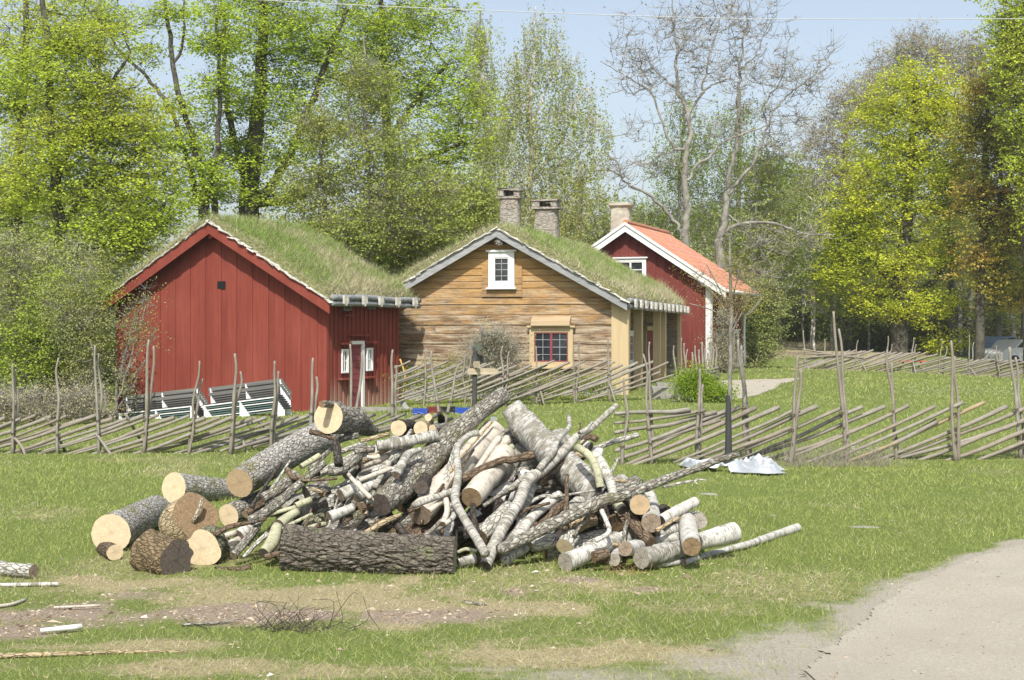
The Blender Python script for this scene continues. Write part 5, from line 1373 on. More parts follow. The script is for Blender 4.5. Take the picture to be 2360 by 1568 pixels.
def fence(name, label, base, posts, rails, ties=(.45, .8), rpx=5.5, group=None, braces=()):
    """base(u) -> (v of the ground line, depth); posts: (u_base, v_base, u_top, v_top[, u_mid, v_mid]); rails: (u0, v0, u1, v1, new)"""
    u0 = posts[0][0]; vb, Y = base(u0); o0 = P(u0, vb, Y)
    root = empty(name, o0, 0, label, 'fence', group)
    n = 0
    for k, ps in enumerate(posts):
        ub, vb, ut, vt = ps[:4]; twin = len(ps) > 4 and ps[4]
        _, Y = base(ub)
        for side in ((-.07, .07) if twin in (2, 3) else (-.07,)):
            r0 = rpx * .88 / FPX * Y * FR.uniform(.82, 1.15); back = side > 0
            uu, vv = (ut, vt) if not back else (ut + (FR.uniform(6, 14) if twin != 3 else -10), vt + FR.uniform(10, 45))
            p0 = P(ub + (4 if back else 0), vb, Y + side); p0[2] = min(p0[2], gz1(p0[0], p0[1])) - .06
            p1 = P(uu, vv, Y + side)
            pts = [p0 + (p1 - p0) * f + np.array([FR.normal(0, .022) if 0 < f < 1 else 0, 0, 0]) for f in (0, .3, .6, .85, 1)]
            pp = smoothpath(pts, 3); q = pp - o0
            m = MB(); m.tube(q, r0 * np.linspace(1.15, .62, len(q)) * (1 + FR.normal(0, .07, len(q))), 8, A=None)
            m.build('post', M_POLE, root, smooth=True, bc=True)
            if not back: front = (p0, p1, r0)
        p0, p1, r0 = front
        for tz in ties:                                  # withies twisted round the pair
            gzv = vb - tz * (FPX / Y)
            f = (vb - gzv) / max(1.0, vb - vt)
            c = p0 + (p1 - p0) * f + np.array([0, .05, 0]) - o0
            a = np.linspace(0, 4 * np.pi, 17)
            pts = np.stack([c[0] + np.cos(a) * (r0 * 1.35), c[1] + np.sin(a) * (.07 + r0), c[2] + a / (4 * np.pi) * r0 * 1.6], 1)
            m = MB(); m.tube(pts, r0 * .20, 4, cap=False); m.build('binding', M_TIE, root)
    for rl in rails:
        u0, v0, u1, v1 = rl[:4]
        _, Ya = base(u0); _, Yb = base(u1)
        r0 = rpx / FPX * (Ya + Yb) / 2 * FR.uniform(.75, 1.15)
        dy = FR.uniform(-.02, .025)
        a, b = P(u0, v0, Ya + dy), P(u1, v1, Yb + dy + .02)
        g = gz1(a[0], a[1])
        if a[2] < g: a[2] = g - .02
        L_ = np.linalg.norm(b - a); k = 5
        pts = np.array([a + (b - a) * f + np.array([0, 0, -.025 * L_ * f * (1 - f) * 2 + (FR.normal(0, .010) if 0 < f < 1 else 0)]) for f in np.linspace(0, 1, k)]) - o0
        pp = smoothpath(pts, 3)
        m = MB(); m.tube(pp, r0 * np.linspace(.8, 1.12, len(pp)) * (1 + FR.normal(0, .05, len(pp))), 8)
        m.build('rail', M_POLEN if len(rl) > 4 and rl[4] else M_POLE, root, smooth=True, bc=True)
    for (u0, v0, u1, v1, dy) in braces:
        _, Ya = base(u0)
        a, b = P(u0, v0, Ya + dy), P(u1, v1, Ya - .05)
        a[2] = min(a[2], gz1(a[0], a[1])) if True else a[2]
        r0 = rpx * .8 / FPX * Ya
        m = MB(); m.tube(smoothpath(np.array([a, (a + b) / 2 + np.array([FR.normal(0, .02), 0, 0]), b]) - o0, 3), r0, 7); m.build('brace', M_POLE, root, smooth=True, bc=True)
    return root

def interp(pts):
    us = [p[0] for p in pts]; vs = [p[1] for p in pts]; ys = [p[2] for p in pts]
    return lambda u: (float(np.interp(u, us, vs)), float(np.interp(u, us, ys)))
def gY(v): return FPX * CAMZ / (v - HOR)
# left fence
LB = interp([(-200, 1044, gY(1044)), (0, 1046, gY(1046)), (330, 1050, gY(1048)), (540, 1052, gY(1050)), (720, 1030, 31.9), (905, 1000, 35.5), (1060, 985, 37.5)])
lp = [(-78, 1046, -72, 832), (29, 1045, 29, 839, 2), (132, 1048, 135, 825), (228, 1048, 219, 796, 2), (330, 1046, 343, 783, 2), (431, 1055, 460, 832, 2), (530, 1048, 541, 815, 2), (624, 1036, 633, 832, 2), (716, 1028, 721, 825, 2), (808, 1015, 807, 793), (820, 1012, 834, 812), (905, 1000, 905, 806, 2), (1016, 990, 995, 809), (1022, 990, 1056, 842)]
lr = []
for i, ut in enumerate(np.arange(-60, 760, 35.5)):
    vt = 961 + FR.uniform(-5, 6) - max(0, ut - 560) * .03; ln = FR.uniform(225, 285)
    u0 = ut - ln; v0 = vt + ln * FR.uniform(.335, .365)
    vmax = LB(u0)[0] + 3
    if v0 > vmax: v0 = vmax
    lr.append((u0, v0, ut, vt))
for i, ut in enumerate(np.arange(790, 1060, 36)):
    vt = 950 + (ut - 790) * .055 + FR.uniform(-4, 4); ln = FR.uniform(200, 250)
    lr.append((ut - ln, vt + ln * .33, ut, vt))
fence('roundpole_fence', 'weathered slanting roundpole fence in front of the red shed, left of the woodpile', LB, lp, lr, (.40, .66), 4.2, 'roundpole fences', braces=[(262, 1058, 222, 1000, -.3), (590, 1076, 557, 1010, -.5), (58, 1050, 34, 1010, -.3), (150, 1010, 105, 960, .5), (340, 985, 290, 955, .5), (655, 1000, 583, 962, .5)])
# right fence
RB = interp([(1400, 1080, 27.0), (1500, 1070, 27.3), (1607, 1066, 27.6), (1730, 1050, 28.2), (1820, 1070, 27.6), (1950, 1064, 28.0), (2066, 1060, 28.3), (2205, 1064, 28.2), (2353, 1052, 28.8), (2600, 1045, 29.2)])
rp = [(1433, 1078, 1438, 872), (1503, 1069, 1482, 816, 2), (1608, 1066, 1613, 848, 2), (1727, 1049, 1701, 783, 2), (1820, 1072, 1838, 818, 2), (1950, 1063, 1921, 718, 2), (2067, 1060, 2045, 806, 2), (2204, 1066, 2192, 785, 2), (2353, 1053, 2327, 800, 2), (2480, 1052, 2470, 800, 2)]
rr_ = [(1417, 954, 1590, 944), (1417, 975, 1624, 946), (1416, 998, 1650, 950), (1420, 1036, 1660, 968)]
for u0, v0, u1, v1 in [(1418, 1061, 1704, 939), (1437, 1079, 1742, 940), (1417, 1040, 1680, 945), (1455, 1082, 1795, 939)]: rr_.append((u0, v0, u1, v1))
tops = [1844, 1883, 1943, 1987, 2040, 2093, 2155, 2219, 2268, 2320, 2372, 2425, 2480, 2540]
for k, ut in enumerate(tops):
    vt = 936 + FR.uniform(-5, 5) - (9 if ut in (2219, 2268) else 0)
    ln = 300 + FR.uniform(-20, 40)
    rr_.append((ut - ln, min(RB(ut - ln)[0] + 6, vt + ln * .44), ut, vt, ut in (2268,)))
    if k % 3 == 1: rr_.append((ut - ln * .9, RB(ut)[0] + 4, ut - 60, vt + 42 + FR.uniform(0, 10)))
fence('roundpole_fence', 'near slanting roundpole fence running to the right edge of the meadow', RB, rp, rr_, (.38, .62, .88), 5.0, 'roundpole fences')
# middle fence in front of the cottage
MBs = interp([(900, 936, 41.5), (975, 926, 42.0), (1100, 925, 43.0), (1240, 925, 43.8), (1405, 924, 44.0), (1500, 921, 44.1), (1572, 916, 44.3), (1620, 912, 45)])
mp = [(973, 924, 984, 804), (1068, 924, 1070, 820), (1085, 926, 1084, 800, 2), (1157, 924, 1159, 797), (1165, 922, 1173, 811), (1237, 925, 1235, 798), (1324, 925, 1323, 797), (1328, 923, 1334, 779), (1405, 925, 1402, 778), (1500, 922, 1497, 788), (1560, 918, 1553, 797), (1572, 917, 1571, 779, 2)]
mr = []
for ut in np.arange(945, 1575, 17.5):
    low = vt = 0
    vt = 840 + FR.uniform(-9, 9) + (FR.random() < .3) * 18; ln = FR.uniform(170, 235)
    u0 = ut - ln; v0 = vt + ln * FR.uniform(.38, .42)
    if u0 < 908: v0 = vt + (ut - 908) * .4; u0 = 908
    mr.append((u0, min(v0, MBs(u0)[0] + 2), ut, vt))
fence('roundpole_fence', 'roundpole fence close in front of the timber cottage wall', MBs, mp, mr, (.4, .75), 2.7, 'roundpole fences', braces=[(1254, 926, 1237, 880, -.4), (1418, 926, 1403, 880, -.4)])
# the short return seen end on
VB = interp([(1570, 916, 44.3), (1655, 908, 50)])
vp = []
for u, t in [(1581, 791), (1592, 812), (1603, 797), (1613, 806), (1619, 788), (1626, 802), (1632, 813), (1637, 790), (1644, 798), (1650, 793), (1654, 815)]: vp.append((u, 918 - (u - 1570) * .1, u + FR.uniform(-5, 4), t))
vr = [(1574 + k * 5, 905 - k * 7.5, 1652 + FR.uniform(-3, 6), 893 - k * 6.5) for k in range(8)]
fence('roundpole_fence', 'short bristly fence return seen end on beside the round green bush', VB, vp, vr, (.5,), 3.4, 'roundpole fences')
# far fence on the right
FB = interp([(1830, 866, 68), (1900, 866, 68.5), (2050, 869, 68.5), (2200, 876, 67), (2360, 888, 65), (2500, 893, 64)])
fp = [(1838, 866, 1838, 812), (1855, 862, 1851, 762), (1900, 864, 1901, 782), (1966, 864, 1978, 784), (2037, 866, 2047, 775, 2), (2098, 868, 2106, 778, 2), (2166, 872, 2170, 780, 2), (2232, 877, 2234, 772, 2), (2304, 884, 2296, 797, 2), (2366, 890, 2360, 800, 2), (2430, 892, 2436, 800, 2)]
fr_ = [(1842, 815, 1975, 814), (1848, 805, 1990, 825), (1842, 826, 1995, 810)]
for ut in np.arange(1905, 2480, 13.5):
    vt = (810 if ut < 2060 else 815 if ut < 2180 else 826) + FR.uniform(-4, 7) + max(0, ut - 2230) * .03; ln = FR.uniform(110, 150)
    u0 = max(1840, ut - ln); fr_.append((u0, min(FB(u0)[0] + 1, vt + (ut - u0) * .36), ut, vt))
fence('roundpole_fence', 'far roundpole fence in front of the woods on the right', FB, fp, fr_, (.5, .9), 2.1, 'roundpole fences', braces=[(1872, 868, 1858, 838, -.5), (2000, 868, 1985, 836, -.5), (2113, 869, 2105, 835, -.5), (2262, 886, 2238, 850, -.6)])

# ------------------------------------------------------------------ stacked benches at the shed
M_BPLANK = mat_wood('grey_bench_plank', (.10, .10, .095), (.23, .225, .21), .9, 0, dark=.6)
M_BDARK = mat_plain('dark_bench_plank', (.045, .042, .038), .8, .3)
M_BWHITE = mat_plain('white_bench_metal', (.78, .79, .80), .4, .04)
M_BTEAL = mat_plain('teal_bench_metal', (.12, .19, .19), .5, .1)
def bench(loc, rz, roll, label, white, Lb=2.05):
    root = empty('folding_bench', loc, 0, label, 'bench', 'benches stacked against the red shed')
    root.rotation_euler = (0, -roll, rz)
    m = MB(); m.box((0, .30, .84), (Lb, .03, .10)); m.build('backrest_plank', M_BPLANK, root, rnd=True)
    m = MB(); m.box((0, .27, .70), (Lb, .03, .09)); m.build('backrest_plank', M_BPLANK, root, rnd=True)
    m = MB(); m.box((0, .03, .43), (Lb, .14, .03)); m.box((0, .19, .43), (Lb, .12, .03)); m.box((0, -.12, .43), (Lb, .12, .03)); m.build('seat', M_BDARK, root, rnd=True)
    m = MB(); m.box((0, -.18, .40), (Lb - .1, .035, .03)); m.build('front_rail', M_BWHITE if white else M_BTEAL, root)
    for x in (-Lb / 2 + .06, 0.02, Lb / 2 - .06):
        m = MB()
        def bar(a, b, t=.035):
            a, b = np.array(a), np.array(b); m.tube([a, b], [t / 2 * 1.3, t / 2 * 1.3], 4)
        bar((x, .26, .42), (x, .29, .86)); bar((x, -.2, .40), (x, .28, .40)); bar((x, -.17, .40), (x, -.26, .0)); bar((x, .24, .40), (x, .34, .0)); bar((x, -.25, .02), (x, .34, .02), .028)
        m.build('leg_frame', M_BWHITE, root)
    return root
def stack(uL, vL, uR, vR, Yc, n, which):
    a, b = P(uL, vL, Yc + .25), P(uR, vR, Yc - .35)      # top corners of the topmost backrest
    rz = math.atan2(b[1] - a[1], b[0] - a[0]); roll = math.atan2(b[2] - a[2], math.hypot(*(b - a)[:2]))
    top = (a + b) / 2
    Lb = np.linalg.norm(b - a)
    ords = ['topmost', 'second from the top', 'third from the top', 'fourth from the top', 'fifth from the top', 'sixth from the top', 'lowest']
    for k in range(n):
        off = np.array([math.cos(rz) * .028 * k, math.sin(rz) * .028 * k, -.058 * k])
        fwd = np.array([math.sin(rz), -math.cos(rz), 0])
        base = top + off + fwd * (.30 - .035 * k) - np.array([0, 0, .86])
        bench(base, rz, roll, 'grey plank bench, %s in the %s stack by the shed' % (ords[k], which), k in (0, 2, 5), Lb)
stack(294, 915, 466, 896, 43.3, 7, 'left')
stack(489, 896, 659, 874, 42.6, 7, 'right')

# ------------------------------------------------------------------ signpost, crates, scythe like tool and small things
M_SIGN = mat_wood('pale_sign_board', (.36, .30, .20), (.50, .43, .31), .8, 0, dark=.8)
M_SIGNG = mat_plain('greenish_sign_board', (.10, .115, .09), .7, .2)
M_DPOST = mat_plain('dark_sign_post', (.065, .062, .06), .8, .3)
Ys = 37.0
b0 = P(1093, 948, Ys); b0[2] = gz1(b0[0], b0[1])
sg = empty('signpost', b0, 0, 'dark wooden signpost with four arrow boards behind the woodpile', 'signpost')
t0 = P(1095, 802, Ys); m = MB(); m.tube([(0, 0, -.1), (t0[0] - b0[0], 0, t0[2] - b0[2])], [.062, .055], 8); m.build('post', M_DPOST, sg)
def arrow(u0, u1, vc, h, tip, mat, rz, yo, tilt=0):
    a, b = P(u0, vc, Ys), P(u1, vc, Ys); Lh = abs(b[0] - a[0]); hh = h / FPX * Ys
    c, s = math.cos(rz), math.sin(rz)
    Lr = Lh / max(.3, abs(c))
    poly = [(0, 0, -hh / 2), (Lr * .86, 0, -hh / 2), (Lr, 0, 0), (Lr * .86, 0, hh / 2), (0, 0, hh / 2)]
    if tip < 0: poly = [(Lr - x, y, z) for x, y, z in poly]
    R_ = np.array([[c, -s, 0], [s, c, 0], [0, 0, 1]]) @ RY(tilt)
    cen = a - b0
    pts = [R_ @ np.array(p) + np.array([cen[0], yo, cen[2]]) for p in poly]
    m = MB(); m.prism(pts, R_ @ np.array([0, -.025, 0])); return m.build('arrow_board', mat, sg, rnd=True)
arrow(1078, 1151, 856, 14, 1, M_SIGN, 0.0, -.08)
arrow(1092, 1106, 840, 15, -1, M_SIGN, -1.0, -.06)
arrow(1096, 1114, 823, 16, 1, M_DPOST, .9, .03, .25)
arrow(1088, 1112, 806, 15, -1, M_SIGNG, -.5, .03, -.3)
def crate(u0, u1, v0, v1, Y, col, label, dark=False):
    a, b = P(u0, v1, Y), P(u1, v0, Y)
    cx = (a[0] + b[0]) / 2; z = gz1(cx, Y); w_, h = b[0] - a[0], max(.16, b[2] - a[2]); d = .38
    root = empty('plastic_crate', (cx, Y + .2, z), .05, label, 'crate', 'plant crates on the grass')
    m = MB()
    for s in (-1, 1):
        m.box((0, s * d / 2, .03), (w_, .02, .05)); m.box((0, s * d / 2, h - .03), (w_, .025, .05))
        m.box((s * w_ / 2, 0, .03), (.02, d, .05)); m.box((s * w_ / 2, 0, h - .03), (.025, d, .05))
        m.box((0, s * d / 2, h / 2), (w_ - .06, .012, h - .02)) 
        m.box((s * w_ / 2, 0, h / 2), (.012, d - .05, h - .02))
    for i in range(5): m.box((-w_ / 2 + w_ * i / 4, -d / 2 - .005, h / 2), (.025, .03, h))
    m.box((0, 0, .015), (w_ - .03, d - .03, .02))
    m.build('crate_body', col, root)
    # young plants standing in it
    R = np.random.default_rng(int(u0)); x = R.uniform(-w_ / 2 + .05, w_ / 2 - .05, 160); y = R.uniform(-.15, .15, 160)
    V = blades(x, y, np.full(160, h * .5), R.uniform(.08, .2, 160), np.full(160, .02), .5, R)
    mk('seedlings', V, np.arange(480).reshape(-1, 3), M_BLADE, root, rnd=True)['kind'] = 'stuff'
M_CB = mat_plain('blue_plastic', (.03, .075, .36), .45, .05); M_CR = mat_plain('dull_red_plastic', (.16, .03, .035), .45, .05); M_CK = mat_plain('black_plastic', (.015, .015, .018), .45, .1)
crate(951, 983, 920, 935, 40.6, M_CB, 'blue plastic crate, the left one of the two blue ones, behind the fence end')
crate(984, 1013, 916, 931, 41.0, M_CR, 'dark red plastic crate between the blue and the black crate')
crate(1016, 1047, 914, 929, 41.1, M_CK, 'black plastic crate right of the dark red crate')
crate(1049, 1081, 917, 931, 40.8, M_CB, 'blue plastic crate right of the black one, at the signpost')
# long handled scoop leaning on the shed corner
M_HANDLE = mat_plain('orange_varnished_wood', (.62, .34, .10), .5, .1)
Yh = 41.8
pb = P(927, 938, Yh); pb[2] = gz1(pb[0], pb[1]) + .03
sc_ = empty('hay_shovel', pb, 0, 'long handled shovel with curved orange wooden shaft leaning beside the shed corner', 'shovel')
pts = [P(926, 930, Yh) - pb, P(930, 900, Yh + .05) - pb, P(934, 878, Yh + .1) - pb, P(931, 855, Yh + .15) - pb, P(922, 828, Yh + .2) - pb]
m = MB(); m.tube(smoothpath(pts, 4), .022, 7); m.build('handle', M_HANDLE, sc_, smooth=True)
a_ = P(925, 929, Yh) - pb; c_ = P(941, 943, Yh - .1) - pb
m = MB(); m.prism([a_ + [-.05, 0, .05], a_ + [.08, -.05, .06], c_ + [.03, -.08, .03], c_ + [-.05, -.05, .0], a_ + [-.02, -.04, -.05]], (0, .02, .0)); m.build('blade', mat_plain('dull_steel', (.30, .30, .29), .5, .2), sc_)
# marker post with a red band
p = P(1138, 985, 27.0); z = gz1(p[0], p[1]); zt = P(1138, 961, 27)[2]
mp_ = empty('marker_post', (p[0], 27.0, z), 0, 'small grey marker post with a red band behind the pile', 'post')
m = MB(); m.box((0, 0, (zt - z) / 2), (.105, .105, zt - z)); m.build('post', mat_plain('grey_marker', (.28, .29, .30), .7, .1), mp_)
m = MB(); m.box((0, 0, zt - z - .10), (.11, .11, .035)); m.build('red_band', mat_plain('red_marker_paint', (.5, .03, .03), .6, .05), mp_)

# silver tarpaulin crumpled on the grass
def tarp():
    R = np.random.default_rng(3)
    n = 70
    c0 = np.array([gp(1690, 1086)[0], gp(1690, 1086)[1]])
    a = np.linspace(-1, 1, n); gx, gy = np.meshgrid(a, a)
    x = gx.ravel(); y = gy.ravel()
    px = np.stack([x * 1.6, y * 1.6, x * 0], 1)
    fold = 1 - np.abs(2 * vnoise(px * np.array([2.2, 1.1, 1]) + 4, 3) - 1)
    fold2 = 1 - np.abs(2 * vnoise(px * np.array([2.5, 4.5, 1]) + 9, 5) - 1)
    h = .05 + .30 * fold ** 3 * np.clip(1.1 - np.abs(x - .45) * 1.6, .15, 1) * .8 + .13 * fold2 ** 3
    h *= np.clip((1 - np.abs(x)) * 5, 0, 1) * .9 + .1
    h *= np.clip((1 - np.abs(y)) * 4, 0, 1) * .95 + .05
    hole = np.clip(1 - ((x + .05) ** 2 * 9 + (y - .45) ** 2 * 5), 0, 1)
    X = c0[0] + x * .80 + (fbm(px, 9, 2) - .5) * .35; Y = c0[1] + y * .62 * (1 + .3 * np.sin(x * 3)) + (fbm(px, 19, 2) - .5) * .3
    Z = gz(X, Y) + .03 + h * (1 - hole * .9) * .72
    V = np.stack([X, Y, Z], 1)
    q = np.arange(n * n).reshape(n, n)
    F = np.stack([q[:-1, :-1], q[:-1, 1:], q[1:, 1:], q[1:, :-1]], -1).reshape(-1, 4)
    c = V[F].mean(1); xx = x[F].mean(1); yy = y[F].mean(1)
    F = F[((xx + .12) ** 2 * 9 + (yy - .3) ** 2 * 4.5 > .55) & ~((xx < -.15) & (yy < -.35))]
    used, inv = np.unique(F, return_inverse=True)
    t = NT('silver_tarpaulin', .38, .5)
    t.b.inputs['Metallic'].default_value = .25
    f = t.noise(t.obj(), 3, 3)
    m_ = t.done(t.ramp(f, [(.3, (.36, .39, .42)), (.7, (.52, .55, .58))]))
    o = mk('tarpaulin', V[used], inv.reshape(-1, 4), m_, smooth=False)
    tag(o, 'crumpled silver grey tarpaulin on the grass at the foot of the young tree', 'tarpaulin')
tarp()

# dark brush and dry weeds, made of many thin stems; one thing each
M_TWIG = mat_plain('dark_twig', (.07, .055, .05), .9, .3); M_TWIGP = mat_plain('pale_twig', (.30, .27, .22), .9, .25); M_TWIGR = mat_plain('reddish_twig', (.36, .22, .11), .9, .3)
def brush(name, label, cat, c, spread, h, n, mat, seed, r=.004, flat=.4, arch=.5):
    R = np.random.default_rng(seed); m = MB()
    for i in range(n):
        b = np.array([R.normal(0, spread[0]), R.normal(0, spread[1]), 0])
        d = np.array([R.normal(0, 1), R.normal(0, .5), R.uniform(flat, max(flat + .6, 1.2))]); d /= np.linalg.norm(d); L_ = h * R.uniform(.4, 1.1)
        e = b + d * L_; mid = (b + e) / 2 + R.normal(0, arch * .25 * L_, 3); mid[2] = abs(mid[2]); e[2] = max(.01, e[2])
        m.tube(smoothpath([b, mid, e], 3), np.linspace(r, r * .4, 7), 4, cap=False)
    o = m.build(name, mat); o.location = (c[0], c[1], gz1(c[0], c[1])); return tag(o, label, cat)
X, Y = gp(1075, 1455)
brush('brushwood', 'tangle of dark thin twigs lying on the bare soil in the foreground', 'brushwood', gp(1060 * 1.0 - 400, 1452), (.22, .06), .34, 60, M_TWIG, 3, .0035, .1, .9)
brush('root_tangle', 'thin orange rootlets trailing on the grass before the bleached birch end', 'roots', gp(1440, 1318), (.13, .03), .22, 26, M_TWIGR, 5, .002, .05, 1.0)
w_ = brush('dry_weeds', 'tuft of tall dry straw coloured weeds at the right fence', 'weeds', (gp(1905, 1075)[0], gp(1905, 1075)[1] - .15), (.55, .12), .55, 260, M_TWIGP, 6, .0035, 1.6, .12)
brush('dry_weeds', 'thin dry weeds standing between two posts further right along the fence', 'weeds', (gp(2030, 1075)[0], gp(2030, 1075)[1] - .15), (.22, .1), .6, 60, M_TWIGP, 16, .003, 1.6, .12)
# flat stones in the turf
def flatstone(u, v, w, h, label):
    X, Y = gp(u, v); R = np.random.default_rng(int(u)); rx = w / FPX * Y / 2; ry = rx * .7; m = MB()
    n = 14; V = []; 
    for k, (f, z) in enumerate(((1.0, -.05), (.8, .004), (.5, .02))):
        for i in range(n):
            a = 2 * math.pi * i / n; s = f * (1 + .25 * math.sin(a * 2 + u) * .6 + R.normal(0, .12))
            V.append((rx * s * math.cos(a), ry * s * math.sin(a), z * h))
    V.append((0, 0, .024 * h)); q = np.arange(3 * n).reshape(3, n)
    F = np.stack([q[:-1], np.roll(q[:-1], -1, 1), np.roll(q[1:], -1, 1), q[1:]], -1).reshape(-1, 4)
    T = np.stack([q[-1], np.roll(q[-1], -1), np.full(n, 3 * n)], -1)
    o = mk('flat_stone', np.array(V), [F, T], M_CONC, smooth=True); o.location = (X, Y, gz1(X, Y) - .004); tag(o, label, 'stone', 'flat stones in the turf')
for a in [(1995, 1217, 90, .6, 'wide flat stone sunk in the meadow right of the pole end'), (1630, 1140, 60, .9, 'grey stone in the turf behind the ringed birch log'), (1782, 1190, 22, .5, 'small flat stone between the tarpaulin and the wide flat stone'), (2055, 1200, 20, .5, 'tiny flat stone just beyond the wide flat stone')]:
    flatstone(*a)
# ------------------------------------------------------------------ trees
def mat_treebark(name, c, c2, white=False):
    t = NT(name, 0.95, 0.08)
    g = t.obj()
    n = t.noise(t.scale(g, (1, 1, .35)), 9, 5, .7); m_ = t.noise(g, 2.2, 4, .7)
    col = t.ramp(n, [(.3, tuple(x * .55 for x in c)), (.5, c), (.72, tuple(min(1, x * 1.4) for x in c))])
    col = t.mix(t.ramp(m_, [(.46, 0.0), (.6, .8)]), col, c2)
    return t.done(col)
TB_BEECH = mat_treebark('beech_bark', (.075, .068, .055), (.13, .125, .10))
TB_GREY = mat_treebark('grey_bark', (.17, .16, .14), (.28, .27, .23))
TB_ASH = mat_treebark('ash_bark', (.20, .185, .155), (.33, .32, .28))
TB_ATWIG = mat_treebark('ash_twig_bark', (.26, .245, .205), (.34, .33, .29))
TB_BIRCH = mat_treebark('birch_stem', (.56, .54, .50), (.14, .12, .10))
TB_DARK = mat_treebark('dark_stem', (.07, .062, .05), (.13, .125, .10))
TB_YOUNG = mat_treebark('young_tree_bark', (.17, .155, .13), (.32, .31, .28))

LM = {
 'beech': leafmat('beech_leaf', (.44, .57, .06), (.53, .66, .09), (.46, .56, .07), .35),
 'beech2': leafmat('yellowish_beech_leaf', (.44, .56, .06), (.55, .65, .10), (.52, .57, .08), .25),
 'olive': leafmat('olive_sapling_leaf', (.34, .42, .08), (.47, .54, .14), (.36, .38, .10), .5),
 'birch': leafmat('young_birch_leaf', (.34, .41, .11), (.48, .53, .19), (.43, .45, .15), .4),
 'green': leafmat('fresh_green_leaf', (.26, .35, .07), (.38, .47, .12), (.30, .37, .09), .3),
 'maple': leafmat('maple_flower_leaf', (.58, .63, .05), (.74, .76, .10), (.50, .57, .06), .5),
 'orange': leafmat('bronze_maple_leaf', (.44, .30, .07), (.54, .42, .10), (.40, .42, .08), .45),
 'willow': leafmat('grey_willow_leaf', (.30, .33, .14), (.48, .50, .25), (.36, .39, .12), .9),
 'shrub': leafmat('shrub_leaf', (.26, .36, .05), (.44, .52, .09), None),
 'bush': leafmat('clipped_bush_leaf', (.20, .31, .03), (.34, .45, .06), None),
 'wood': leafmat('woodland_leaf', (.29, .37, .10), (.44, .50, .18), (.37, .37, .15), .16),
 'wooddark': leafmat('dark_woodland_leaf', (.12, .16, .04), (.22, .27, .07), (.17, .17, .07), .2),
 'keys': leafmat('brown_ash_keys', (.10, .075, .05), (.17, .13, .09), None, trans=.1),
 'bud': leafmat('grey_brown_buds', (.36, .34, .22), (.46, .45, .28), (.40, .33, .22), .5, .3),
}

def sticks(A, B, r0, r1, n=3):
    A, B = np.asarray(A, float), np.asarray(B, float)
    D = B - A; D /= np.linalg.norm(D, axis=1)[:, None] + 1e-9
    up = np.where(np.abs(D[:, 2:3]) > .9, np.array([[1., 0, 0]]), np.array([[0, 0, 1.]]))
    N = np.cross(D, up); N /= np.linalg.norm(N, axis=1)[:, None] + 1e-9; M = np.cross(D, N)
    k = len(A); V = np.empty((k, 2 * n, 3))
    for i in range(n):
        a = 2 * math.pi * i / n; o = math.cos(a) * N + math.sin(a) * M
        V[:, i] = A + o * np.reshape(r0, (-1, 1)); V[:, n + i] = B + o * np.reshape(r1, (-1, 1))
    b = (np.arange(k) * 2 * n)[:, None]
    F = np.concatenate([b + np.array([[i, (i + 1) % n, n + (i + 1) % n, n + i]]) for i in range(n)])
    return V.reshape(-1, 3), F

def leafquads(C, size, R, tilt=.6, asp=.75):
    n = len(C)
    nz = np.stack([R.normal(0, tilt, n), R.normal(0, tilt, n), np.ones(n)], 1); nz /= np.linalg.norm(nz, axis=1)[:, None]
    a = R.normal(0, 1, (n, 3)); a -= nz * (a * nz).sum(1)[:, None]; a /= np.linalg.norm(a, axis=1)[:, None] + 1e-9
    b = np.cross(nz, a)
    s = np.reshape(size * R.uniform(.6, 1.25, n), (-1, 1))
    V = np.stack([C - a * s * .5, C - b * s * .5 * asp, C + a * s * .5, C + b * s * .5 * asp], 1)
    return V.reshape(-1, 3), np.arange(4 * n).reshape(n, 4)

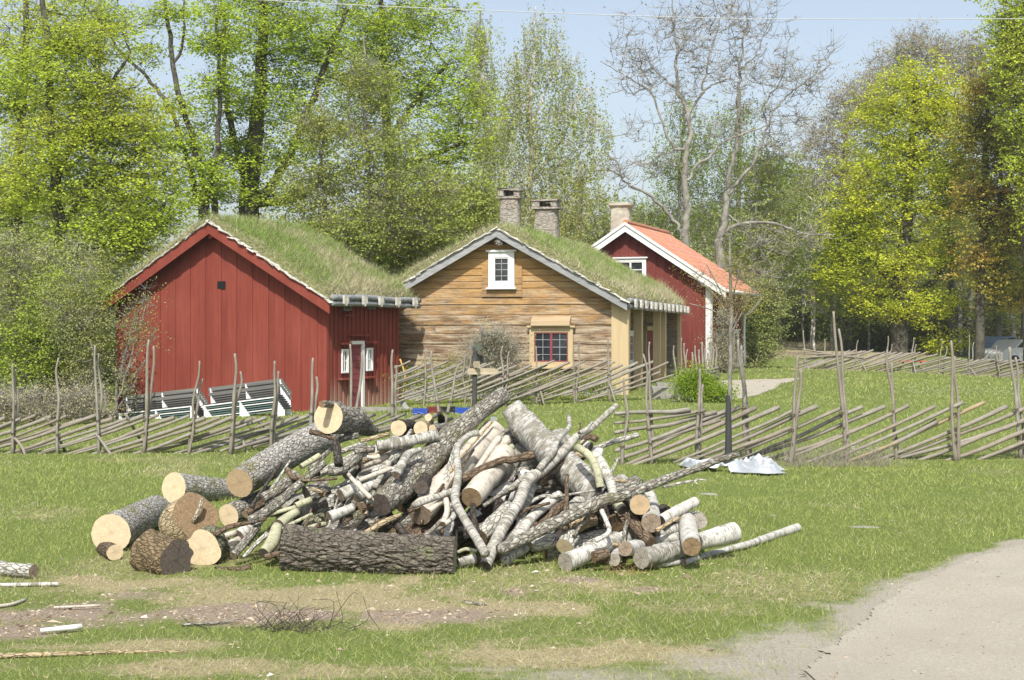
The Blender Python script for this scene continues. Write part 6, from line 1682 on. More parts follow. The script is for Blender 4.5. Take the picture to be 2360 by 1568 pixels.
def tree(name, label, Y, stems, crown, n, leaf, leaves=60, lsize=.13, spread=.55, flat=.4, tilt=.65, bark=TB_BEECH, twigs=6, twigr=.006, tip=.012, seed=1, group='trees behind the houses', cat='tree',
         depth=.8, hang=0.0, keys=0, shell=.45, rise=.25, twlen=1.0, step=.7, base=True, wob=.12, per=15, spr=.19, sflat=.22):
    R = np.random.default_rng(seed)
    pos, par, rad = [], [], []
    for st in stems:
        w_ = [P(u, v, Y + (s[3] if len(s) > 3 else 0)) for s in st for u, v in [s[:2]]]
        rs = [s[2] / FPX * Y for s in st]
        if base and st is stems[0]:
            g = gz1(w_[0][0], w_[0][1])
            if w_[0][2] > g: w_.insert(0, np.array([w_[0][0], w_[0][1], g - .2])); rs.insert(0, rs[0] * 1.25)
        p = smoothpath(np.hstack([np.array(w_), np.array(rs)[:, None]]), 5)
        p[1:-1, 0] += R.normal(0, .0006 * Y, len(p) - 2) * (.2 if Y < 40 else 1)
        start = -1
        if pos and st is not stems[0]:
            d = np.linalg.norm(np.array(pos) - p[0, :3], axis=1); start = int(d.argmin())
            if d[start] > 1.5 and st[0][1] > 500: start = -1
        for k, q in enumerate(p):
            par.append(start if k == 0 else len(pos) - 1); pos.append(q[:3]); rad.append(q[3])
    ns = len(pos)
    # clump centres in the crown
    A = np.array([c[2] * c[3] for c in crown], float); A /= A.sum()
    pick = R.choice(len(crown), n, p=A); cl = []
    for k in pick:
        u, v, ru, rv = crown[k][:4]
        d = R.normal(0, 1, 3); d /= np.linalg.norm(d); d *= R.random() ** shell
        c = P(u + d[0] * ru, v + d[1] * rv, Y); s = 1.0
        c = P(u + d[0] * ru, v + d[1] * rv, Y + d[2] * ru / FPX * Y * depth)
        cl.append(c)
    cl = np.array(cl)
    g = gz(cl[:, 0], cl[:, 1]); cl[:, 2] = np.maximum(cl[:, 2], g + .25)
    S = np.array(pos[:ns])
    dist = np.array([np.min(np.linalg.norm(S - c, axis=1)) for c in cl])
    PA = np.zeros((ns + n * 14, 3)); PA[:ns] = S; cnt = ns
    for i in np.argsort(dist):
        c = cl[i]; dv = c - PA[:cnt]; dl = np.linalg.norm(dv, axis=1)
        cost = dl * (1 + .55 * np.clip(-dv[:, 2] / (dl + 1e-6) - .15, 0, 1)) + .15
        j = int(cost.argmin()); a = PA[j]; L_ = dl[j]
        k = int(np.clip(L_ / step, 1, 12)); f = np.linspace(0, 1, k + 1)[1:]
        pts = a + (c - a) * f[:, None]
        pts[:, 2] += np.sin(f * np.pi) * (-rise * L_ * .35)
        if k > 1: pts[:-1] += R.normal(0, wob * step, (k - 1, 3))
        for q in pts:
            if cnt >= len(PA): break
            PA[cnt] = q; pos.append(q); par.append(j); rad.append(0); j = cnt; cnt += 1
    N = len(pos); pos = np.array(pos); par = np.array(par); rad = np.array(rad)
    count = np.zeros(N); ch = [[] for _ in range(N)]
    for i in range(N - 1, -1, -1):
        count[i] = max(count[i], 1)
        if par[i] >= 0: count[par[i]] += count[i]; ch[par[i]].append(i)
    r = tip * count ** .46
    r = np.where(rad > 0, np.maximum(rad, 0), r)
    for i in range(ns, N):
        if par[i] >= 0: r[i] = min(r[i], r[par[i]] * .9)
    root = empty(name, pos[0], 0, label, cat, group); o = pos[0]
    m = MB(); done = np.zeros(N, bool)
    starts = [i for i in range(N) if par[i] < 0]
    stack_ = list(starts)
    while stack_:
        i = stack_.pop(); chain = [i] if par[i] < 0 else [par[i], i]
        while True:
            c_ = ch[chain[-1]] if chain[-1] != par[i] or par[i] < 0 else [i]
            c_ = ch[chain[-1]]
            if not c_: break
            nxt = max(c_, key=lambda q: (q < ns, count[q]))
            for q in c_:
                if q != nxt: stack_.append(q)
            chain.append(nxt)
        rr = r[chain].copy()
        if par[i] >= 0: rr[0] = min(rr[0], rr[1] * 1.15)
        nn = 10 if rr.max() > .09 else 6 if rr.max() > .03 else 4
        V, F, B, *_ = tube_arrays(pos[chain] - o, rr, nn); m.add(V, F)
    m.build('trunk', bark, root, smooth=True)
    # twigs
    if twigs:
        cc = cl if len(stems) and True else cl; C = np.repeat(cl, twigs, 0); k = len(C)
        d = R.normal(0, 1, (k, 3)) * np.array([1, 1, .55]); d[:, 2] += .25 - hang
        d /= np.linalg.norm(d, axis=1)[:, None]
        L_ = spread * twlen * R.uniform(.5, 1.5, k)[:, None]
        mid = C + d * L_ * .5; e = mid + (d + np.array([0, 0, .5 if hang == 0 else -hang])) * L_ * .5
        m = MB(); V, F = sticks(C - o, mid - o, np.full(k, twigr * 1.3), np.full(k, twigr)); m.add(V, F)
        V, F = sticks(mid - o, e - o, np.full(k, twigr), np.full(k, twigr * .5)); m.add(V, F)
        m.build('twigs', TB_ATWIG if bark is TB_ASH or leaf == 'bud' else bark, root)
    if leaf:
        k = leaves
        # each clump is several small sprays; each spray is a tight flat cluster of leaves (or a hanging string)
        ns_ = max(3, int(round(k / per)))
        sc = np.repeat(cl, ns_, 0); sc = sc + R.normal(0, 1, sc.shape) * np.array([spread, spread, spread * flat])
        C = np.repeat(sc, per, 0)
        if hang:
            C = C + R.normal(0, 1, C.shape) * np.array([.05, .05, .03]) * (spread / .4)
            drift = np.repeat(R.normal(0, .12, (len(sc), 2)), per, 0); f = R.random(len(C))
            C[:, 2] -= f * hang * 1.1; C[:, :2] += drift * f[:, None]
        else:
            sl_ = np.repeat(R.normal(0, .35, (len(sc), 2)), per, 0)
            q = R.normal(0, 1, C.shape) * np.array([spr, spr, spr * sflat]); q[:, 2] += (q[:, :2] * sl_).sum(1)
            C = C + q
        C = C[C[:, 2] > gz(C[:, 0], C[:, 1]) + .03]
        V, F = leafquads(C - o, lsize, R, tilt)
        mk('crown', V, F, LM[leaf], root, rnd=True)
    if keys:
        C = np.repeat(e, 1, 0)[R.random(len(e)) < keys]; C = np.repeat(C, 5, 0) + R.normal(0, .045, (len(C) * 5, 3))
        V, F = leafquads(C - o, .085, R, 1.5, .6)
        mk('seed_clusters', V, F, LM['keys'], root, rnd=True)
    return root

T = tree
# big beeches behind the shed
T('beech_tree', 'great beech with dark trunk and bright yellow green crown right behind the shed ridge', 60, [[(575, 640, 26), (572, 520, 24), (576, 420, 22), (590, 300, 18), (605, 150, 13), (612, -80, 8)], [(580, 480, 12), (625, 430, 11), (680, 330, 9), (740, 180, 7), (800, 20, 5)], [(576, 440, 10), (540, 330, 8), (520, 200, 6), (515, 20, 4)], [(600, 470, 9), (690, 455, 8), (760, 400, 6)]],
  [(600, 40, 130, 120), (560, 230, 90, 90), (640, 200, 120, 100), (520, 330, 80, 70), (600, 370, 100, 70), (700, 330, 90, 80), (720, 80, 110, 110), (545, 440, 80, 40), (650, 470, 90, 40), (520, 90, 60, 80), (600, -120, 160, 80)], 470, 'beech', 90, .12, .55, .34, .5, seed=11)
T('beech_tree', 'broad bright beech leaning toward the cottage chimneys', 64, [[(905, 640, 16), (900, 420, 13), (890, 250, 10), (880, 60, 7), (875, -100, 4)], [(895, 330, 8), (960, 230, 6), (1030, 150, 4)], [(898, 400, 8), (990, 360, 6), (1070, 330, 4)]],
  [(860, 50, 150, 130), (960, 90, 130, 130), (1000, 240, 130, 110), (1060, 290, 90, 90), (880, 210, 140, 100), (1040, 400, 110, 70), (800, 180, 90, 120), (960, 370, 120, 80), (870, -100, 180, 70), (1050, 160, 50, 60)], 500, 'beech', 90, .12, .56, .34, .5, seed=12)
T('slim_beech_tree', 'slender three stemmed beech rising left of the shed ridge against the sky', 57, [[(466, 530, 9), (452, 450, 8), (436, 380, 6), (410, 300, 5), (385, 240, 5), (340, 180, 4), (270, 110, 3), (215, 20, 2)], [(482, 530, 9), (470, 430, 8), (445, 330, 7), (402, 180, 6), (388, 60, 5), (372, -60, 3)], [(497, 530, 8), (491, 430, 8), (500, 340, 6), (507, 200, 5), (500, 40, 3)], [(398, 160, 4), (425, 80, 3), (420, -20, 2)]],
  [(430, 330, 60, 40), (470, 390, 70, 35), (400, 245, 45, 25), (500, 200, 40, 60), (500, 90, 45, 50), (385, 30, 40, 25), (290, 50, 80, 25), (340, 130, 40, 25), (490, 440, 60, 35), (440, 460, 40, 25), (505, 20, 40, 30), (360, 330, 60, 30), (350, 290, 50, 20)], 230, 'beech', 75, .115, .45, .3, .5, seed=13, tip=.009)
# left side
T('beech_tree', 'large leafy beech filling the upper left of the view', 50, [[(150, 800, 16), (140, 560, 14), (120, 350, 11), (110, 120, 8), (90, -60, 5)], [(140, 520, 7), (230, 420, 6), (330, 350, 4)], [(130, 400, 7), (220, 250, 5), (300, 120, 3)], [(140, 600, 7), (260, 560, 6), (340, 520, 4)]],
  [(150, 170, 130, 90), (260, 260, 130, 80), (180, 330, 160, 80), (310, 370, 100, 50), (280, 440, 110, 50), (110, 440, 140, 70), (330, 520, 80, 50), (230, 540, 120, 60), (200, 90, 120, 50), (360, 420, 60, 40), (390, 480, 45, 50), (300, 590, 70, 35)], 560, 'beech2', 100, .105, .5, .32, .5, seed=14)
T('beech_tree', 'olive tinged beech crown cut off by the left edge of the picture', 56, [[(30, 800, 14), (35, 500, 12), (50, 250, 9), (60, 0, 6), (60, -100, 4)]],
  [(50, 60, 140, 110), (-60, 200, 130, 130), (40, 230, 100, 110), (30, 400, 120, 100), (-60, 480, 110, 130), (60, 560, 100, 70), (170, 20, 110, 50)], 380, 'beech2', 90, .115, .55, .36, .5, seed=15)
T('grey_tree', 'half bare grey tree standing deep behind the left beeches', 66, [[(210, 800, 9), (215, 500, 7), (225, 200, 5), (235, -40, 3)]],
  [(220, 60, 80, 70), (230, 200, 110, 110), (120, 300, 120, 100), (250, 480, 120, 90), (100, 560, 130, 90), (330, 560, 80, 60)], 260, 'olive', 45, .12, .6, .6, bark=TB_GREY, seed=16, twigs=7)
T('willow_shrub', 'grey green willow shrub leaning against the left edge of the red shed', 42.5, [[(262, 975, 4), (275, 880, 3.5), (300, 780, 3), (330, 690, 2)], [(255, 975, 4), (225, 850, 3), (190, 740, 2)], [(262, 970, 3), (300, 890, 2.5), (335, 830, 2)]],
  [(195, 800, 42, 90), (160, 720, 65, 90), (195, 900, 40, 60), (190, 650, 45, 50)], 240, 'willow', 40, .055, .24, .9, 1.0, TB_GREY, 4, .004, .006, 17, 'thicket left of the shed', 'shrub', .6, step=.4)
T('willow_shrub', 'sparse thin willow sprigs in front of the left end of the red shed wall', 42.3, [[(255, 975, 3), (285, 880, 2.5), (315, 780, 2), (340, 690, 1.2)], [(290, 860, 2), (330, 800, 1.3), (360, 760, .8)], [(262, 960, 2), (300, 900, 1.3), (325, 850, .8)]],
  [(300, 760, 30, 80), (338, 700, 28, 40), (340, 780, 22, 40), (285, 860, 25, 50), (300, 920, 22, 30)], 85, 'willow', 26, .05, .2, .9, 1.0, TB_GREY, 6, .0035, .004, 117, 'thicket left of the shed', 'shrub', .5, step=.35, per=6, spr=.08, sflat=.9)
T('willow_shrub', 'tall grey green willow thicket at the left edge behind the fence', 45, [[(120, 970, 6), (130, 850, 5), (150, 700, 4), (180, 560, 3)], [(110, 970, 5), (70, 820, 4), (50, 650, 3)], [(125, 960, 4), (200, 840, 3), (230, 700, 2)]],
  [(130, 640, 100, 80), (50, 700, 110, 100), (160, 740, 65, 90), (90, 830, 110, 90), (175, 600, 50, 60), (30, 580, 90, 50), (-40, 780, 70, 130), (150, 880, 75, 60)], 520, 'willow', 50, .07, .36, .8, 1.0, TB_GREY, 4, .005, .008, 18, 'thicket left of the shed', 'shrub', .7, step=.5)
T('green_shrub', 'bright green shrub inside the left thicket', 44.2, [[(170, 960, 5), (165, 800, 4), (175, 680, 3)], [(170, 900, 4), (60, 780, 3)]],
  [(150, 690, 80, 60), (175, 800, 45, 60), (90, 780, 100, 60), (30, 880, 110, 50), (205, 680, 35, 45)], 360, 'shrub', 66, .085, .36, .6, .8, TB_GREY, 3, .005, .008, 19, 'thicket left of the shed', 'shrub', .7, step=.5)
T('brown_brush', 'brownish twiggy brush low at the left behind the fence', 41, [[(70, 985, 4), (70, 900, 2)]],
  [(60, 940, 110, 45), (190, 940, 70, 40), (-60, 940, 80, 50)], 220, 'bud', 30, .05, .34, .6, 1.0, TB_GREY, 9, .005, .006, 20, 'thicket left of the shed', 'shrub', .6, step=.4)
# saplings between shed and cottage
T('sapling', 'slim olive leaved tree above the shed roof, left of a pair', 56, [[(748, 640, 5), (748, 480, 4.5), (742, 330, 3.5), (738, 200, 2)]],
  [(740, 300, 60, 60), (730, 420, 90, 60), (760, 520, 110, 50), (700, 560, 70, 40)], 280, 'olive', 60, .095, .45, .4, .8, TB_GREY, 5, .006, .008, 21)
T('sapling', 'tall straight olive leaved tree above the right half of the shed roof', 55, [[(846, 660, 7), (848, 500, 6), (845, 350, 5), (843, 200, 3.5), (838, 80, 2)], [(847, 560, 3), (930, 470, 2.5), (1010, 400, 2)]],
  [(850, 200, 60, 80), (860, 330, 110, 80), (900, 440, 130, 80), (830, 540, 120, 60), (960, 540, 110, 50), (1000, 470, 90, 60)], 520, 'olive', 60, .095, .48, .38, .8, TB_GREY, 5, .006, .009, 22)
T('sapling', 'leafy young tree close behind the left slope of the cottage roof', 58, [[(1010, 680, 5), (1015, 520, 4), (1020, 400, 3)], [(1012, 600, 3), (930, 560, 2)]],
  [(1020, 480, 90, 60), (960, 580, 110, 40), (1080, 530, 80, 60), (1100, 450, 50, 70), (900, 600, 80, 30)], 380, 'olive', 62, .10, .46, .4, .8, TB_GREY, 5, .006, .008, 23)
# birches
T('birch_tree', 'narrow pale birch top peeking beside the bright beech', 74, [[(1112, 640, 5), (1118, 400, 4), (1110, 200, 3), (1108, 25, 1.5)]],
  [(1108, 90, 32, 60), (1115, 190, 50, 60), (1130, 320, 60, 80), (1120, 460, 60, 60)], 320, 'birch', 56, .095, .36, 1.1, 1.2, TB_BIRCH, 5, .006, .008, 24, hang=.9, rise=-.4)
T('birch_tree', 'tall white stemmed birch with drooping twigs behind the cottage chimneys', 70, [[(1205, 640, 8), (1212, 520, 7), (1222, 400, 6), (1222, 250, 5), (1232, 120, 3), (1235, 15, 1.5)], [(1220, 300, 4), (1260, 200, 3), (1290, 110, 2)], [(1215, 430, 4), (1290, 330, 3), (1330, 230, 2)]],
  [(1232, 70, 45, 50), (1215, 160, 60, 70), (1290, 130, 50, 60), (1320, 240, 60, 70), (1230, 290, 90, 80), (1180, 240, 30, 80), (1300, 380, 90, 70), (1200, 420, 60, 80), (1370, 330, 40, 90), (1260, 480, 110, 60)], 540, 'birch', 60, .095, .38, 1.1, 1.2, TB_BIRCH, 5, .006, .008, 25, hang=.9, rise=-.4)
T('birch_tree', 'soft green birch crown low behind the two stone chimneys', 80, [[(1330, 640, 5), (1335, 520, 4), (1340, 420, 3)]],
  [(1340, 480, 80, 80), (1270, 520, 80, 60), (1190, 540, 60, 60), (1400, 560, 60, 60)], 240, 'birch', 55, .11, .5, .9, 1.2, TB_GREY, 5, .007, .01, 26, hang=.5)
# ash trees, still bare
Z3 = lambda x, y, r: (1161.4 + .3704 * x, .3704 * y, r * .56)
T('ash_tree', 'tall bare ash with a straight forking trunk behind the red house, left of two', 74, [
   [Z3(1130, 1560, 17), Z3(1122, 1450, 16), Z3(1140, 1300, 14), Z3(1125, 1120, 13), Z3(1140, 960, 11), Z3(1162, 820, 10), Z3(1140, 700, 9), Z3(1095, 590, 7), Z3(1075, 450, 6), Z3(1075, 300, 4.5), Z3(1055, 120, 3), Z3(1045, -60, 2)],
   [Z3(1155, 700, 6), Z3(1230, 590, 5.5), Z3(1290, 530, 4), Z3(1420, 485, 3)], [Z3(1235, 560, 4.5), Z3(1265, 400, 4), Z3(1310, 250, 3), Z3(1350, 100, 2)],
   [Z3(1060, 930, 6), Z3(1000, 800, 5), Z3(940, 640, 4.5), Z3(905, 520, 4), Z3(850, 400, 3), Z3(840, 300, 2)], [Z3(905, 560, 3.5), Z3(800, 500, 3), Z3(700, 440, 2), Z3(600, 380, 1.5)],
   [Z3(1100, 1440, 8), Z3(1050, 1370, 8), Z3(990, 1290, 7), Z3(900, 1210, 6), Z3(780, 1155, 5), Z3(700, 1080, 4), Z3(640, 1060, 3), Z3(500, 1070, 2)], [Z3(740, 1130, 4), Z3(700, 1010, 3.5), Z3(640, 960, 3), Z3(635, 860, 2)],
   [Z3(1150, 1120, 7), Z3(1210, 1020, 6), Z3(1280, 980, 5.5), Z3(1360, 890, 5), Z3(1500, 830, 4), Z3(1640, 780, 3)], [Z3(1080, 560, 5), Z3(950, 450, 3), Z3(880, 350, 2)]],
  [(1560, 80, 110, 100), (1470, 170, 70, 70), (1620, 150, 70, 90), (1430, 120, 30, 40), (1690, 200, 50, 50), (1470, 300, 40, 40), (1430, 400, 60, 50), (1510, 380, 50, 40), (1690, 300, 80, 30), (1440, 60, 30, 40), (1560, 210, 60, 50), (1640, 20, 70, 60)], 420, None, 0, bark=TB_ASH, twigs=4, twigr=.010, tip=.0105, spread=.5, seed=31, keys=.14, twlen=1.35, step=.6, shell=.5, wob=.18, depth=.7)
T('ash_tree', 'bare spreading ash with crooked limbs behind the red house, right of two', 76, [
   [Z3(1345, 1560, 19), Z3(1350, 1480, 17), Z3(1375, 1350, 14), Z3(1390, 1200, 12), Z3(1405, 1080, 10), Z3(1430, 960, 9), Z3(1455, 850, 8), Z3(1455, 700, 7), Z3(1462, 550, 6), Z3(1470, 400, 5), Z3(1500, 200, 3.5), Z3(1530, 20, 2)],
   [Z3(1400, 1210, 8), Z3(1460, 1130, 7), Z3(1530, 1050, 6.5), Z3(1590, 930, 6), Z3(1640, 800, 5), Z3(1690, 680, 4), Z3(1780, 580, 3.5), Z3(1890, 500, 3), Z3(2010, 420, 2)],
   [Z3(1365, 1450, 8), Z3(1430, 1410, 7.5), Z3(1520, 1388, 7), Z3(1660, 1388, 6), Z3(1780, 1425, 5), Z3(1900, 1460, 3.5), Z3(2060, 1460, 2.5)], [Z3(1640, 790, 4), Z3(1620, 650, 3.5), Z3(1730, 480, 3), Z3(1760, 300, 2), Z3(1800, 200, 1.5)],
   [Z3(1470, 430, 4), Z3(1560, 350, 3), Z3(1620, 200, 2), Z3(1700, 80, 1.5)], [Z3(1400, 1340, 5), Z3(1470, 1400, 4), Z3(1530, 1480, 3), Z3(1600, 1560, 2), Z3(1700, 1700, 1.5)]],
  [(1740, 70, 90, 90), (1800, 170, 70, 70), (1870, 190, 50, 70), (1760, 260, 90, 50), (1850, 290, 70, 50), (1900, 130, 30, 40), (1720, 160, 60, 60), (1690, 60, 50, 60), (1800, 340, 90, 40), (1750, 560, 90, 50), (1850, 560, 80, 40), (1760, 640, 80, 50)], 460, None, 0, bark=TB_ASH, twigs=4, twigr=.010, tip=.0105, spread=.5, seed=32, keys=.14, twlen=1.35, step=.6, shell=.5, wob=.2, depth=.7)
# green trees behind the ashes
T('birch_tree', 'green drooping birch behind the left bare ash', 84, [[(1560, 640, 5), (1565, 450, 4), (1575, 300, 3), (1580, 230, 2)]],
  [(1580, 270, 45, 60), (1560, 380, 70, 70), (1480, 500, 80, 60), (1560, 500, 90, 60), (1610, 330, 50, 60)], 330, 'green', 50, .105, .5, .9, 1.1, TB_GREY, 4, .008, .01, 33, hang=.6)
T('birch_tree', 'broad green birch rising between the two bare ashes', 86, [[(1700, 640, 6), (1702, 450, 5), (1705, 280, 3), (1705, 210, 2)]],
  [(1695, 260, 65, 60), (1680, 350, 80, 60), (1740, 400, 90, 80), (1650, 450, 90, 70), (1800, 480, 70, 80), (1700, 530, 110, 60)], 460, 'green', 52, .105, .52, .9, 1.1, TB_GREY, 4, .008, .01, 34, hang=.6)
T('birch_tree', 'low green birch crown left of the bare ashes', 90, [[(1440, 640, 4), (1440, 520, 3)]],
  [(1430, 520, 60, 50), (1490, 560, 70, 50), (1380, 580, 50, 50)], 180, 'green', 50, .12, .55, .8, 1.1, TB_GREY, 3, .008, .01, 35, hang=.4)
# right side
for i, (nm, lb, Y, st, cr, n) in enumerate([
   ('oak_tree', 'pale budding oak top standing high above the yellow maple', 97, [[(2090, 800, 9), (2100, 400, 7), (2105, 120, 3)]], [(2120, 110, 70, 50), (2060, 170, 80, 60), (2170, 140, 40, 50), (2000, 240, 70, 60)], 330),
   ('oak_tree', 'grey budding oak left of the yellow maple', 93, [[(1950, 800, 8), (1945, 450, 6), (1950, 250, 3)]], [(1950, 280, 70, 70), (1900, 350, 70, 60), (1960, 400, 80, 60), (2010, 210, 60, 50), (1880, 440, 70, 50)], 360),
   ('oak_tree', 'thin grey budding tree top at the upper right', 95, [[(2235, 800, 7), (2235, 350, 5), (2240, 100, 2)]], [(2240, 110, 45, 50), (2220, 170, 50, 50), (2260, 200, 50, 60)], 170)]):
    T(nm, lb, Y, st, cr, n, 'bud', 26, .10, .55, .7, 1.0, TB_GREY, 7, .009, .012, 41 + i, twlen=1.3)
T('maple_tree', 'huge bright yellow green maple at the right', 82, [[(2075, 880, 22), (2072, 760, 19), (2078, 640, 16), (2090, 480, 12), (2105, 300, 8), (2110, 180, 4)], [(2080, 680, 9), (2020, 610, 7), (1960, 560, 5)], [(2085, 690, 8), (2160, 640, 7), (2200, 560, 4)]],
  [(2120, 210, 90, 80), (2060, 280, 100, 80), (2180, 250, 60, 70), (2030, 380, 110, 80), (2140, 370, 100, 80), (1990, 480, 90, 70), (2090, 480, 130, 80), (2190, 450, 50, 70), (1950, 590, 70, 50), (2050, 600, 120, 50), (2160, 590, 70, 50), (2120, 700, 110, 50), (2180, 790, 70, 30), (2020, 690, 60, 40), (1930, 640, 50, 40), (2215, 340, 50, 90), (1960, 530, 60, 60)], 1050, 'maple', 80, .14, .55, .5, .6, TB_DARK, 3, .01, .014, 51, per=20, spr=.22, sflat=.4)
T('maple_tree', 'bronze orange leaved maple at the right edge', 78, [[(2258, 880, 12), (2260, 650, 10), (2270, 400, 8), (2280, 200, 4)], [(2262, 560, 6), (2320, 430, 5), (2350, 300, 3)]],
  [(2300, 220, 70, 80), (2260, 300, 60, 70), (2330, 350, 70, 90), (2270, 450, 70, 80), (2340, 520, 70, 90), (2260, 600, 60, 60), (2330, 660, 70, 60), (2400, 400, 60, 200)], 800, 'orange', 55, .135, .55, .5, .9, TB_DARK, 6, .009, .012, 52)
T('maple_tree', 'yellow green tree top in the upper right corner', 74, [[(2370, 880, 12), (2368, 500, 9), (2365, 150, 6), (2360, 0, 3)]],
  [(2340, 60, 60, 60), (2370, 150, 90, 90), (2350, 260, 50, 60), (2330, 120, 50, 60), (2400, 400, 70, 160), (2350, -20, 70, 50)], 560, 'beech2', 55, .125, .52, .5, .9, TB_DARK, 6, .009, .012, 53)
# woodland: individual stems seen below the crowns
R = np.random.default_rng(77)
spots = [(1878, 800, 84, 1, 3), (1918, 790, 88, 1, 3), (1868, 790, 95, 1, 2.5), (1852, 802, 90, 0, 3), (1800, 800, 96, 0, 3), (1770, 840, 80, 0, 4), (1745, 850, 78, 0, 3.5), (1960, 780, 92, 0, 4), (1985, 800, 98, 0, 3), (2000, 820, 92, 1, 3), (2195, 830, 88, 0, 8), (2215, 835, 92, 0, 6), (2300, 850, 86, 0, 9), (2335, 855, 90, 0, 7), (2262, 840, 98, 0, 6), (1830, 790, 100, 1, 2.2), (2360, 850, 84, 0, 8), (2145, 830, 96, 0, 6), (1935, 800, 100, 0, 3), (1900, 800, 102, 1, 2)]
WL = ['white birch stem between a slimmer birch and a dark stem left of the maple', 'white birch stem nearest to the left side of the maple', 'very thin white birch stem left of the thicker white stems', 'dark stem close left of the white birch stems', 'dark stem on the mossy slope right of the red house', 'slim dark tree just right of the downpipe bush', 'dark tree closest to the corner of the red house',
 'grey stem directly left of the maple crown', 'thin dark stem behind the left part of the maple', 'white birch stem under the left limbs of the maple', 'stout grey trunk right of the maple trunk', 'grey trunk close behind the stout one right of the maple', 'thick grey trunk between the maple and the right edge', 'grey trunk behind the bronze maple near the right edge', 'grey trunk behind the lower limbs of the bronze maple', 'faint white birch stem farthest left in the woods', 'thick grey trunk cut by the right edge of the picture', 'grey trunk seen between maple trunk and stout grey trunk', 'thin dark stem deep behind the left side of the maple', 'distant thin white birch stem deep between the others']
for i, (u, v, Y, wh, r) in enumerate(spots):
    top = R.uniform(330, 480)
    side = 'left' if u < 1900 else 'middle' if u < 2150 else 'right'
    T('woodland_birch' if wh else 'woodland_tree', WL[i], Y,
      [[(u, v + 20, r), (u + R.normal(0, 3), 650, r * .85), (u + R.normal(0, 8), 520, r * .6), (u + R.normal(0, 12), top, r * .3)]],
      [(u, top + 60, 45, 60), (u + R.normal(0, 15), top + 160, 55, 60), (u, top + 240, 40, 50)], 90, ['wood', 'green', 'birch'][R.integers(0, 3)], 42, .14, .6, .7, 1.0, TB_BIRCH if wh else TB_GREY, 4, .01, .012, 100 + i, 'slim trees at the edge of the woods')

def leafcloud(name, label, boxes, leaf, lsize, seed, kind='stuff', tilt=1.0, top=None):
    """boxes: (u0,u1,v0,v1,Y0,Y1,n clumps,leaves,spread)"""
    R = np.random.default_rng(seed); Vs = []; Ss = []
    for u0, u1, v0, v1, Y0, Y1, n, k, sp in boxes:
        u = R.uniform(u0, u1, n); Y = R.uniform(Y0, Y1, n)
        prof = v0 + (v1 - v0) * .35 * vnoise(np.stack([u / 70, Y * 0, Y * 0], 1), seed)
        v = prof + (v1 - prof) * R.random(n)
        C = np.stack([(u - 1180) / FPX * Y, Y, CAMZ - (v - HOR) / FPX * Y], 1)
        g = gz(C[:, 0], C[:, 1]); C[:, 2] = np.maximum(C[:, 2], g + .3)
        C2 = np.repeat(C, k, 0) + R.normal(0, 1, (n * k, 3)) * np.array([sp, sp, sp * .6])
        Vs.append(C2)
        tw = np.repeat(C, 4, 0); d = R.normal(0, 1, tw.shape); d[:, 2] = np.abs(d[:, 2]) * .8; d /= np.linalg.norm(d, axis=1)[:, None]
        Ss.append((tw - d * sp * .8, tw + d * sp * 1.2))
    C = np.vstack(Vs); C = C[C[:, 2] > gz(C[:, 0], C[:, 1]) + .05]
    V, F = leafquads(C, lsize, R, tilt)
    A = np.vstack([s[0] for s in Ss]); B = np.vstack([s[1] for s in Ss])
    V2, F2 = sticks(A, B, np.full(len(A), .016), np.full(len(A), .006))
    M_ = np.concatenate([np.zeros(len(F)), np.ones(len(F2))])
    o = mk(name, np.vstack([V, V2]), [np.vstack([F, F2 + len(V)])], [LM[leaf], TB_GREY], None, M_, False, True)
    return tag(o, label, 'woods', kind=kind)
leafcloud('distant_woods', 'far mass of fresh green woodland behind the houses', [(1250, 2500, 470, 800, 104, 128, 2600, 46, .9), (560, 1260, 450, 760, 92, 108, 1300, 46, .8), (1400, 2600, 620, 850, 98, 112, 1300, 46, .8)], 'wood', .24, 5)
leafcloud('left_woods', 'loose green undergrowth far behind the left beeches', [(-260, 480, 600, 900, 66, 86, 1500, 44, .7), (-260, 330, 420, 640, 70, 86, 500, 44, .6)], 'wood', .17, 6)
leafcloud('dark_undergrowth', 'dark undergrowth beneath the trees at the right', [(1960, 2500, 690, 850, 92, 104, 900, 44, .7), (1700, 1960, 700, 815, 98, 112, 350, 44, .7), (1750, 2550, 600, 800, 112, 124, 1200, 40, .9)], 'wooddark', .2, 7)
# bushes by the houses
T('round_bush', 'round bright green clipped bush in front of the fence return', 43.3, [[(1604, 925, 4), (1604, 890, 3)]], [(1592, 884, 18, 24), (1622, 894, 17, 20), (1605, 906, 26, 14), (1600, 868, 10, 12)], 150, 'bush', 80, .05, .14, .9, 1.2, TB_GREY, 3, .004, .005, 61, None, 'bush', .8, step=.3, shell=.33)
T('low_bush', 'low fresh green plant spreading on the yard edge beside the round bush', 43.0, [[(1650, 926, 2), (1650, 915, 2)]], [(1650, 918, 26, 9)], 60, 'bush', 60, .05, .12, .8, 1.2, TB_GREY, 3, .004, .005, 62, None, 'bush', .6, step=.3)
T('bare_bush', 'bare grey brown bush in front of the cottage wall', 45.2, [[(1140, 920, 3), (1138, 880, 3), (1135, 820, 2)], [(1140, 900, 2), (1110, 830, 1.5)], [(1140, 900, 2), (1170, 830, 1.5)]], [(1130, 800, 42, 40), (1165, 820, 30, 40), (1100, 830, 28, 35), (1140, 860, 40, 30)], 170, 'bud', 5, .04, .3, .9, 1.2, TB_GREY, 14, .0045, .005, 63, None, 'bush', .6, step=.3, twlen=1.4)
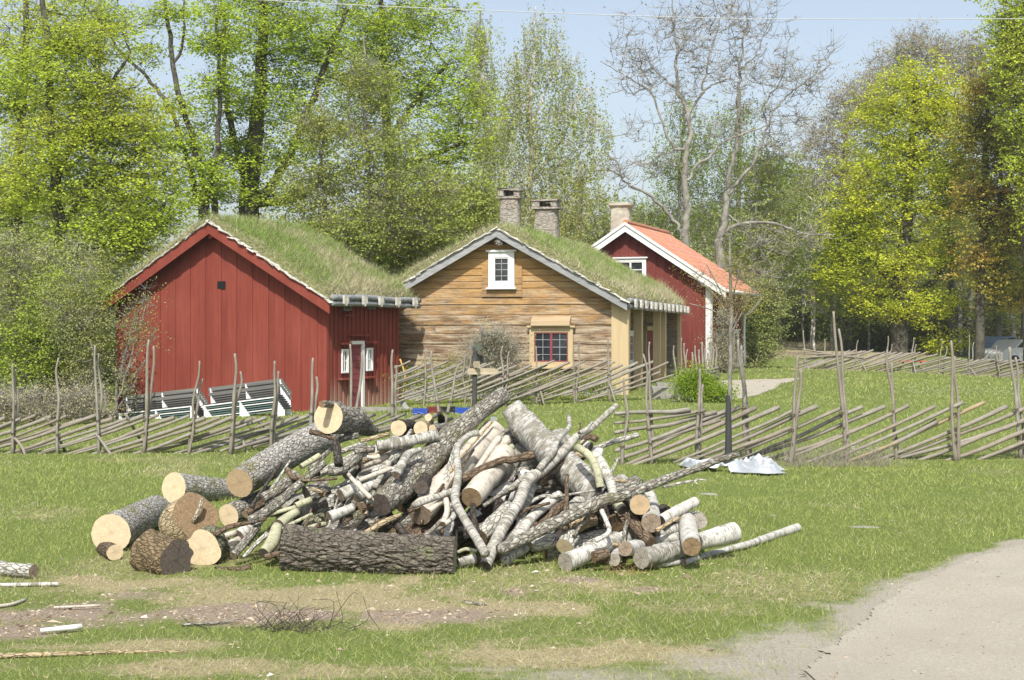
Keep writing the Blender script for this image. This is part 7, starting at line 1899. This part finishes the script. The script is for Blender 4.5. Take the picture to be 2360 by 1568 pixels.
T('garden_shrub', 'low green garden growth along the foot of the cottage wall', 45.6, [[(1250, 925, 2), (1250, 900, 2)]], [(960, 880, 45, 30), (1040, 885, 50, 30), (1120, 890, 60, 28), (1200, 890, 60, 25), (1290, 895, 60, 22), (1370, 890, 50, 26), (1060, 850, 40, 25)], 330, 'shrub', 18, .045, .22, .7, 1.2, TB_GREY, 8, .004, .004, 64, None, 'shrub', .25, step=.4)
T('climbing_shrub', 'leafless brown climber on the corner of the red house', 61.6, [[(1672, 862, 3), (1668, 800, 2.5), (1664, 720, 2)], [(1672, 862, 2), (1682, 780, 2)]], [(1668, 740, 12, 40), (1668, 800, 18, 40), (1672, 845, 22, 22)], 150, 'bud', 7, .05, .22, 1.1, 1.2, TB_GREY, 10, .006, .006, 65, None, 'shrub', .7, step=.4)
T('shrub', 'dense olive shrub right of the red house', 70, [[(1735, 860, 3), (1738, 760, 2)]], [(1735, 740, 28, 70), (1760, 790, 30, 50), (1740, 830, 30, 30), (1770, 700, 40, 60)], 260, 'wood', 45, .09, .35, .8, 1.2, TB_DARK, 7, .006, .008, 66, None, 'shrub', .8, step=.5)
# young tree in its guard
Yt = 26.6
T('young_tree', 'thin young tree with a dark stem guard standing before the right fence', Yt, [[(1679, 1046, 5.2), (1682, 900, 5), (1684, 780, 5), (1685, 690, 4.5), (1682, 610, 3.2), (1682, 545, 2)], [(1684, 770, 2.6), (1722, 700, 2.2), (1745, 650, 1.4)], [(1684, 745, 2.4), (1655, 690, 2), (1620, 655, 1.4), (1585, 635, 1)], [(1684, 760, 2.4), (1720, 680, 2), (1738, 690, 1.2)], [(1683, 720, 2), (1650, 650, 1.5), (1628, 610, 1)], [(1684, 705, 2), (1700, 640, 1.4), (1708, 600, 1)], [(1684, 740, 1.8), (1640, 715, 1.3), (1590, 700, 1)]],
  [(1610, 640, 30, 14), (1630, 660, 30, 14), (1680, 600, 18, 30), (1705, 650, 20, 30), (1660, 690, 25, 18), (1700, 700, 25, 20), (1620, 700, 28, 10), (1740, 670, 14, 18)], 70, 'orange', 5, .022, .12, .9, 1.2, TB_YOUNG, 6, .0022, .0035, 67, None, 'tree', .6, step=.25, twlen=1.3)
gb = P(1679, 1046, Yt); z = gz1(gb[0], gb[1])
m = MB(); zt = P(1681, 972, Yt)[2]
m.tube([(0, 0, 0), (0, 0, (zt - z) * .5), (.0, 0, zt - z + .45)], [.075, .06, .042], 12)
gd = m.build('stem_guard', mat_plain('dark_grey_plastic', (.05, .05, .05), .5, .1), bpy.data.objects['young_tree'])
gd.location = Vector((gb[0], gb[1], z)) - bpy.data.objects['young_tree'].location
# power line
pts = [P(-200, -70, 48), P(560, -2, 50), P(1500, 38, 52), P(2000, 45, 53), P(2600, 42, 54)]
m = MB(); m.tube(smoothpath(pts, 12), .012, 4); tag(m.build('power_line', mat_plain('pale_cable', (.55, .55, .55), .6, .05)), 'thin pale overhead cable crossing the sky', 'cable')
# small red table and parked car beyond the far fence
pr = P(2102, 833, 74); z = gz1(pr[0], 74); 
rt = empty('picnic_table', (pr[0], 74, z), .2, 'small red topped picnic table beyond the far fence', 'table')
zt = pr[2] - z
m = MB(); [m.box((0, -.3 + i * .15, zt), (1.25, .13, .04)) for i in range(5)]; m.build('table_top', mat_plain('red_table_paint', (.50, .07, .05), .6, .1), rt)
for sx in (-.45, .45):
    m = MB(); m.tube([(sx, -.3, 0), (sx, 0, zt - .03)], [.04, .04], 6); m.build('leg', M_GREYW, rt)
    m = MB(); m.tube([(sx, .3, 0), (sx, 0, zt - .03)], [.04, .04], 6); m.build('leg', M_GREYW, rt)
def car(u, v, Y, label, col, rz):
    p = P(u, v, Y); g = gz1(p[0], Y)
    root = empty('parked_car', (p[0], Y, g - .35), rz, label, 'car', 'cars parked beyond the far fence')
    prof = [(-2.1, .35), (-2.15, .75), (-1.9, .95), (-1.25, 1.02), (-.75, 1.42), (.7, 1.46), (1.35, 1.05), (1.95, .92), (2.12, .7), (2.1, .35)]
    m = MB(); m.prism([(x, -.82, zz) for x, zz in prof], (0, 1.64, 0)); m.build('body', col, root)
    m = MB()
    for s in (-1, 1):
        m.prism([(-1.1, s * .825, 1.05), (-.7, s * .825, 1.37), (-.05, s * .825, 1.39), (-.05, s * .825, 1.03)], (0, .012 * s, 0))
        m.prism([(.05, s * .825, 1.03), (.05, s * .825, 1.39), (.65, s * .825, 1.38), (1.2, s * .825, 1.03)], (0, .012 * s, 0))
    m.build('side_window', M_GLASS, root)
    m = MB(); m.prism([(.78, -.7, 1.42), (1.36, -.7, 1.06), (1.36, .7, 1.06), (.78, .7, 1.42)], (.02, 0, .02)); m.build('windscreen', M_GLASS, root)
    for sx in (-1.3, 1.3):
        for sy in (-.8, .8):
            m = MB(); m.tube([(sx, sy - .1, .33), (sx, sy + .1, .33)], [.33, .33], 16); m.build('wheel', M_CK, root)
car(2352, 886, 80, 'white parked car half hidden beyond the far fence at the right edge', mat_plain('silver_car_paint', (.45, .46, .47), .4, .05), .5)
car(2295, 880, 84, 'blue grey parked car left of the white one beyond the far fence', mat_plain('blue_grey_car_paint', (.16, .22, .30), .4, .05), .9)
# white flowers in the lawn
def flowers():
    R = np.random.default_rng(8); C = []
    for u, v, ru, rv, n in [(2170, 905, 130, 12, 110), (1850, 868, 120, 14, 40), (2340, 905, 60, 12, 30), (1170, 960, 200, 25, 30), (1000, 955, 90, 18, 40), (1960, 1040, 60, 12, 30), (1790, 850, 70, 25, 90)]:
        for _ in range(n):
            p = onground(u + R.normal(0, ru * .5), v + R.normal(0, rv * .5)); C.append(p + [0, 0, .07])
    C = np.array(C); s = .028 * (C[:, 1] / 40) ** .4
    V = np.concatenate([np.stack([C + np.array([a, b, .01]) * s[:, None] for a, b in ((-1, -1), (1, -1), (1, 1), (-1, 1))], 1)], 0).reshape(-1, 3)
    tag(mk('daisies', V, np.arange(len(V)).reshape(-1, 4), mat_plain('white_petals', (.85, .85, .82), .7, .05)), 'tiny white flowers dotted over the lawn', 'flowers', kind='stuff')
flowers()
# ------------------------------------------------------------------ thin spring haze
t = bpy.data.materials.new('haze'); t.use_nodes = True
t.node_tree.nodes.remove(t.node_tree.nodes['Principled BSDF'])
pv = t.node_tree.nodes.new('ShaderNodeVolumePrincipled')
pv.inputs['Color'].default_value = (.92, .95, 1.0, 1)
pv.inputs['Density'].default_value = 0.0004
pv.inputs['Anisotropy'].default_value = 0.2
t.node_tree.links.new(pv.outputs[0], t.node_tree.nodes['Material Output'].inputs['Volume'])
m = MB(); m.box((0, 550, 20), (2600, 1560, 62))
tag(m.build('haze', t), 'thin pale air between the camera and the woods', 'haze', kind='stuff')
